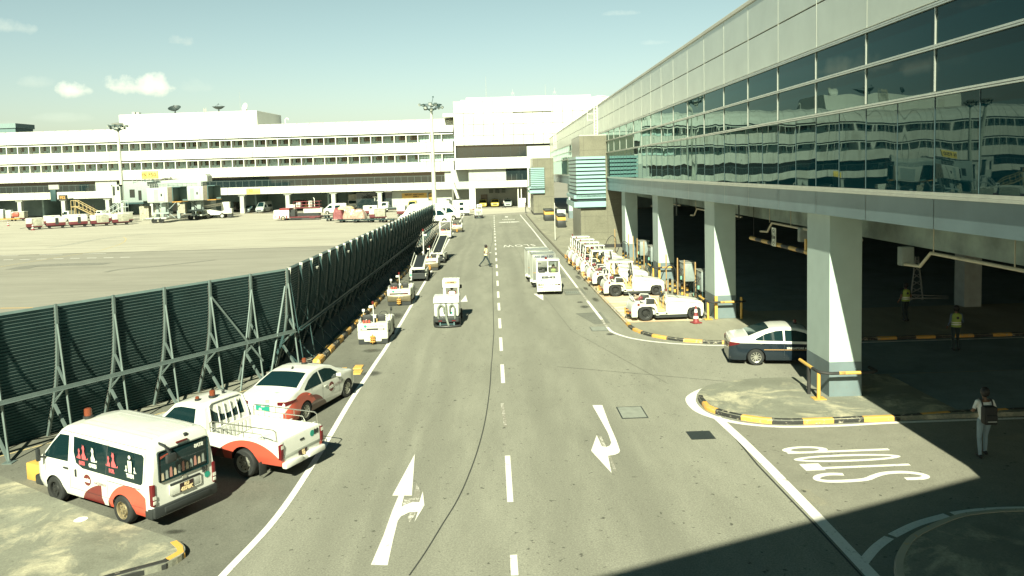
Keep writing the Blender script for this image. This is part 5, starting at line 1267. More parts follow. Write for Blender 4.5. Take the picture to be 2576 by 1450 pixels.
dc, dcar = sedan('moving_sedan', 'dark lower white upper sedan driving under the concourse behind the nearest column', (c0.x, c0.y, .008), math.atan2(-hd.x, hd.y), two_tone(), RIMS)
for sg in (1, -1): lampshape(dcar, dc, sg, -.99, -.62, .74, .92, REDL, .55)
beacon(dc, 0, 1.62, 1.47, REDB, .07, .17)
for sg, rt in ((1, (0, 1, 0)), (-1, (0, -1, 0))): lettering('door_text', 'SINGAPORE AIRLINES', .075, (sg * (dcar.half(1.7, .72) + .012), 1.72, .69), rt, (0, 0, 1), mat('door_text_pale', (.55, .56, .5), .5, var=0), dc, .003, 1.15)
MB().lathe([(.06, 0), (.06, .003)], c=(-.45, -.62, 1.08), n=14).obj('sticker', GREENS, dc, 0)
MB().box(-.22, -1.035, .62, .22, -1.02, .74).obj('number_plate', PLATE, dc, 0)
def rear_text(name, txt, h, x, y, z, m, par, bold=.003, w=1.): return lettering(name, txt, h, (x, y, z), (1, 0, 0), (0, 0, 1), m, par, bold, w)
# ---------------------------------------------------------------- tow tractors in the charging row (forward = +Y local)
def tow_tractor():
    t = thing('tow_tractor', 'x', 'tow tractor', (0, 0, 0))
    b = MB(); W2 = .74
    b.prism([(-.70, .22), (-.72, .62), (-.66, .82), (-.44, 1.02), (-.30, 1.02), (-.28, .86), (-.05, .84), (.5, .84), (.55, .72), (.62, .42), (.70, .30), (.52, .22), (.50, .5), (.44, .66), (.25, .74), (-.18, .74), (-.36, .66), (-.42, .5), (-.42, .22)], -W2, -W2 + .22, 'x')
    b.prism([(-.70, .22), (-.72, .62), (-.66, .82), (-.44, 1.02), (-.30, 1.02), (-.28, .86), (-.05, .84), (.5, .84), (.55, .72), (.62, .42), (.70, .30), (.52, .22), (.50, .5), (.44, .66), (.25, .74), (-.18, .74), (-.36, .66), (-.42, .5), (-.42, .22)], W2 - .22, W2, 'x')
    b.prism([(-.69, .26), (-.71, .62), (-.65, .82), (-.44, 1.0), (-.31, 1.0), (-.3, .82), (.5, .8), (.5, .3)], -W2 + .2, W2 - .2, 'x')
    b.box(-W2, .5, .30, W2, 1.12, .42, 0, .02)
    b.obj('rear_body', PAINTD, t)
    b = MB()
    hood = [(1.02, .30), (1.02, .78), (.98, .98), (1.10, 1.10), (1.2, 1.12), (2.3, .98), (2.84, .88), (2.92, .80), (2.93, .40), (2.86, .18), (2.80, .18), (2.78, .52), (2.70, .62), (2.22, .62), (2.12, .50), (2.08, .30)]
    b.prism(hood, -W2, -W2 + .2, 'x').prism(hood, W2 - .2, W2, 'x').prism([(1.02, .3), (1.02, .97), (1.10, 1.13), (1.2, 1.15), (2.3, 1.01), (2.84, .90), (2.92, .80), (2.92, .2), (2.7, .2), (2.7, .3)], -W2 + .18, W2 - .18, 'x')
    b.obj('hood', PAINTD, t)
    b = MB().box(-.45, 1.25, 1.125, -.40, 2.8, 1.14, M=None)
    b = MB()
    for x in (-.42, .42): b.bar((x, 1.2, 1.165), (x, 2.82, .925), .02, .015)
    b.bar((-.5, 1.75, 1.09), (.5, 1.75, 1.09), .015); b.prism([(1.0, .80), (1.12, 1.0), (2.2, .90), (2.85, .80), (2.85, .79), (2.2, .885), (1.12, .985), (1.02, .80)], -W2 - .006, W2 + .006, 'x')
    b.obj('hood_seam', TRIM, t, 0)
    MB().box(-.60, .48, .13, .60, 2.14, .30, 0, .02).box(-W2, .5, .15, -.6, 2.1, .28).box(.6, .5, .15, W2, 2.1, .28).obj('step_rail', TRIM, t)
    MB().box(-.35, .62, .42, .35, 1.02, .5).prism([(.55, .45), (.60, .98), (.70, 1.0), (.72, .62), (.98, .56), (.98, .45)], -.62, .62, 'x').obj('seat', SEATY, t)
    for sg in (-1, 1):
        MB().tube([(sg * W2 * .96, -.02, .84), (sg * W2 * .96, .0, 1.12), (sg * W2 * .96, .05, 1.15), (sg * W2 * .96, .42, 1.13), (sg * W2 * .96, .50, 1.06), (sg * W2 * .96, .58, .84)], .028).obj('arm_rail', PAINT, t)
        MB().box(-.05, -.2, -.16, .05, .2, .16, 0, .03, Matrix.Translation((sg * .62, .26, .96))).obj('arm_pad', TRIM, t)
        MB().lathe([(.07, 0), (.07, .004)], c=(sg * (W2 + .002) - (.004 if sg < 0 else 0), -.36, .84), axis='x', n=16).obj('logo_disc', LOGO, t, 0)
        lettering('number_text', 'T1921', .085, (sg * (W2 + .004), 1.22, .88), (0, sg, 0), (0, 0, 1), MATS['text_faint'], t, .002)
        MB().box(sg * .5 - .1, -.80, .40, sg * .5 + .1, -.70, .48).obj('tail_light', REDL, t); MB().box(sg * .5 - .09, 2.915, .6, sg * .5 + .09, 2.94, .72, 0, .01).obj('headlight', CLRL, t)
    MB().tube([(-.15 + .19 * math.cos(a * math.pi / 8), 1.02 + .10 * math.sin(a * math.pi / 8), 1.20 + .16 * math.sin(a * math.pi / 8)) for a in range(16)], .016, 6, closed=True).cyl((-.15, 1.1, 1.08), (-.15, 1.02, 1.2), .02).obj('steering_wheel', TRIM, t)
    MB().tube([(.35, .96, .6), (.35, .98, 1.15), (.35, 1.06, 1.22)], .022).tube([(-.5, 1.0, .55), (-.48, 1.08, 1.3)], .035).obj('lever', YEL, t)
    MB().tube([(-.35, 1.05, 1.05), (-.38, .98, 1.3), (-.42, 1.02, 1.42)], .05).tube([(.2, 1.04, 1.05), (.2, .98, 1.3)], .05).obj('control_hose', TRIM, t)
    b = MB()
    for k in range(2): b.box(-.07, -.92, .32 + k * .16, .07, -.72, .345 + k * .16, 0, .01)
    b.box(-.03, -.93, .26, .03, -.88, .62).box(-.35, -.86, .33, -.15, -.70, .37).box(.15, -.86, .33, .35, -.70, .37); b.obj('tow_hitch', HOOK, t)
    b = MB(); rr = random.Random(3)
    for k in range(12): b.ball((rr.uniform(-.5, .5), rr.uniform(-.42, -.1), rr.uniform(.95, 1.16)), rr.uniform(.06, .13), 4, k % 3, (1, 1, .8))
    b.obj('deck_clutter', [TRIM, mat('clutter_red', (.16, .03, .035), .6), mat('clutter_tan', (.30, .24, .18), .7)], t)
    b = MB(); b.tube([(-.52, -.50, 1.0), (-.52, -.62, 1.25), (.52, -.62, 1.25), (.52, -.5, 1.0)], .02); b.obj('rear_rail', PAINT, t)
    for x, y, r in ((.62, .0, .385), (-.62, 0, .385), (.64, 2.45, .33), (-.64, 2.45, .33)): wheel(t, x, y, r, .26, RIMB, 'steel', 1 if x > 0 else -1)
    MB().cyl((.30, 1.14, 1.1), (.30, 1.14, 1.42), .018).obj('lamp_stalk', PAINT, t)
    MB().lathe([(.045, 0), (.04, .12), (.001, .13)], c=(.30, 1.14, 1.42), n=10).obj('beacon', REDB, t)
    c = MB().box(-.68, -.35, 2.02, .68, 1.12, 2.10, 0, .035)
    for x in (-.62, .62): c.bar((x, -.40, .95), (x, -.30, 2.04), .06).bar((x, 1.14, 1.1), (x, 1.02, 2.04), .06)
    c.bar((-.62, -.36, 1.55), (.62, -.36, 1.55), .04); cn = c.obj('canopy', PAINT, t)
    MB().bar((-.2, 1.16, 1.15), (-.25, 1.05, 2.0), .05).bar((.25, 1.16, 1.15), (.2, 1.05, 2.0), .05).obj('canopy_wiper', TRIM, cn)
    MB().lathe([(.05, 0), (.045, .13), (.001, .14)], c=(-.45, -.2, 2.10), n=10).obj('canopy_beacon', REDB, cn)
    return t
tt = tow_tractor()
rows = [(39.9, 7.42, 0, 'open white tow tractor without a canopy, nearest in the charging row beside the traffic cone'),
        (47.8, 7.14, 1, 'white tow tractor with canopy, second in the charging row and first one with a roof'),
        (52.0, 6.98, 0, 'open white tow tractor, third from the traffic cone between two roofed tractors'),
        (54.6, 6.95, 1, 'white roofed tow tractor, fourth from the traffic cone'),
        (58.3, 6.90, 1, 'white roofed tow tractor, fifth from the traffic cone'),
        (61.0, 6.85, 1, 'white roofed tow tractor, third from the far end of the charging row'),
        (63.6, 6.8, 1, 'white roofed tow tractor, second from the far end of the charging row'),
        (66.2, 6.75, 1, 'white roofed tow tractor, farthest in the charging row beside the nearer stone tower')]
for y, x, cn, lb in rows: dup(tt, (x, y, .13), R(-90 + random.uniform(-1.5, 1.5)), lb, 'tow tractors in the charging row', skip=() if cn else ('canopy',))
def kill(o):
    for c in list(o.children): kill(c)
    bpy.data.objects.remove(o)
kill(tt)

# traffic cones, charging posts, bollards and chargers
CRED = mat('cone_red', (.20, .028, .03), .6, var=.15, dirt=.1)
def cone(x, y, z, lb, s=1.):
    t = thing('traffic_cone', lb, 'traffic cone', (x, y, z), random.uniform(0, 1)); t.scale = (s, s, s)
    MB().box(-.21, -.21, 0, .21, .21, .05, 0, .01).lathe([(.155, .05), (.14, .07), (.03, .80), (.001, .80)], n=18).obj('cone_body', CRED, t)
    MB().lathe([(.085, .50), (.060, .66)], n=18).lathe([(.133, .22), (.113, .33)], n=18).obj('reflective_band', WHITEW, t)
    return t
cone(9.75, 38.35, .13, 'red traffic cone standing in front of the nearest open tow tractor', 1.05)
CU = mat('post_orange', (.34, .22, .09), .6, var=.12)
posts = [(10.77, 46.57, 'tall orange pole, third from the stone column beside the charger'), (10.91, 45.47, 'tall orange pole between the striped bollards'), (11.25, 44.3, 'tall orange pole right beside the nearest charging cabinet'), (10.56, 48.72, 'tall orange pole next to the second roofed column, behind the black hose'),
         (10.98, 58.18, 'tall orange pole beside the farther charging cabinet'), (10.91, 60.56, 'tall orange pole, second beyond the third column'), (10.93, 62.4, 'tall orange pole, third beyond the third column'), (10.94, 64.6, 'tall orange pole beside the fourth column'), (10.7, 70.4, 'tall orange pole, farthest, against the stone tower')]
for x, y, lb in posts: 
    o = tag(MB().cyl((0, 0, 0), (0, 0, 2.2), .04, .04, 10).lathe([(.04, 2.2), (.03, 2.26), (.001, 2.3)], n=10).obj('charging_pole', CU), lb, 'pole', 'orange poles in front of the chargers'); o.location = (x, y, .13)
bol = [(10.57, 47.74, 'striped bollard at the foot of the pole beside the black hose'), (10.70, 47.0, 'striped bollard just right of the hose bollard'), (10.88, 45.9, 'striped bollard left of the middle orange pole'), (11.0, 45.2, 'striped bollard right of the middle orange pole'), (11.17, 42.7, 'striped bollard close to the second column'), (10.7, 59.6, 'striped bollard beyond the third column, left one'), (10.8, 58.9, 'striped bollard beyond the third column, right one'), (10.6, 65.4, 'striped bollard near the fourth column, left one'), (10.6, 64.0, 'striped bollard near the fourth column, right one')]
for x, y, lb in bol:
    b = MB()
    for k in range(5): b.cyl((0, 0, k * .18), (0, 0, (k + 1) * .18), .075, n=12, mi=k % 2, cap=k == 4)
    o = tag(b.obj('striped_bollard', [BLACK, YEL]), lb, 'bollard', 'striped bollards at the chargers'); o.location = (x, y, .13)
for x, y, lb in ((11.5, 42.9, 'grey charging cabinet on a stand beside the second column'), (11.5, 46.9, 'grey charging cabinet on a stand between the second and third columns'), (11.6, 57.3, 'grey charging cabinet on a stand just beyond the third column'), (11.6, 61.5, 'grey charging cabinet farthest along the charging row')):
    t = thing('charging_cabinet', lb, 'charging cabinet', (x, y, .13), 0, 'charging cabinets behind the tow tractors')
    MB().box(-.35, -.3, .85, .35, .75, 1.95, 0, .02).obj('cabinet', mat('cabinet_grey', (.22, .26, .25), .5), t); MB().box(-.38, -.33, 1.95, .38, .78, 2.0).obj('hood', ALU, t)
    b = MB().bar((-.3, -.25, 0), (-.3, -.25, .9), .05).bar((.3, -.25, 0), (.3, -.25, .9), .05).bar((-.3, .7, 0), (-.3, .7, .9), .05).bar((.3, .7, 0), (.3, .7, .9), .05).bar((-.3, -.25, .1), (-.3, .7, .8), .04); b.obj('stand', FDARK, t)
    b = MB()
    for k in range(3): b.tube([(-.36, -.1 + k * .3, 1.6), (-.6, -.1 + k * .3, 1.2), (-.55, -.1 + k * .3, .5), (-.8, k * .3, .06)], .02, 6)
    b.obj('charging_cable', BLACK, t)
    MB().box(-.5, -.05, .95, -.4, .06, 1.15).obj('cable_plug', mat('plug_green', (.16, .36, .28), .5), t); MB().box(-.6, .5, .5, -.52, .56, .68).obj('cable_plug', MATS['plug_green'], t)
for x, y, lb in ((10.3, 47.5, 'black charging hose arching over the second column guard'), (10.2, 63.8, 'black charging hose arching near the fourth column'), (10.1, 69.8, 'black charging hose arching in front of the nearer stone tower')):
    o = tag(MB().tube(smooth_path([(-.35, 0, .9), (-.1, 0, 1.45), (.25, 0, 1.75), (.55, 0, 1.5), (.6, 0, .9), (.5, 0, .45), (.7, 0, .1)], 4), .03, 8).obj('charging_hose', BLACK), lb, 'hose'); o.location = (x, y, .13)
for x, y, lb in ((6.7, 49.9, 'low concrete wheel stop on the kerb, nearest one'), (6.55, 57.4, 'low concrete wheel stop on the kerb behind the fourth tow tractor'), (6.3, 64.9, 'low orange painted wheel stop on the kerb, farthest one')):
    tag(MB().box(-.35, -.45, 0, .35, .45, .16, 0, .02).obj('wheel_stop', RPYF), lb, 'wheel stop').location = (x, y, .13)
t = thing('hoop_guard', 'small yellow and black hoop guard at the far kerb corner', 'hoop guard', (6.5, 67.3, .13))
MB().tube([(0, 0, .7), (0, .0, .9), (.15, 0, 1.05), (.6, 0, 1.05)], .06).obj('hoop', BLACK, t); MB().cyl((0, 0, 0), (0, 0, .7), .06).obj('post', YEL, t)
# bins, boards and a thin pole on the far walkway
t = thing('notice_pole', 'thin white pole on the walkway before the nearer stone tower', 'pole', (6.62, 86.8, .12)); MB().cyl((0, 0, 0), (0, 0, 4.1), .035).obj('pole', PAINT, t); MB().box(-.15, -.15, 0, .15, .15, .03).obj('foot', TRIM, t)
for (x, y, w, lb) in ((8.35, 122, .7, 'dark skip with yellow stripes by the farther stone tower'), (8.95, 107.2, .55, 'dark cabinet with an orange panel on the walkway')):
    t = thing('utility_box', lb, 'utility box', (x, y, .12)); MB().box(-w, -2, 0, w, 2, .95, 0, .05).obj('body', TRIM, t); MB().box(-w - .01, -1.8, .95, w + .01, 1.8, 1.5, 0, .03).obj('panel', YEL, t); MB().box(-w, -2, 1.5, w, 2, 1.75, 0, .05).obj('lid', TRIM, t)
tag(MB().box(0, 0, 0, 1.3, .2, 1.9, 0, .03).obj('site_board', mat('board_grey', (.33, .37, .36), .6)), 'grey board standing between the utility boxes', 'board').location = (9.2, 116, .12)

# ---------------------------------------------------------------- electric tugs along the fence, seen from behind
def tug(label, x, y, plate, bronze=False, canopy=False, pole=True, rz=0., W2=.70):
    t = thing('electric_tug', label, 'electric tug', (x, y, .008), rz, 'electric tugs parked along the fence')
    BRZ = mat('bronze_plate', (.16, .14, .09), .35, .4, var=.2, vscale=6)
    lo, up = MB(), MB()
    (lo if bronze else up).box(-W2, 0, .24, W2, .75, .62, 0, .07)
    if not bronze: up.box(-W2 + .3, -.01, .14, W2 - .3, .7, .3, 0, .03)
    up.box(-W2 + .005, .005, .60, W2 - .005, .80, .97, 0, .035)
    up.obj('rear_body', PAINTD, t)
    if bronze: lo.obj('bumper_plate', BRZ, t)
    MB().box(-W2 + .03, .06, .03, W2 - .03, .75, .26).obj('skirt', TRIM, t)
    MB().box(-.55, -.012, .68, .55, .02, .76, 0, .01).obj('lamp_bar', TRIM, t)
    for sg in (-1, 1): MB().box(sg * .38 - .12, -.022, .695, sg * .38 + .12, -.008, .745).obj('tail_light', CLRL if not bronze else REDL, t)
    MB().box(-.09, -.02, .56, .09, .03, .66, 0, .01).bar((0, -.03, .3), (0, -.02, .6), .02).obj('hitch_bracket', PAINTD, t)
    b = MB()
    for k in range(3): b.box(-.12, -.16, .14 + k * .11, .12, .02, .18 + k * .11, 0, .01)
    b.box(-.10, -.08, .12, .10, .0, .42); b.cyl((0, -.12, .08), (0, -.12, .5), .02); b.obj('tow_hitch', HOOK, t)
    rear_text('plate_text', plate, .085, .12, -.004 if not bronze else -.002, .86, mat('text_grey', (.3, .3, .26), .5, var=0), t)
    MB().lathe([(.065, -.006), (.065, .0)], axis='y', c=(-.33, 0, .86), n=16).obj('sticker', GREENS, t, 0)
    for k in range(3): MB().lathe([(.055, 0), (.06, .03), (.05, .15), (.001, .155)], c=(-.42 + k * .13, .16, .97), n=10).obj('canister', REDC, t)
    for sx in (-.34, .30): MB().box(sx - .22, .62, .95, sx + .22, .74, 1.28, 0, .05).box(sx - .22, .7, .7, sx + .22, 1.15, .8, 0, .04).obj('seat', SEATB, t)
    b = MB(); b.tube([(-.62, .1, .95), (-.62, .14, 1.12), (-.62, .6, 1.15), (-.62, .62, .95)], .02).tube([(.62, .3, .95), (.62, .32, 1.2), (.62, .75, 1.2), (.62, .78, .9)], .02).tube([(-.5, .12, .97), (-.3, .3, 1.12)], .018).obj('hand_rail', PAINT, t)
    MB().box(-.05, .35, .97, .1, .5, 1.16, 0, .02).box(-.12, .55, .97, -.05, .62, 1.25).obj('control_box', TRIM, t); MB().cyl((.12, .5, .97), (.12, .5, 1.12), .05).obj('yellow_flask', SEATY, t)
    MB().box(-W2, .8, .22, W2, 2.0, .42, 0, .02).obj('floor', PAINTD, t)
    MB().box(-W2, 1.75, .3, W2, 2.75, .92, 0, .08).prism([(1.6, .4), (1.7, 1.02), (1.85, 1.08), (2.1, .92), (2.1, .4)], -W2, W2, 'x').obj('front_cowl', PAINTD, t)
    MB().tube([(.3 + .18 * math.cos(a * math.pi / 6), 1.62 + .08 * math.sin(a * math.pi / 6), 1.14 + .12 * math.sin(a * math.pi / 6)) for a in range(12)], .015, 5, closed=True).obj('steering_wheel', TRIM, t)
    MB().box(W2 - .04, .95, .42, W2 + .02, 1.7, .95, 0, .02).obj('side_panel', PAINTD, t)
    for xx, yy, r in ((W2 - .1, .5, .3), (-W2 + .1, .5, .3), (W2 - .1, 2.25, .28), (-W2 + .1, 2.25, .28)): wheel(t, xx, yy, r, .2, RIMB, 'steel', 1 if xx > 0 else -1)
    MB().cyl((.64, 1.5, .9), (.68, 1.5, 1.32), .015).box(.64, 1.47, 1.30, .74, 1.51, 1.52, 0, .03).obj('mirror', TRIM, t)
    MB().cyl((-.64, 1.5, .9), (-.64, 1.5, 1.30), .015).box(-.70, 1.46, 1.28, -.56, 1.52, 1.42, 0, .03).obj('mirror', PAINT, t)
    if pole:
        MB().cyl((.06, .12, .97), (.04, .14, 1.85), .022).obj('beacon_pole', PAINT, t); MB().lathe([(.055, 0), (.05, .13), (.001, .14)], c=(.04, .14, 1.86), n=12).obj('beacon', REDB, t)
        MB().box(-.16, .1, 1.68, .02, .18, 1.80, 0, .03).obj('work_lamp', PAINT, t)
    if canopy:
        b = MB().box(-W2, .1, 1.98, W2, 1.9, 2.05, 0, .03)
        for xx in (-W2 + .04, W2 - .04): b.bar((xx, .14, .9), (xx, .14, 2.0), .07).bar((xx, 1.8, .9), (xx, 1.8, 2.0), .06)
        b.bar((-.0, 1.8, 1.0), (0, 1.8, 2.0), .05); b.obj('canopy', PAINT, t); MB().cyl((.3, .3, 2.05), (.3, .3, 2.3), .02).obj('aerial', PAINT, t)
    return t
tug('white electric tug with red beacon pole, nearest one parked along the fence', -5.74, 36.25, 'WD2267R  E406')
tug('electric tug with bronze lower plate, parked behind the small belt loader', -5.79, 46.9, 'WC9324E  LWL44', True)
tug('electric tug with bronze lower plate, half hidden behind the belt loader', -5.30, 63.5, 'WC9120P', True, pole=True)
tug('white electric tug with an open white canopy near the far end of the fence', -5.83, 93.7, 'E 9', False, True, False)
tug('farthest electric tug, beyond the one with the canopy', -4.9, 103.5, 'E 12', True, False, False)
# belt loaders
def belt_loader(label, x, y, rz=0, up=False, L=3.2):
    t = thing('belt_loader', label, 'belt loader', (x, y, .008), rz)
    z0, z1 = (1.0, 1.55) if not up else (.9, 2.0)
    b = MB(); b.prism([(0, z0 - .05), (0, z0 + .03), (L, z1 + .03), (L, z1 - .05)], -.33, .33, 'x'); b.obj('belt', TRIM, t)
    b = MB(); b.prism([(0, z0 - .12), (0, z0 + .06), (L, z1 + .06), (L, z1 - .12)], -.42, -.34, 'x').prism([(0, z0 - .12), (0, z0 + .06), (L, z1 + .06), (L, z1 - .12)], .34, .42, 'x').box(-.5, -.06, z0 - .12, .5, .02, z0 + .05, 0, .02)
    for sg in (-1, 1): b.tube([(sg * .45, .1, z0), (sg * .5, .1, z0 + .25), (sg * .5, L - .2, z1 + .28), (sg * .45, L - .2, z1)], .025)
    b.obj('conveyor_frame', PAINTD, t)
    MB().box(-.42, .0, .30, .45, 2.6, .62, 0, .03).box(-.45, -.02, .22, .5, .1, .6).obj('chassis', TRIM, t)
    MB().prism([(0, .12), (0, .85), (.15, .9), (1.5, .9), (1.5, .2)], -.62, -.44, 'x').prism([(.4, .2), (.4, .8), (2.5, .8), (2.5, .2)], .44, .58, 'x').obj('side_body', PAINTD, t)
    MB().lathe([(.075, -.006), (.075, 0)], axis='y', c=(-.53, 0, .5), n=16).obj('sticker', GREENS, t, 0)
    for xx, yy in ((.62, .25), (-.60, .25), (.6, 2.3), (-.6, 2.3)): wheel(t, xx, yy, .27, .16, RIMB, 'steel', 1 if xx > 0 else -1)
    MB().ball((.55, -.03, .42), .05, 5).obj('lamp', CLRL, t)
    return t
belt_loader('small belt loader with dark conveyor between the two bronze plated tugs', -5.62, 57.2)
belt_loader('long belt loader with raised dark conveyor behind the half hidden tug', -5.05, 68.5, R(-4), True, 5.0)
t = thing('beacon_mast', 'white pole with red beacon and lamp beside the raised belt loader', 'pole', (-6.1, 67.6, .008)); MB().cyl((0, 0, 0), (0, 0, 2.9), .045).obj('pole', PAINT, t)
MB().lathe([(.08, 0), (.07, .2), (.001, .22)], c=(0, 0, 2.9), n=10).obj('beacon', REDB, t); MB().box(0, -.08, 2.5, .32, .08, 2.65, 0, .03).obj('work_lamp', PAINT, t)

# ---------------------------------------------------------------- road sweepers
def sweeper(label, x, y, rz=0.):
    t = thing('road_sweeper', label, 'road sweeper', (x, y, .008), rz, 'road sweepers driving away')
    HOSE = mat('hose_grey', (.17, .19, .16), .6, var=.2, vscale=8)
    MB().box(-.66, .08, .52, .60, 2.1, 1.22, 0, .09).obj('tank', PAINT, t)
    MB().prism([(.02, 1.24), (.02, 1.34), (.25, 1.50), (.6, 1.52), (1.2, 1.52), (1.2, 1.24)], -.67, .61, 'x').obj('tank_lid', PAINT, t)
    MB().box(-.66, .06, 1.215, .60, 1.2, 1.24).obj('lid_seam', TRIM, t)
    b = MB().box(-.64, -.05, .28, .62, 1.0, .52, 0, .02).prism([(-.58, .30), (-.58, .52), (-.2, .34), (.2, .34), (.58, .52), (.58, .30)], -.14, -.05, 'y').box(-.5, .1, .12, .5, .6, .3); b.obj('rear_frame', TRIM, t)
    b = MB(); pts = [(-.64, .02, .07), (-.45, -.10, .07), (0, -.20, .07), (.45, -.10, .07), (.66, .02, .07)]
    b.tube(smooth_path(pts, 4), .055, 8); b.obj('squeegee', TRIM, t)
    MB().bar((-.35, -.06, .3), (-.35, -.12, .1), .05).bar((.35, -.06, .3), (.35, -.12, .1), .05).box(-.4, -.1, .14, .4, 0, .2).obj('squeegee_bracket', FDARK, t)
    for sg in (-1, 1):
        s0 = sg * .42 - .02; s1 = sg * .15
        MB().tube(smooth_path([(s0, -.02, .38), (s0, -.05, .6), (s0, -.05, .95), (s0 - sg * .04, -.05, 1.08), ((s0 + s1) / 2, -.05, 1.16), (s1 + sg * .02, -.05, 1.08), (s1, -.05, .95), (s1 - sg * .01, -.05, .78)], 4), .048, 8).obj('suction_hose', HOSE, t)
        MB().box(sg * .34 - .09, -.155, .33, sg * .34 + .09, -.135, .38).obj('tail_light', REDL, t)
    MB().tube(smooth_path([(-.04, -.05, 1.2), (-.04, -.06, .9), (-.03, -.05, .5), (.02, -.12, .3), (.08, -.15, .12)], 4), .055, 8).obj('drain_hose', HOSE, t)
    MB().lathe([(.06, .07), (.06, .078)], axis='y', c=(.22, 0, .72), n=16).obj('sticker', GREENS, t, 0)
    b = MB()
    for xx in (-.20, .56): b.bar((xx, 1.15, 1.3), (xx, 1.25, 2.12), .06).bar((xx, 2.35, .9), (xx, 2.15, 2.12), .06)
    b.box(-.26, 1.15, 1.84, .62, 1.2, 2.2, 0, .03).box(-.27, 1.15, 2.16, .63, 2.25, 2.24, 0, .03); b.obj('cab_frame', PAINT, t)
    for xx in (-.18, .55): MB().ball((xx, 1.2, 2.28), .07, 6).obj('work_lamp', PAINT, t)
    MB().box(-.08, 1.12, 2.24, .44, 1.2, 2.34, 0, .02).obj('lamp_bar', PAINT, t)
    pl = MB().box(-.14, 1.115, 2.08, .48, 1.14, 2.18).obj('number_plate', mat('plate_orange', (.75, .48, .18), .5), t)
    rear_text('plate_text', 'WC4304J', .07, .17, 1.11, 2.13, TRIM, pl, .006)
    MB().box(-.64, 2.1, .3, .60, 3.0, .85, 0, .06).obj('front_body', PAINT, t)
    MB().box(-.1, 1.35, 1.0, .5, 1.45, 1.5, 0, .04).obj('seat', SEATB, t)
    for sg in (-1, 1): MB().box(-.06, -.02, -.1, .06, .03, .1, 0, .02, Matrix.Translation((sg * .47 + .17, 2.2, 1.75))).obj('mirror', TRIM, t)
    for xx, yy in ((.58, .35), (-.62, .35), (.58, 2.4), (-.62, 2.4)): wheel(t, xx, yy, .27, .18, RIMB, 'steel', 1 if xx > 0 else -1)
    return t
sw = sweeper('white road sweeper with grey hoses driving away in the left lane', -2.53, 39.85)
dup(sw, (-2.6, 133.8, .008), R(2), 'tiny white road sweeper with hoses at the far end of the road', 'road sweepers driving away')

# ---------------------------------------------------------------- EB42 tug, its dollies and containers (facing the camera)
t = thing('cab_tug', 'white cab tug numbered EB42 driving towards the viewpoint in the right lane', 'cab tug', (3.31, 49.2, .008), R(180 - 1.5)); eb = t
b = MB(); b.prism([(-.02, .22), (.0, .62), (-.06, .80), (-.5, .98), (-.95, 1.16), (-1.05, 1.18), (-1.08, .45), (-.9, .22)], -.76, .76, 'x')
b.box(-.76, -2.9, .25, .76, -1.0, .55, 0, .04).box(-.76, -2.95, .25, .76, -2.3, .95, 0, .05); b.obj('body', PAINT, t)
b = MB().box(-.30, .0, .24, .30, .03, .66, 0, .015)
for k in range(4): b.box(-.28 + k * .15, .03, .28, -.17 + k * .15, .045, .55)
b.obj('grille', PAINT, t)
b = MB()
for k in range(4): b.box(-.26 + k * .145, -.005, .64, -.16 + k * .145, .035, .68)
b.box(-.74, -1.06, 1.175, .74, -1.02, 1.2); b.obj('vent_slot', TRIM, t)
for sg in (-1, 1):
    hl = MB().box(sg * .52 - .18, -.0, .62, sg * .52 + .18, .03, .71, 0, .01).obj('headlight', TRIM, t)
    for k in (-.10, 0, .10): MB().lathe([(.03, .03), (.03, .045)], axis='y', c=(sg * .52 + k, 0, .665), n=10).obj('lamp_lens', CLRL if k * sg < .1 else AMB, hl, 0)
    MB().box(sg * .53 - .17, -.01, .48, sg * .53 + .17, .02, .53).obj('indicator', mat('indicator_tan', (.4, .3, .2), .4), t)
    MB().box(sg * .53 - .20, -.02, .24, sg * .53 + .20, .06, .44, 0, .03).obj('bumper', PAINT, t)
c = MB().box(-.74, -2.25, 2.02, .74, -1.02, 2.12, 0, .04)
for sg in (-1, 1): c.bar((sg * .70, -1.04, 1.17), (sg * .70, -1.14, 2.05), .07).bar((sg * .70, -2.2, .9), (sg * .70, -2.2, 2.05), .07)
c.bar((0.02, -1.04, 1.17), (.02, -1.14, 2.05), .10, .06).box(-.74, -1.12, 1.17, .74, -1.04, 1.27).box(-.74, -2.22, .5, .74, -2.12, 1.2); c.obj('cab_frame', PAINT, t)
g = MB(); g.tube([(-.62, -1.06, 1.32), (-.10, -1.06, 1.32), (-.06, -1.07, 1.36), (-.06, -1.12, 1.94), (-.10, -1.12, 1.98), (-.62, -1.12, 1.98), (-.66, -1.12, 1.94), (-.66, -1.07, 1.36)], .022, 6, closed=True); g.obj('windscreen_seal', TRIM, t)
def thin_glass():
    m = bpy.data.materials.new('clear_pane'); m.use_nodes = True; nt = m.node_tree; nt.nodes.remove(nt.nodes['Principled BSDF'])
    a = nt.nodes.new('ShaderNodeBsdfTransparent'); g = nt.nodes.new('ShaderNodeBsdfGlossy'); g.inputs[1].default_value = .03; x = nt.nodes.new('ShaderNodeMixShader'); x.inputs[0].default_value = .14
    a.inputs[0].default_value = (.85, .93, .9, 1)
    nt.links.new(a.outputs[0], x.inputs[1]); nt.links.new(g.outputs[0], x.inputs[2]); nt.links.new(x.outputs[0], nt.nodes['Material Output'].inputs[0]); return m
CLEAR = thin_glass()
MB().add([(-.65, -1.065, 1.33), (-.07, -1.065, 1.33), (-.07, -1.125, 1.97), (-.65, -1.125, 1.97)], [(0, 1, 2, 3)]).obj('windscreen', CLEAR, t, 0)
MB().box(.18, -1.75, .95, .60, -1.62, 1.45, 0, .04).box(.18, -1.7, .9, .6, -1.3, 1.0, 0, .04).obj('seat', SEATB, t); MB().box(-.6, -1.95, .95, -.18, -1.82, 1.55, 0, .04).obj('seat', SEATB, t)
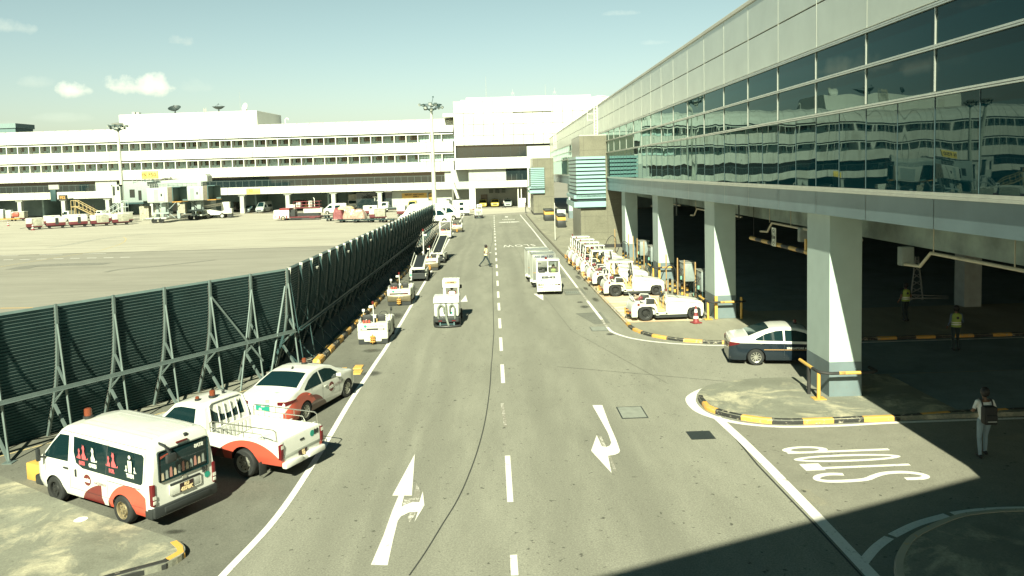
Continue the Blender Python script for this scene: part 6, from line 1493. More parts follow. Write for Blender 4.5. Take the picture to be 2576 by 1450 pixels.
MB().box(.45, -1.1, 1.83, .65, -1.04, 1.9, 0, .02).obj('mirror', TRIM, t)
MB().tube([(-.36 + .17 * math.cos(a * math.pi / 6), -1.32 + .05 * math.sin(a * math.pi / 6), 1.30 + .1 * math.sin(a * math.pi / 6)) for a in range(12)], .014, 5, closed=True).obj('steering_wheel', TRIM, t)
MB().lathe([(.07, 0), (.065, .13), (.001, .15)], c=(.12, -1.35, 2.12), n=12).obj('beacon', REDB, t)
ml = math.atan2(.36, .89)
lettering('number_text', 'EB42', .27, (-.0, -.60, 1.032), (-1, 0, 0), (0, -.93, .38), TRIM, t, .016, 1.15); lettering('number_text', 'WD4130C', .045, (-.05, -.24, .885), (-1, 0, 0), (0, -.93, .38), MATS['text_faint'], t, .001)
MB().merge(MB().lathe([(.05, 0), (.05, .003)], n=14), frame((.45, -.26, .895), (-1, 0, 0), (0, -.93, .38))).obj('sticker', GREENS, t, 0)
for xx, yy in ((.66, -.45), (-.66, -.45), (.66, -2.4), (-.66, -2.4)): wheel(t, xx, yy, .28, .18, RIMB, 'steel', 1 if xx > 0 else -1)
BRSH = mat('brushed_aluminium', (.36, .38, .35), .3, .7, var=.12, vscale=2)
def dolly(label, x, y, rz, txt):
    t = thing('container_dolly', label, 'dolly', (x, y, .008), rz, 'dollies towed by the cab tug')
    MB().box(-.80, 0, .36, .80, 2.1, .46, 0, .015).obj('deck', PAINTD, t); MB().bar((0, 0, .38), (0, -.75, .42), .07).box(-.95, -.05, .44, -.75, .1, .6).box(.75, -.05, .44, .9, .1, .55).obj('drawbar', PAINTD, t)
    MB().box(-.6, .1, .2, .6, 2.0, .36).obj('undercarriage', TRIM, t)
    for xx, yy in ((.66, .35), (-.66, .35), (.66, 1.75), (-.66, 1.75)): wheel(t, xx, yy, .18, .12, RIMB, 'steel', 1 if xx > 0 else -1)
    k = thing('air_cargo_container', label.replace('dolly', 'container').replace('low white', 'brushed metal'), 'container', (x, y, .47), rz, 'containers riding on the dollies')
    b = MB().box(-.76, .05, 0, .76, 2.0, 1.78, 0, .012); b.obj('shell', BRSH, k)
    b = MB()
    for xx in (-.76, .76):
        for yy in (.05, 2.0): b.box(xx - .03, yy - .03, 0, xx + .03, yy + .03, 1.8)
    for zz in (0, 1.77): b.box(-.79, .02, zz, .79, .08, zz + .04).box(-.79, 1.97, zz, .79, 2.03, zz + .04).box(-.79, .02, zz, -.73, 2.03, zz + .04).box(.73, .02, zz, .79, 2.03, zz + .04)
    for yy in (.55, 1.05, 1.5): b.box(-.785, yy, .02, -.765, yy + .04, 1.78).box(.765, yy, .02, .785, yy + .04, 1.78)
    b.obj('edge_frame', ALU, k); MB().box(-.765, .04, .55, .765, .052, .58).obj('strap', HOOK, k); MB().box(.25, .035, .85, .5, .05, 1.0).obj('label_card', WHITEW, k)
    if txt: lettering('container_text', txt, .13, (0, .042, 1.62), (1, 0, 0), (0, 0, 1), mat('container_ink', (.02, .03, .08), .5, var=0), k, .006, 1.1)
dolly('low white dolly directly behind the cab tug with the lettered load', 3.2, 52.35, R(2), 'AKE 28015 SQ')
dolly('low white dolly last in the train behind the cab tug', 3.0, 55.2, R(3), '')
# ================================================================ people
SKIN = mat('skin_dark', (.16, .085, .05), .5, var=0); SKINL = mat('skin_mid', (.33, .19, .12), .5, var=0); HAIR = mat('hair_black', (.012, .010, .010), .6, var=.2)
VEST = mat('vest_yellow', (.30, .40, .09), .7, var=.05); VESTW = mat('vest_band', (.75, .75, .68), .4, var=0); VESTP = mat('vest_pale', (.80, .76, .44), .7, var=.05)
NAVY = mat('trousers_navy', (.018, .032, .036), .8); SHOE = mat('shoe_black', (.015, .016, .016), .5)
J0 = dict(pel=(0, 0, .94), waist=(0, 0, 1.08), chest=(0, .0, 1.30), neck=(0, 0, 1.46), head=(0, .02, 1.62),
          hipL=(-.09, 0, .92), hipR=(.09, 0, .92), knL=(-.10, .02, .50), knR=(.10, .02, .50), anL=(-.10, -.02, .09), anR=(.10, -.02, .09),
          shL=(-.18, 0, 1.41), shR=(.18, 0, 1.41), elL=(-.24, -.03, 1.13), elR=(.24, -.03, 1.13), wrL=(-.25, .06, .88), wrR=(.25, .06, .88))
def person(label, loc, rz, mats, pose={}, s=1., cat='person', hair=HAIR, sleeve=.5, toeL=None, toeR=None, bare=True):
    J = {k: Vector(v) for k, v in {**J0, **pose}.items()}; t = thing('person', label, cat, loc, rz)
    b = MB()
    def cap(a, c, r0, r1, n=10, sc=None):
        a, c = Vector(a), Vector(c); b.cyl(a, c, r0, r1, n); b.ball(a, r0, 6); b.ball(c, r1, 6)
    for sd_ in ('L', 'R'):
        sx = -1 if sd_ == 'L' else 1
        cap(J['hip' + sd_], J['kn' + sd_], .088, .058); m_ = J['kn' + sd_].lerp(J['an' + sd_], .35); cap(J['kn' + sd_], m_, .056, .055); cap(m_, J['an' + sd_], .055, .040)
        an = J['an' + sd_]; kn = J['kn' + sd_]; fw = Vector((0, 1, 0)); tz = {'L': toeL, 'R': toeR}[sd_]
        toe = Vector(tz) if tz else an + Vector((0, .17, -.045)); cap(an + Vector((0, -.05, -.05)), toe, .042, .034); cap(an + Vector((0, -.02, -.03)), toe.lerp(an, .5), .045, .036)
        cap(J['sh' + sd_], J['el' + sd_], .052, .040); cap(J['el' + sd_], J['wr' + sd_], .038, .026)
        d = (J['wr' + sd_] - J['el' + sd_]).normalized(); w = J['wr' + sd_]; sd2 = d.cross(Vector((0, 1, 0)) if abs(d.y) < .8 else Vector((0, 0, 1))).normalized(); nn = d.cross(sd2)
        pc_ = w + d * .05; b.add([], []); cap(w, w + d * .075, .026, .032, 8)
        cap(J['chest'] + Vector((sx * .06, 0, .08)), J['sh' + sd_], .075, .055)
    cap(J['pel'] + Vector((-.06, 0, 0)), J['pel'] + Vector((.06, 0, 0)), .105, .105); cap(J['pel'], J['waist'], .115, .11); cap(J['waist'], J['chest'], .115, .125)
    cap(J['chest'] + Vector((-.07, 0, 0)), J['chest'] + Vector((.07, 0, 0)), .11, .11); cap(J['waist'] + Vector((-.05, 0, 0)), J['chest'] + Vector((-.08, 0, 0)), .09, .1); cap(J['waist'] + Vector((.05, 0, 0)), J['chest'] + Vector((.08, 0, 0)), .09, .1)
    cap(J['neck'] + Vector((0, 0, -.06)), J['head'] + Vector((0, 0, -.08)), .056, .05)
    h = J['head']; b.ball(h + Vector((0, -.01, .02)), .098, 8, 0, (.86, 1.02, 1.12)); b.ball(h + Vector((0, .03, -.06)), .06, 6, 0, (.85, .9, 1))
    b.ball(h + Vector((0, .105, -.01)), .017, 4, 0, (.8, 1, 1.4)); b.ball(h + Vector((-.085, -.005, -.005)), .022, 4, 0, (.5, .8, 1.3)); b.ball(h + Vector((.085, -.005, -.005)), .022, 4, 0, (.5, .8, 1.3))
    me = b.mesh('body', mats[0], 0); o = bpy.data.objects.new('body', me); COL.objects.link(o)
    md = o.modifiers.new('r', 'REMESH'); md.mode = 'VOXEL'; md.voxel_size = .014; sm = o.modifiers.new('s', 'SMOOTH'); sm.iterations = 3; sm.factor = .5
    bpy.context.view_layer.update(); m2 = bpy.data.meshes.new_from_object(o.evaluated_get(bpy.context.evaluated_depsgraph_get())); bpy.data.objects.remove(o)
    # fingers: four curled and a thumb on each hand, merged into the body mesh
    fb = MB()
    for sd_ in ('L', 'R'):
        w = J['wr' + sd_]; d = (w - J['el' + sd_]).normalized(); s_ = d.cross(Vector((0, 0, 1)) if abs(d.z) < .8 else Vector((0, 1, 0))).normalized(); nn = s_.cross(d)
        for k, L in enumerate((.060, .070, .066, .052)):
            p0 = w + d * .085 + s_ * (-.028 + k * .018); p1 = p0 + d * L * .5 + nn * -.006; p2 = p1 + d * L * .38 + nn * -.022; fb.tube([p0 - d * .02, p0, p1, p2], [.010, .0095, .009, .007], 6)
        q = w + d * .04 - s_ * .028; fb.tube([q, q - s_ * .022 + d * .022, q - s_ * .026 + d * .05 - nn * .012], [.011, .010, .008], 6)
    m2.materials.clear(); bm = bmesh.new(); bm.from_mesh(m2); vs = [bm.verts.new(v) for v in fb.v]
    nb0 = len(bm.faces)
    for f in fb.f: bm.faces.new([vs[i] for i in f])
    shirt, trou, shoe, skin = 0, 1, 2, 3
    for k, f in enumerate(bm.faces):
        c = f.calc_center_median(); f.smooth = True
        if k >= nb0: f.material_index = skin; continue
        def dseg(a, e): ab = e - a; t_ = max(0, min(1, (c - a).dot(ab) / ab.length_squared)); return (c - a - ab * t_).length, t_
        cand = []
        for sd_ in ('L', 'R'):
            dd, tt_ = dseg(J['sh' + sd_], J['el' + sd_]); cand.append((dd - .05, shirt if tt_ < sleeve * 2 and (sleeve > .9 or tt_ < sleeve) else skin))
            dd, tt_ = dseg(J['el' + sd_], J['wr' + sd_]); cand.append((dd - .035, shirt if sleeve > .9 and tt_ < .95 else skin))
            dd, _ = dseg(J['wr' + sd_], J['wr' + sd_] + (J['wr' + sd_] - J['el' + sd_]).normalized() * .09); cand.append((dd - .035, skin))
            dd, _ = dseg(J['hip' + sd_], J['kn' + sd_]); cand.append((dd - .075, trou)); dd, _ = dseg(J['kn' + sd_], J['an' + sd_]); cand.append((dd - .05, trou))
            dd, _ = dseg(J['an' + sd_] + Vector((0, -.05, -.04)), J['an' + sd_] + Vector((0, .15, -.05))); cand.append((dd - .055, shoe))
        dd, _ = dseg(J['pel'], J['chest']); cand.append((dd - .13, shirt if c.z > J['pel'].z + .03 else trou)); dd, _ = dseg(J['neck'], J['head']); cand.append((dd - .09, skin))
        f.material_index = min(cand)[1]
    idx = [f.material_index for f in bm.faces]; bm.to_mesh(m2); bm.free()
    for m in mats: m2.materials.append(m)
    m2.polygons.foreach_set('material_index', idx); m2.update()
    o = bpy.data.objects.new('body', m2); COL.objects.link(o); o.parent = t; m2.name = 'body'
    if hair:
        hb = MB(); hb.ball(h + Vector((0, -.030, .035)), .114, 8, 0, (.94, 1.0, 1.14)); me = hb.obj('hair', hair, t)
        ey = MB()
    for sx in (-1, 1): MB().ball(h + Vector((sx * .033, .088, .012)), .010, 4).obj('eye', HAIR, t)
    MB().box(-.022, .092, -.052, .022, .10, -.044, M=Matrix.Translation(h)).obj('mouth', mat('lip', (.2, .06, .05), .5, var=0), t)
    t.scale = (s, s, s); return t, J
def vest(t, J, m, band=True, lo=.93, logo=False):
    b = MB(); c = J['chest']; p = J['pel']
    def ringf(u_, v_):
        a = v_ * 2 * math.pi; z = u_; cen = p.lerp(c + Vector((0, 0, .14)), z); cen.z = lo + (1.47 - lo) * z
        wx = lerp([(0, .185), (.4, .175), (.75, .205), (.92, .18), (1, .09)], z); wy = lerp([(0, .145), (.4, .14), (.75, .145), (.92, .12), (1, .08)], z)
        return Vector((cen.x + wx * math.cos(a), cen.y + wy * math.sin(a), cen.z))
    b.grid(ringf, 12, 24); o = b.obj('vest', m, t)
    if band:
        b = MB()
        for z in (.16, .30): 
            def rf(u_, v_, z=z): q = ringf(z + u_ * .075, v_); cen = ringf(z, .25).lerp(ringf(z, .75), .5); d = Vector((q.x - cen.x, q.y - cen.y, 0)); return q + d.normalized() * .004
            MB().grid(rf, 1, 24).obj('reflective_band', VESTW, o)
    if logo: MB().lathe([(.055, 0), (.055, .006)], axis='y', c=(J['chest'].x, J['chest'].y - .152, 1.30), n=16).obj('vest_logo', TRIM, o)
    return o
# man walking across the road, in profile, towards the right
P = dict(knL=(-.09, -.20, .52), anL=(-.09, -.52, .16), knR=(.09, .20, .50), anR=(.09, .33, .09), elL=(-.22, -.06, 1.15), elR=(.22, -.12, 1.16), wrL=(-.20, .18, 1.12), wrR=(.17, .14, 1.06), chest=(0, .02, 1.31), head=(0, .05, 1.63))
p1, J = person('person in a pale safety vest and dark trousers striding across the road', (-.78, 65.1, .006), R(-90), [mat('shirt_tan', (.30, .24, .14), .8), NAVY, SHOE, SKIN], P, 1.03, sleeve=.6, toeL=(-.09, -.42, .05))
vest(p1, J, VESTP, True)
b = MB().box(.02, .28, 1.12, .14, .44, 1.14, 0, .01); b.ball((.08, .36, 1.20), .05, 5, 0, (1, 1, 1.2)).obj('held_paper', WHITEW, p1) if False else b.obj('held_paper', WHITEW, p1)
# person with backpack, seen from behind
P = dict(knL=(-.10, .03, .50), anL=(-.12, -.06, .09), knR=(.10, .12, .52), anR=(.10, .12, .12), elL=(-.27, .02, 1.18), elR=(.29, .0, 1.17), wrL=(-.16, .22, 1.12), wrR=(.30, .22, 1.12))
p2, J = person('person in a white shirt and jeans with a black backpack walking in the shade', (12.62, 20.0, .012), R(-4), [mat('shirt_white', (.70, .72, .70), .8), mat('jeans', (.20, .27, .31), .8), SHOE, SKIN], P, 1.05, sleeve=.75)
bp = MB().box(-.165, -.32, .90, .165, -.10, 1.36, 0, .06).box(-.14, -.36, .92, .14, -.30, 1.16, 0, .03).obj('backpack', mat('backpack_black', (.012, .014, .014), .7), p2)
MB().box(-.11, -.366, 1.0, .11, -.358, 1.012).obj('reflective_strip', VESTW, bp)
MB().tube(smooth_path([(-.11, -.13, 1.0), (-.12, -.14, 1.34), (-.12, -.05, 1.47), (-.11, .10, 1.42), (-.12, .13, 1.2)], 4), .022).tube(smooth_path([(.11, -.13, 1.0), (.12, -.14, 1.34), (.12, -.05, 1.47), (.11, .10, 1.42), (.12, .13, 1.2)], 4), .022).obj('strap', TRIM, bp)
# two workers in the undercroft
P = dict(knR=(.10, .10, .52), anR=(.11, .02, .09), anL=(-.12, -.1, .10), wrL=(-.26, .10, .95), wrR=(.2, .2, 1.0))
p3, J = person('person in a green vest standing in the deep shade left of the inner column', (19.6, 37.3, .11), R(5), [NAVY, NAVY, SHOE, SKIN], P, 1.05, sleeve=.6); vest(p3, J, VEST, True, logo=True)
p4, J = person('person in a green vest with checked shirt, nearer and right of the other worker', (18.7, 31.6, .02), R(-8), [mat('shirt_check', (.10, .14, .20), .8), NAVY, SHOE, SKIN], P, 1.04, sleeve=.98); vest(p4, J, VEST, True, logo=True)
# drivers
SIT = dict(pel=(0, 0, .94), waist=(0, 0, 1.06), hipL=(-.1, .03, .94), hipR=(.1, .03, .94), knL=(-.12, .42, .96), knR=(.12, .42, .96), anL=(-.12, .50, .58), anR=(.12, .50, .58), elL=(-.22, .08, 1.14), elR=(.22, .08, 1.14), wrL=(-.14, .32, 1.18), wrR=(.14, .32, 1.18))
a = R(180 - 1.5); o = Vector((3.31, 49.2, 0)) + Matrix.Rotation(a, 3, 'Z') @ Vector((-.36, -1.68, 0))
p5, J = person('driver in a green vest behind the windscreen of the cab tug', (o.x, o.y, .10), a, [NAVY, NAVY, SHOE, SKIN], SIT, .93, sleeve=.9, cat='person'); vest(p5, J, VEST, True)
p6, J = person('driver in a white vest over red sleeves on the near road sweeper', (-2.53 + .2, 39.85 + 1.55, .30), 0, [mat('shirt_red', (.42, .06, .04), .8), NAVY, SHOE, SKIN], SIT, .92, sleeve=.98); vest(p6, J, mat('vest_white', (.74, .74, .66), .7), True)
WALK = dict(knL=(-.09, -.12, .50), anL=(-.09, -.38, .14), knR=(.09, .14, .50), anR=(.09, .26, .09), wrL=(-.2, .2, 1.05), wrR=(.2, .2, 1.05))
p7, J = person('tiny person in a white shirt walking in front of the far garage', (2.15, 169.5, .006), R(70), [mat('shirt_white', (.7, .72, .7), .8), NAVY, SHOE, SKIN], WALK, 1.05)
p8, J = person('tiny person in dark clothes standing at the corner of the farther stone tower', (5.85, 146.5, .13), R(100), [NAVY, NAVY, SHOE, SKIN], {}, 1.05)
p9, J = person('person in a green vest standing beside the boom lift', (-58.6, 158.2, .006), R(-90), [NAVY, NAVY, SHOE, SKIN], {}, 1.06); vest(p9, J, VEST, True)
p10, J = person('person in white overalls standing at the boom lift', (-57.3, 159.6, .006), R(150), [WHITEW, WHITEW, SHOE, SKINL], {}, 1.06)
MB().ball((0, 0, 1.74), .13, 6, 0, (1, 1, .7)).obj('hard_hat', YEL, p10)

# ================================================================ background vehicles
YPAINT = mat('yellow_vehicle_paint', (.50, .40, .08), .3, var=.05, coat=.4); SPAINT = mat('silver_vehicle_paint', (.42, .46, .44), .3, .3); DPAINT = mat('dark_vehicle_paint', (.10, .13, .13), .3)
def generic(name, label, cat, loc, rz, T, W, sill, wb, wr, paint, wins, screen, rear=None, rim=RIMS, group=None, tum=.2, belt=1.0, er=.09, lights=True):
    t = thing(name, label, cat, loc, rz, group)
    c = Car(T, W, sill, [(0, wr - .02, wr + .08), (wb, wr - .02, wr + .08)], [(-9, belt), (20, belt)], tum, ((.2, .05), (.5, .14)), er, .03, step=.2)
    c.body().obj('body', [paint, UNDER], t, 32)
    for lo, hi in wins:
        for sg in (1, -1): c.side(sg, lo, hi, .01).obj('side_window', VGLASS, t)
    c.screen(*screen, .05, .012).obj('windscreen', VGLASS, t)
    if rear: MB().box(-W + .25, c.y0 - .02, rear[0], W - .25, c.y0 - .005, rear[1]).obj('rear_window', VGLASS, t)
    for x in (W - .12, -W + .12):
        for y in (0, wb): wheel(t, x, y, wr, .22, rim, 'steel', 1 if x > 0 else -1)
    if lights:
        for sg in (1, -1): MB().box(sg * (W - .32) - .15, c.y1 - .03, .62, sg * (W - .32) + .15, c.y1 + .02, .80, 0, .02).obj('headlight', CLRL, t)
        MB().box(-W + .45, c.y1 - .01, .45, W - .45, c.y1 + .03, .65).obj('grille', TRIM, t)
    return t, c
BUS = [(-1.3, 1.9), (-1.25, 2.35), (-1.1, 2.45), (3.0, 2.45), (3.5, 2.3), (4.35, 1.35), (4.7, 1.15), (5.0, .9), (5.05, .5)]
wb_ = [([(-1.0, 1.25), (2.6, 1.2)], [(-1.0, 2.0), (2.6, 2.0)]), ([(2.75, 1.2), (3.9, 1.25)], [(2.75, 2.0), (3.35, 1.98), (3.9, 1.5)])]
generic('minibus', 'white minibus pointing right just past the end of the blast fence, nearer one', 'minibus', (-11.7, 124.9, .008), R(-90), BUS, .98, .35, 3.9, .36, PAINT, wb_, (3.55, 4.3), None)
generic('minibus', 'white minibus with raised roof parked behind the nearer minibus', 'minibus', (-10.6, 132.6, .008), R(-92), [(y, z * 1.12 if z > 1.8 else z) for y, z in BUS], 1.0, .35, 3.9, .36, PAINT, wb_, (3.55, 4.3), None)
generic('minibus', 'white coach facing left, its nose seen over the fence top', 'minibus', (-9.8, 128.7, .008), R(90), [(y * 1.1, z * 1.2 if z > 1.8 else z) for y, z in BUS], 1.0, .35, 3.9, .36, PAINT, wb_, (3.9, 4.7), None)
# camper-like crew vehicle
t = thing('crew_caravan', 'boxy white vehicle with small square windows and a red waist stripe', 'caravan', (-7.0, 143.5, .008), R(90))
b = MB().prism([(-2.6, .55), (-2.6, 2.85), (2.2, 2.85), (2.6, 2.3), (2.7, 1.3), (3.3, 1.0), (3.3, .5)], -1.1, 1.1, 'x'); b.obj('body', PAINT, t)
MB().box(-1.0, -2.5, .3, 1.0, 3.2, .62).obj('skirt', TRIM, t)
for y in (1.6, -1.2):
    for z in (1.05, 1.95):
        if z < 1.5 and y > 0: continue
        MB().box(-1.12, y - .35, z, -1.095, y + .35, z + .5, 0, .01).box(1.095, y - .35, z, 1.12, y + .35, z + .5, 0, .01).obj('window', VGLASS, t)
b = MB().box(-1.11, -2.6, 1.65, -1.1, .2, 1.70).box(1.1, -2.6, 1.65, 1.11, .2, 1.70); b.bar((-1.105, .2, 1.67), (-1.105, 1.3, .9), .05, .012); b.obj('stripe', MATS['clutter_red'], t)
MB().box(-.3, -2.63, .9, .3, -2.6, 2.3).obj('rear_door', VGLASS, t); MB().box(-.6, -1.2, 2.85, .6, -.2, 3.1).box(-.5, .8, 2.85, .4, 1.5, 3.05).obj('roof_unit', TRIM, t)
for x in (.95, -.95):
    for y in (-1.5, 2.2): wheel(t, x, y, .36, .22, RIMS, 'steel', 1 if x > 0 else -1)
SEDT = [(-.9, .7), (-.88, 1.1), (-.7, 1.5), (-.3, 1.62), (1.2, 1.62), (1.6, 1.5), (2.3, 1.05), (3.1, .95), (3.4, .75), (3.45, .4)]
sw_ = [([(-.4, 1.0), (1.9, 1.0)], [(-.4, 1.42), (1.45, 1.42), (1.9, 1.12)])]
for x, y, pm, lb in ((-2.45, 179, YPAINT, 'yellow taxi like car facing out of the far garage, left one'), (.25, 178.5, YPAINT, 'yellow car facing out of the far garage, right one'), (3.05, 177.5, SPAINT, 'silver car facing out of the far garage')):
    t, c = generic('parked_car', lb, 'car', (x, y - .4, .008), R(180), SEDT, .9, .25, 2.6, .33, pm, sw_, (1.65, 2.25), group='cars in the far garage'); MB().box(-.5, .2, 1.64, .5, .5, 1.72).box(-.1, .3, 1.7, .1, .4, 1.85).obj('roof_bar', TRIM, t)
VANT = [(-1.0, 1.6), (-.95, 2.05), (-.7, 2.12), (2.0, 2.12), (2.4, 2.0), (3.2, 1.25), (3.6, 1.0), (3.75, .6), (3.78, .35)]
vw_ = [([(-.6, 1.2), (1.3, 1.2)], [(-.6, 1.75), (1.3, 1.75)]), ([(1.9, 1.15), (2.9, 1.2)], [(1.9, 1.78), (2.35, 1.75), (2.9, 1.35)])]
generic('yellow_van', 'yellow van parked behind the coaches near the banner, left one', 'van', (-17.0, 168.5, .008), R(180), VANT, .92, .3, 2.9, .34, YPAINT, vw_, (2.45, 3.15))
generic('yellow_van', 'yellow van parked behind the boxy white vehicle', 'van', (-9.3, 160, .008), R(180), VANT, .92, .3, 2.9, .34, YPAINT, vw_, (2.45, 3.15))
generic('cargo_van', 'small white cargo van with dark side windows standing on the apron, facing left', 'van', (-31.5, 165.5, .008), R(92), VANT, .92, .3, 2.9, .34, PAINT, [([(.2, 1.2), (1.3, 1.2)], [(.2, 1.75), (1.3, 1.75)]), ([(1.9, 1.15), (2.9, 1.2)], [(1.9, 1.78), (2.35, 1.75), (2.9, 1.35)])], (2.45, 3.15))
generic('parked_van', 'grey high roof van in the terminal undercroft', 'van', (-52.0, 183.5 + .0, .008), R(168), [(y, z * 1.15 if z > 1.5 else z) for y, z in VANT], .98, .3, 2.9, .34, SPAINT, vw_, (2.45, 3.15))
generic('parked_car', 'dark car with pale bumper in the terminal undercroft', 'car', (-55.6, 184.0, .008), R(175), SEDT, .9, .25, 2.6, .33, DPAINT, sw_, (1.65, 2.25))
generic('parked_van', 'yellow van with a dark grille in the terminal undercroft', 'van', (-42.4, 186.0, .008), R(182), VANT, .95, .3, 2.9, .36, YPAINT, vw_, (2.45, 3.15))
generic('parked_car', 'white pickup style car beside the box truck in the undercroft', 'car', (-28.6, 184.5, .008), R(180), [(y, z * 1.1 if z > 1.2 else z) for y, z in SEDT], .95, .35, 2.7, .38, SPAINT, sw_, (1.65, 2.25))
def truck(label, loc, rz, box, paint, cab=PAINT, name='box_truck', cat='truck', bw=1.15, bl=3.9, bh=2.2, flat_=False):
    t = thing(name, label, cat, loc, rz)
    MB().prism([(2.5, .5), (2.5, 2.15), (3.7, 2.15), (3.95, 1.35), (4.05, 1.2), (4.08, .5)], -.95, .95, 'x').obj('cab', cab, t)
    MB().add([(-.85, 3.74, 2.05), (.85, 3.74, 2.05), (.88, 3.97, 1.38), (-.88, 3.97, 1.38)], [(0, 1, 2, 3)]).add([(.96, 2.8, 1.4), (.96, 3.75, 1.4), (.96, 3.6, 2.0), (.96, 2.8, 2.0)], [(0, 1, 2, 3)]).add([(-.96, 2.8, 1.4), (-.96, 3.75, 1.4), (-.96, 3.6, 2.0), (-.96, 2.8, 2.0)], [(0, 1, 2, 3)]).obj('window', VGLASS, t, 0)
    MB().box(-.7, -1.4, .5, .7, 3.9, .75).obj('chassis', TRIM, t)
    MB().box(-.7, 4.06, .65, .7, 4.1, .9).obj('grille', TRIM, t)
    for sg in (1, -1): MB().box(sg * 1.2 - .08, 3.6, 1.3, sg * 1.2 + .08, 3.7, 1.8).obj('mirror', TRIM, t); MB().box(sg * .7 - .15, 4.05, .68, sg * .7 + .15, 4.11, .85).obj('headlight', CLRL, t)
    if box: MB().box(-bw, -1.6, .85, bw, bl - 1.6, .85 + bh, 0, .03).obj('cargo_box', paint, t)
    else:
        b = MB().box(-bw, -1.8, .8, bw, bl - 1.6, .95)
        for k in range(6): b.box(-bw, -1.8 + k * .8, .95, -bw + .05, -1.75 + k * .8, 1.4).box(bw - .05, -1.8 + k * .8, .95, bw, -1.75 + k * .8, 1.4)
        b.obj('load_bed', paint, t)
    for x in (.85, -.85):
        for y in (0, 3.1): wheel(t, x, y, .4, .26, RIMS, 'steel', 1 if x > 0 else -1)
    return t
truck('white box truck facing out of the terminal undercroft', (-32.4, 187, .008), R(180), True, WHITEB, name='box_truck', bh=2.6)
truck('white flatbed truck with a long dark load bed on the apron near the wall', (-19.4, 165.5, .008), R(88), False, DPAINT, name='flatbed_truck', bl=6.0)
truck('small white truck with a pale load parked beside the grey steps', (-75.5, 160.5, .008), R(75), True, mat('load_pale', (.5, .45, .33), .7), name='service_truck', bh=.8)
truck('white truck half hidden behind the baggage carts', (-83.8, 164, .008), R(80), True, WHITEB, name='service_truck', bh=.6)
# baggage carts
MARN = mat('cart_maroon', (.11, .02, .025), .5, var=.1)
def cart(label, p, rz, grp, open_=False, L=2.6):
    t = thing('baggage_cart', label, 'baggage cart', p, rz, grp)
    b = MB().box(-.75, -L / 2, 1.05, .75, L / 2, 2.0, 0, .03) if not open_ else MB().box(-.75, -L / 2, 1.92, .75, L / 2, 2.0).box(-.75, L / 2 - .9, 1.05, .75, L / 2, 1.95, 0, .02)
    b.obj('cover', PAINTD, t); (MB().box(-.76, -L / 2 - .005, .55, .76, L / 2 + .005, 1.05, 0, .01) if not open_ else MB().box(-.76, L / 2 - .9, .55, .76, L / 2, 1.05).box(-.75, -L / 2, .5, .75, L / 2, .62)).obj('lower_panel', MARN, t)
    if open_: MB().box(-.70, -L / 2 + .1, .62, .70, L / 2 - .95, 1.85, 0, .04).obj('curtain', mat('curtain_grey', (.28, .28, .22), .7, var=.3), t)
    else: MB().box(.752, -.4, .7, .765, .1, 1.85).obj('side_opening', TRIM, t); MB().box(-.765, -.4, .7, -.752, .1, 1.85).obj('side_opening', TRIM, t)
    MB().bar((0, L / 2, .4), (0, L / 2 + .9, .3), .06).box(-.5, -L / 2 + .1, .32, .5, L / 2 - .1, .5).obj('chassis', TRIM, t)
    for x in (.6, -.6):
        for y in (-L / 2 + .45, L / 2 - .45): wheel(t, x, y, .2, .14, RIMB, 'steel', 1 if x > 0 else -1)
    return t
g = 'baggage carts coupled in a train on the apron'
pts = [(-79.0, 138.6, 0, .9), (-76.9, 140.9, 0, 2.6), (-74.6, 142.2, 0, 2.4), (-72.9, 143.6, 1, 2.8), (-70.7, 146.2, 1, 3.0)]
cs = ['front baggage cart of the train, at its left end', 'second baggage cart of the train from the left', 'third baggage cart of the train from the left', 'fourth baggage cart with dark curtains behind its white front', 'last baggage cart of the train with an open brown side']
x = -79.2
for (xx, yy, op, L), lb in zip([(-78.9, 138.0, 1, 2.4), (-76.2, 139.8, 0, 2.9), (-73.3, 141.6, 0, 2.9), (-70.4, 143.4, 1, 3.0), (-67.6, 145.3, 1, 2.8)], cs): cart(lb, (xx, yy, .008), R(122), g, op, L)
for k, (xx, yy) in enumerate(((-80.5, 146.5), (-76.8, 148.5), (-73.2, 150.5), (-70.0, 152.5))): cart(['baggage cart in the rear row, behind the front cart of the train', 'baggage cart in the rear row, second from the left', 'baggage cart in the rear row, third from the left', 'baggage cart in the rear row, nearest the yellow steps'][k], (xx, yy, .008), R(122), 'baggage carts in the rear row', k == 3)
cart('white and maroon cart with an open side beyond the wrapped pallet', (-20.0, 137.4, .008), R(90), 'carts near the wrapped pallet', True, 2.8)
cart('white and maroon cart seen end on above the fence top', (-17.0, 147, .008), R(178), 'carts near the wrapped pallet', False, 2.6)
cart('white cart standing behind the one with the open side', (-23.5, 152, .008), R(90), 'carts near the wrapped pallet', False, 2.6)
cart('small cart at the far left of the terminal undercroft', (-102, 173, .008), R(90), 'carts near the wrapped pallet', True, 3.2)
for x_, y_, lb, s_ in ((-92.2, 152.8, 'red traffic cone alone on the apron at the far left', 1.2), (-78.2, 136.3, 'white and red cone in front of the baggage train', 1.4), (-17.8, 131.2, 'red cone by the empty dolly near the fence top', 1.1), (-4.2, 165.5, 'small red cone beside the far garage column', 1.2)): cone(x_, y_, .006, lb, s_)
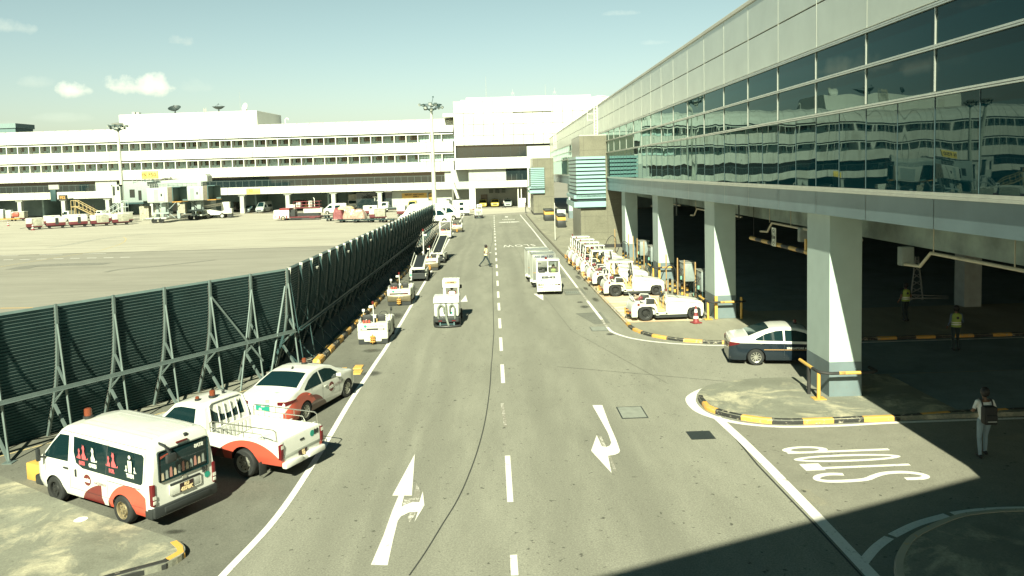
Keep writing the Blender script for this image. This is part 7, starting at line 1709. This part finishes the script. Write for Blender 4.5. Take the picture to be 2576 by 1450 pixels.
# low dollies and the wrapped pallet
def lowdolly(label, x, y, rz, L=3.0):
    t = thing('pallet_dolly', label, 'dolly', (x, y, .006), rz, 'low pallet dollies on the apron')
    b = MB().box(-L / 2, -1.1, .42, L / 2, 1.1, .5)
    for k in range(6): b.box(-L / 2 + k * L / 5 - .03, -1.15, .5, -L / 2 + k * L / 5 + .03, 1.15, .56)
    b.obj('deck', FDARK, t); MB().box(-L / 2 - .9, -.04, .3, -L / 2, .04, .38).obj('drawbar', ALU, t)
    for x_ in (-L / 2 + .5, L / 2 - .5):
        for y_ in (-.9, .9): wheel(t, x_, y_, .2, .14, RIMB, 'steel', 1).rotation_euler = (0, 0, R(90))
for k, (x_, y_, L) in enumerate(((-27.6, 138.6, 3.2), (-24.2, 133.2, 3.4), (-21.7, 131.9, 3.2), (-19.4, 131.4, 2.6), (-17.3, 130.5, 2.2), (-32.0, 148.5, 3), (-29.0, 150.5, 3))):
    lowdolly(['low dolly at the left of the wrapped pallet', 'low dolly carrying the near end of the wrapped pallet', 'low dolly carrying the right end of the wrapped pallet', 'empty low dolly right of the wrapped pallet', 'short empty dolly nearest the fence top', 'empty low dolly behind the cargo loader, nearer one', 'empty low dolly behind the cargo loader, farther one'][k], x_, y_, R(-6), L)
t = thing('wrapped_cargo', 'lumpy cargo pallet wrapped in pale pink plastic with a netted left end', 'cargo', (-24.2, 133.4, .6), R(-6))
def lump(x0, x1, h, seed, w=1.05):
    rr = random.Random(seed)
    from mathutils import noise as mn
    def fn(u_, v_):
        x = x0 + (x1 - x0) * u_; a = math.pi * v_; e = min(1, min(u_, 1 - u_) * 6) ** .4
        sx = math.cos(a); sz = math.sin(a); k = (abs(sx) ** 5 + abs(sz) ** 5) ** -.2
        d = 1 + .16 * mn.noise(Vector((x * 1.6, a * 2.5, seed))) + .06 * mn.noise(Vector((x * 6, a * 8, seed)))
        return Vector((x, -sx * k * w * d * (.6 + .4 * e), sz * k * h * d * e))
    return MB().grid(fn, 40, 26)
lump(-1.0, 2.9, 1.55, 3.3).obj('wrapping', mat('wrap_pink', (.36, .24, .19), .35, var=.35, vscale=5, coat=.4), t); lump(-2.6, -.9, 1.75, 8.1).obj('netted_end', mat('net_red', (.20, .06, .065), .6, var=.7, vscale=14), t)
lump(-1.8, .8, .55, 5.5, .8).obj('top_sheet', mat('sheet_yellow', (.62, .50, .26), .7), t).location = (0, 0, 1.55)
# cargo loader
t = thing('cargo_loader', 'white and red cargo loader with a railed red platform on the apron', 'cargo loader', (-37.8, 145.4, .006), R(-4))
MB().box(-1.9, -1.2, .4, .9, 1.2, 1.9, 0, .06).box(-2.0, -1.2, .3, -1.2, 1.2, 1.0, 0, .05).obj('body', PAINTD, t); MB().box(-.8, -1.25, 1.9, 1.0, 1.25, 2.2, 0, .02).obj('red_deck', MATS['cone_red'], t)
MB().box(.9, -1.1, .45, 6.5, 1.1, .65).box(4.6, -1.15, .3, 5.6, 1.15, .6).obj('low_bridge', MATS['cart_maroon'], t); MB().box(.9, -.6, .7, 1.8, .9, 1.9).box(1.0, -1.0, .2, 6.2, 1.0, .45).obj('machinery', TRIM, t)
for x_ in (-.2,):
    for y_ in (-1.1, 1.1): wheel(t, x_, y_, .42, .3, RIMD, 'steel', 1).rotation_euler = (0, 0, R(90) if y_ > 0 else R(-90))
MB().box(-.95, -1.27, .35, -.75, -1.2, .9).box(.35, -1.27, .35, .55, -1.2, .9).obj('jack_marker', MATS['clutter_red'], t)
t = thing('loader_platform', 'red railed work platform with white machinery behind the cargo loader', 'platform', (-36.4, 151.5, .006), R(-4))
b = MB()
for z in (2.0, 2.5, 3.1): b.bar((-1.6, 0, z), (3.4, 0, z), .06).bar((-1.6, 1.6, z), (3.4, 1.6, z), .06).bar((3.4, 0, z), (3.4, 1.6, z), .06)
for k in range(7): b.bar((-1.6 + k * .83, 0, 1.9), (-1.6 + k * .83, 0, 3.1), .06)
b.box(-1.6, 0, 1.85, 3.4, 1.6, 2.0); b.obj('rail', MATS['clutter_red'], t)
MB().box(-1.2, .2, 2.0, -.3, 1.0, 3.0, 0, .2).box(1.2, .2, 2.0, 1.9, 1.0, 3.2, 0, .1).box(.2, .2, .9, 3.8, 1.4, 1.85, 0, .1).box(-2.4, 0, 1.7, -1.3, 1.2, 2.6, 0, .1).obj('machinery', PAINTD, t)
MB().box(-1.4, .1, .3, 3.2, 1.5, .9).obj('base', TRIM, t); MB().tube([(2.3, .6, 2.0), (2.3, .6, 3.6), (2.1, .6, 3.8)], .08).obj('exhaust', PAINT, t)
# boom lift
t = thing('boom_lift', 'white boom lift with black wheels parked beside the jet bridges', 'boom lift', (-55.6, 160.3, .006), R(4))
MB().prism([(-2.2, .7), (-2.0, 1.7), (-.9, 1.8), (1.3, 1.3), (1.3, .7)], -.9, .9, 'y').obj('chassis', PAINTD, t)
MB().box(1.6, -.7, .9, 3.2, .7, 1.9).prism([(1.2, .9), (1.2, 3.1), (1.6, 3.2), (2.8, 3.2), (2.8, .9)], -.5, .5, 'y').obj('turret', PAINTD, t)
MB().bar((2.4, -.1, 3.1), (-3.0, -.1, 2.4), .30, .25).bar((2.0, .1, 2.7), (-2.4, .1, 2.15), .2, .2).bar((-3.0, -.1, 2.4), (-3.6, -.1, 1.0), .2).obj('boom', PAINTD, t)
b = MB()
for x_ in (-4.4, -3.3):
    for y_ in (-.5, .5): b.bar((x_, y_, .5), (x_, y_, 1.7), .05)
for z in (.5, 1.1, 1.7): b.tube([(-4.4, -.5, z), (-3.3, -.5, z), (-3.3, .5, z), (-4.4, .5, z)], .03, 6, closed=True)
b.obj('basket', ALU, t)
for x_ in (-1.3, 1.4):
    for y_ in (-.9, .9): wheel(t, x_, y_, .5, .35, PAINTD, 'steel', 1).rotation_euler = (0, 0, R(-90) if y_ < 0 else R(90))
MB().box(2.4, -.6, .25, 3.2, .6, .9).obj('counterweight', TRIM, t)
# jet bridges
JB = mat('jet_bridge_grey', (.24, .29, .275), .55, var=.06); JW = mat('jet_bridge_white', (.38, .41, .37), .5, var=.05)
def jet_bridge(label, x, y, s=1.):
    t = thing('jet_bridge', label, 'jet bridge', (x, y, 0), 0, 'jet bridges at the gate')
    MB().box(-2.2, 0, 3.75, 1.6, 4, 6.5, 0, .08).obj('cabin', JW, t)
    MB().box(-.9, -.06, 4.0, -.1, .0, 6.2).obj('cabin_panel', JB, t); MB().box(-.1, -.08, 4.0, 1.0, -.02, 6.25).obj('cabin_door', JW, t); MB().box(.35, -.12, 4.9, .6, -.08, 5.4, 0, .03).obj('door_window', VGLASS, t)
    b = MB()
    for k in range(5): b.box(1.6 + k * .16, .1, 3.8 - k * .03, 1.7 + k * .16, 3.7, 6.5 + k * .03, 0, .02)
    b.obj('bellows', mat('bellows_tan', (.22, .20, .15), .8), t)
    MB().box(2.4, .15, 3.9, 2.5, 3.6, 6.6).box(2.4, .2, 6.5, 3.9, 3.5, 6.62).box(2.5, 3.2, 3.9, 3.9, 3.4, 6.5).obj('canopy_hood', mat('hood_teal', (.07, .13, .13), .7), t)
    MB().box(2.3, .1, 3.72, 4.0, 3.5, 3.86).obj('bumper', HOOK, t)
    b = MB()
    for k in range(9): b.bar((-2.1 + k * .45, .1, 6.5), (-2.1 + k * .45, .1, 7.2), .035)
    for z in (6.85, 7.2): b.bar((-2.1, .1, z), (1.6, .1, z), .04)
    b.obj('roof_rail', JW, t)
    MB().bar((-1.2, 2, .5), (-1.2, 2, 3.8), .5).bar((.6, 2, .5), (.6, 2, 3.8), .4).box(-1.8, 1.0, 1.6, 1.2, 3.0, 1.9).box(-.2, 1.2, 1.9, .6, 2.6, 3.6, 0, .05).bar((-1.5, 1.5, 3.6), (1.2, 1.5, .8), .15).obj('leg', JB, t)
    MB().box(-2.2, -1.2, .75, 1.6, 2.2, 1.0, 0, .05).obj('drive_bogie', JW, t)
    for x_ in (-.7, .6): wheel(t, x_, -1.0, .5, .4, RIMB, 'steel', 1).rotation_euler = (0, 0, R(-70))
    return t
jet_bridge('left jet bridge cabin with its bellows facing right', -61.8, 148.5)
jet_bridge('right jet bridge cabin beside the boom lift', -58.3, 156.8)
t = thing('jet_bridge_tunnel', 'grey jet bridge tunnels and rotunda behind the two cabins', 'jet bridge', (-66, 160, 0))
MB().box(-7.5, 0, 3.6, -1.5, 5, 7.9, 0, .05).box(-1.5, 1, 4.0, 7.5, 4, 7.4, 0, .05).box(-3.8, -2.5, 3.9, -1.2, 1.5, 7.6, 0, .05).obj('tunnel', JB, t)
b = MB().prism([(-3.0, 7.6), (4.5, 8.2), (7.6, 8.9), (8.0, 8.5), (8.0, 7.4), (-3.0, 7.3)], 3.2, 6, 'y'); b.obj('sloping_roof', JW, t)
b = MB()
for k in range(14): b.bar((-5.5 + k * .9, -.3, 7.5), (-5.5 + k * .9, -.3, 8.1), .04)
b.bar((-5.5, -.3, 8.1), (6.5, -.3, 8.1), .04).bar((-5.5, -.3, 7.8), (6.5, -.3, 7.8), .04); b.obj('roof_rail', JW, t)
MB().box(-6.3, -.05, 4.6, -5.3, .02, 6.2).box(-3.5, -2.56, 4.1, -2.9, -2.5, 6.0).obj('tunnel_window', DGLASS, t); MB().box(-7.3, -.1, 3.3, 2, 4, 3.6).obj('floor_beam', FDARK, t)
MB().cyl((-4.8, 2, 0), (-4.8, 2, 3.6), .45).cyl((-2, 1, 0), (-2, 1, 3.7), .3).cyl((.4, -1, .5), (.4, -1, 3.8), .35).box(2, 2, 0, 2.6, 2.6, 4).box(5.6, 1.5, 0, 9, 4.5, 3.6, 0, .05).obj('support_leg', JB, t)
MB().box(6.2, 1.44, .1, 7.6, 1.5, 2.8).obj('shutter_door', BRONZE, t)
MB().box(-4.4, -.5, .2, -2.6, .8, 2.8).box(-1.6, 0, .8, 0, 1, 2.6).box(3, 0, 1.2, 4.4, 1, 3.0).obj('machinery', mat('machinery_tan', (.30, .29, .22), .7, var=.4), t)
b = MB().bar((-1, -1, 3.6), (2.8, -1, .4), .12).bar((-.2, -1, 3.6), (1.8, -1, 2.2), .1).bar((1.8, -1, 2.2), (3.2, -1, 3.6), .1); b.obj('truss', JB, t)
MB().box(-9.6, -.5, 3.6, -7.9, .5, 3.8).box(-9.6, -.5, 3.8, -9.4, .5, 7.2).box(-8.1, -.5, 3.8, -7.9, .5, 7.2).box(-9.6, -.5, 6.9, -7.9, .5, 7.2).box(-9.4, -.4, 3.8, -8.1, -.3, 5.1).obj('service_platform', JW, t); MB().cyl((-8.7, 0, 0), (-8.7, 0, 3.6), .15).obj('platform_leg', JW, t)
for (x_, w_, lb, r_) in ((-67.4, .9, 'narrow yellow gate sign reading F50', R(20)), (-65.9, 1.7, 'wide yellow gate sign reading F50', 0)):
    t = tag(MB().cbox((0, 0, 0), (w_ * 1.25, .3, 1.5), 0, .02).obj('gate_sign', mat('sign_yellow', (.80, .58, .12), .5, var=.04)), lb, 'sign'); t.location = (x_, 156, 8.95); t.rotation_euler = (0, 0, r_)
    rear_text('sign_text', 'F50', .75 if w_ > 1 else .6, 0, -.16, 0, BLACK, t, .03, 1. if w_ > 1 else .75); MB().bar((0, 0, -.75), (0, 0, -1.3), .15).obj('sign_post', FDARK, t)
t = tag(MB().cbox((0, 0, 0), (2.9, .3, 1.2), 0, .02).obj('gate_sign', MATS['sign_yellow']), 'yellow gate sign hanging below the right wing canopy', 'sign'); t.location = (-51.5, 172, 5.0); rear_text('sign_text', '50', .6, -.5, -.16, .1, BLACK, t, .02)
t = thing('docking_display', 'dark aircraft docking display with an orange matrix board on the canopy edge', 'docking display', (-97, 178, 3.9)); MB().box(-.8, 0, 0, .4, .6, 3.2, 0, .05).obj('housing', FDARK, t); MB().box(-1.0, -.1, 2.6, 1.2, .4, 3.6).obj('top_box', ALU, t); MB().box(1.0, -.05, .1, 2.7, .5, 1.3).obj('board', BLACK, t)
rear_text('board_text', 'F52', .6, 1.85, -.06, .7, HOOK, t, .03)
# steps
def steps(label, x, y, m, rz=0, s=1.):
    t = thing('passenger_steps', label, 'steps', (x, y, .006), rz); b = MB()
    for yy in (-.6, .6):
        b.bar((0, yy, 2.6 * s), (4.2 * s, yy, .4), .12).bar((0, yy, 3.7 * s), (4.2 * s, yy, 1.4), .09); b.bar((-.9, yy, 2.6 * s), (0, yy, 2.6 * s), .12).bar((-.9, yy, 3.7 * s), (0, yy, 3.7 * s), .09)
        for k in range(7): b.bar((k * .65 * s, yy, 2.6 * s - k * .34 * s), (k * .65 * s, yy, 3.7 * s - k * .355 * s), .05)
        for xx in (-.9, 0): b.bar((xx, yy, .2), (xx, yy, 3.7 * s), .08)
    b.obj('stair_frame', m, t); b = MB()
    for k in range(11): b.box(k * .38 * s, -.55, 2.5 * s - k * .2 * s, k * .38 * s + .3, .55, 2.55 * s - k * .2 * s)
    b.box(-.9, -.6, 2.5 * s, 0, .6, 2.58 * s); b.obj('tread', m, t)
steps('yellow passenger steps standing behind the baggage carts', -84.6, 163.5, mat('steps_yellow', (.40, .31, .15), .6), 0, 1.15); steps('grey passenger steps beside the jet bridge tunnel', -72.8, 157.5, mat('steps_grey', (.35, .40, .38), .5), R(180), 1.1)
t = thing('service_bay_cart', 'red and grey equipment trolley on yellow wheels at the far left edge', 'trolley', (-104.5, 172.5, .006)); MB().box(-2.5, -.6, .4, 3.2, .6, .6).obj('deck', HOOK, t); MB().box(-2.2, -.5, .6, -.2, .5, 2.6, 0, .1).box(.2, -.5, .6, 1.4, .5, 2.4, 0, .1).obj('machinery', SPAINT, t); MB().box(1.5, -.5, .9, 3.0, .5, 1.9, 0, .3).obj('red_tank', REDC, t)
# ladders of white lattice in the undercroft
for x_, y_, lb in ((23.2, 43, 'white lattice frame in the undercroft left of the inner column'), (27.2, 38, 'white lattice frame in the undercroft right of the inner column')):
    t = thing('trestle', lb, 'trestle', (x_, y_, .1)); b = MB()
    for s_ in (-.35, .35): b.bar((s_, 0, 0), (s_ * .2, 0, 2.4), .06)
    for k in range(6): b.bar((-.35 + k * .05, 0, k * .4), (.35 - k * .05, 0, k * .4 + .3), .03).bar((.35 - k * .05, 0, k * .4), (-.35 + k * .05, 0, k * .4 + .3), .03)
    b.bar((-.35, 0, .1), (1.6, -.3, .1), .06).bar((-.35, 0, .3), (1.6, -.3, .2), .05); b.obj('frame', mat('lattice_white', (.2, .22, .21), .5), t)
for x_, y_, txt, lb in ((25.6, 43.9, 'SATS', 'painted SATS board on the undercroft wall'), (29.0 - .1, 39.5, 'LIFETS SATS', 'painted two line board deeper in the undercroft')):
    o = tag(MB().cbox((0, 0, 0), (1.8, .06, 1.1)).obj('wall_board', CONCW, smooth=0), lb, 'board'); o.location = (x_, y_, 3.3); 
    for k, w_ in enumerate(txt.split()): rear_text('board_text', w_, .34, 0, -.034, .25 - k * .45, MATS['door_text_pale'], o, .01)
bpy.context.view_layer.update()
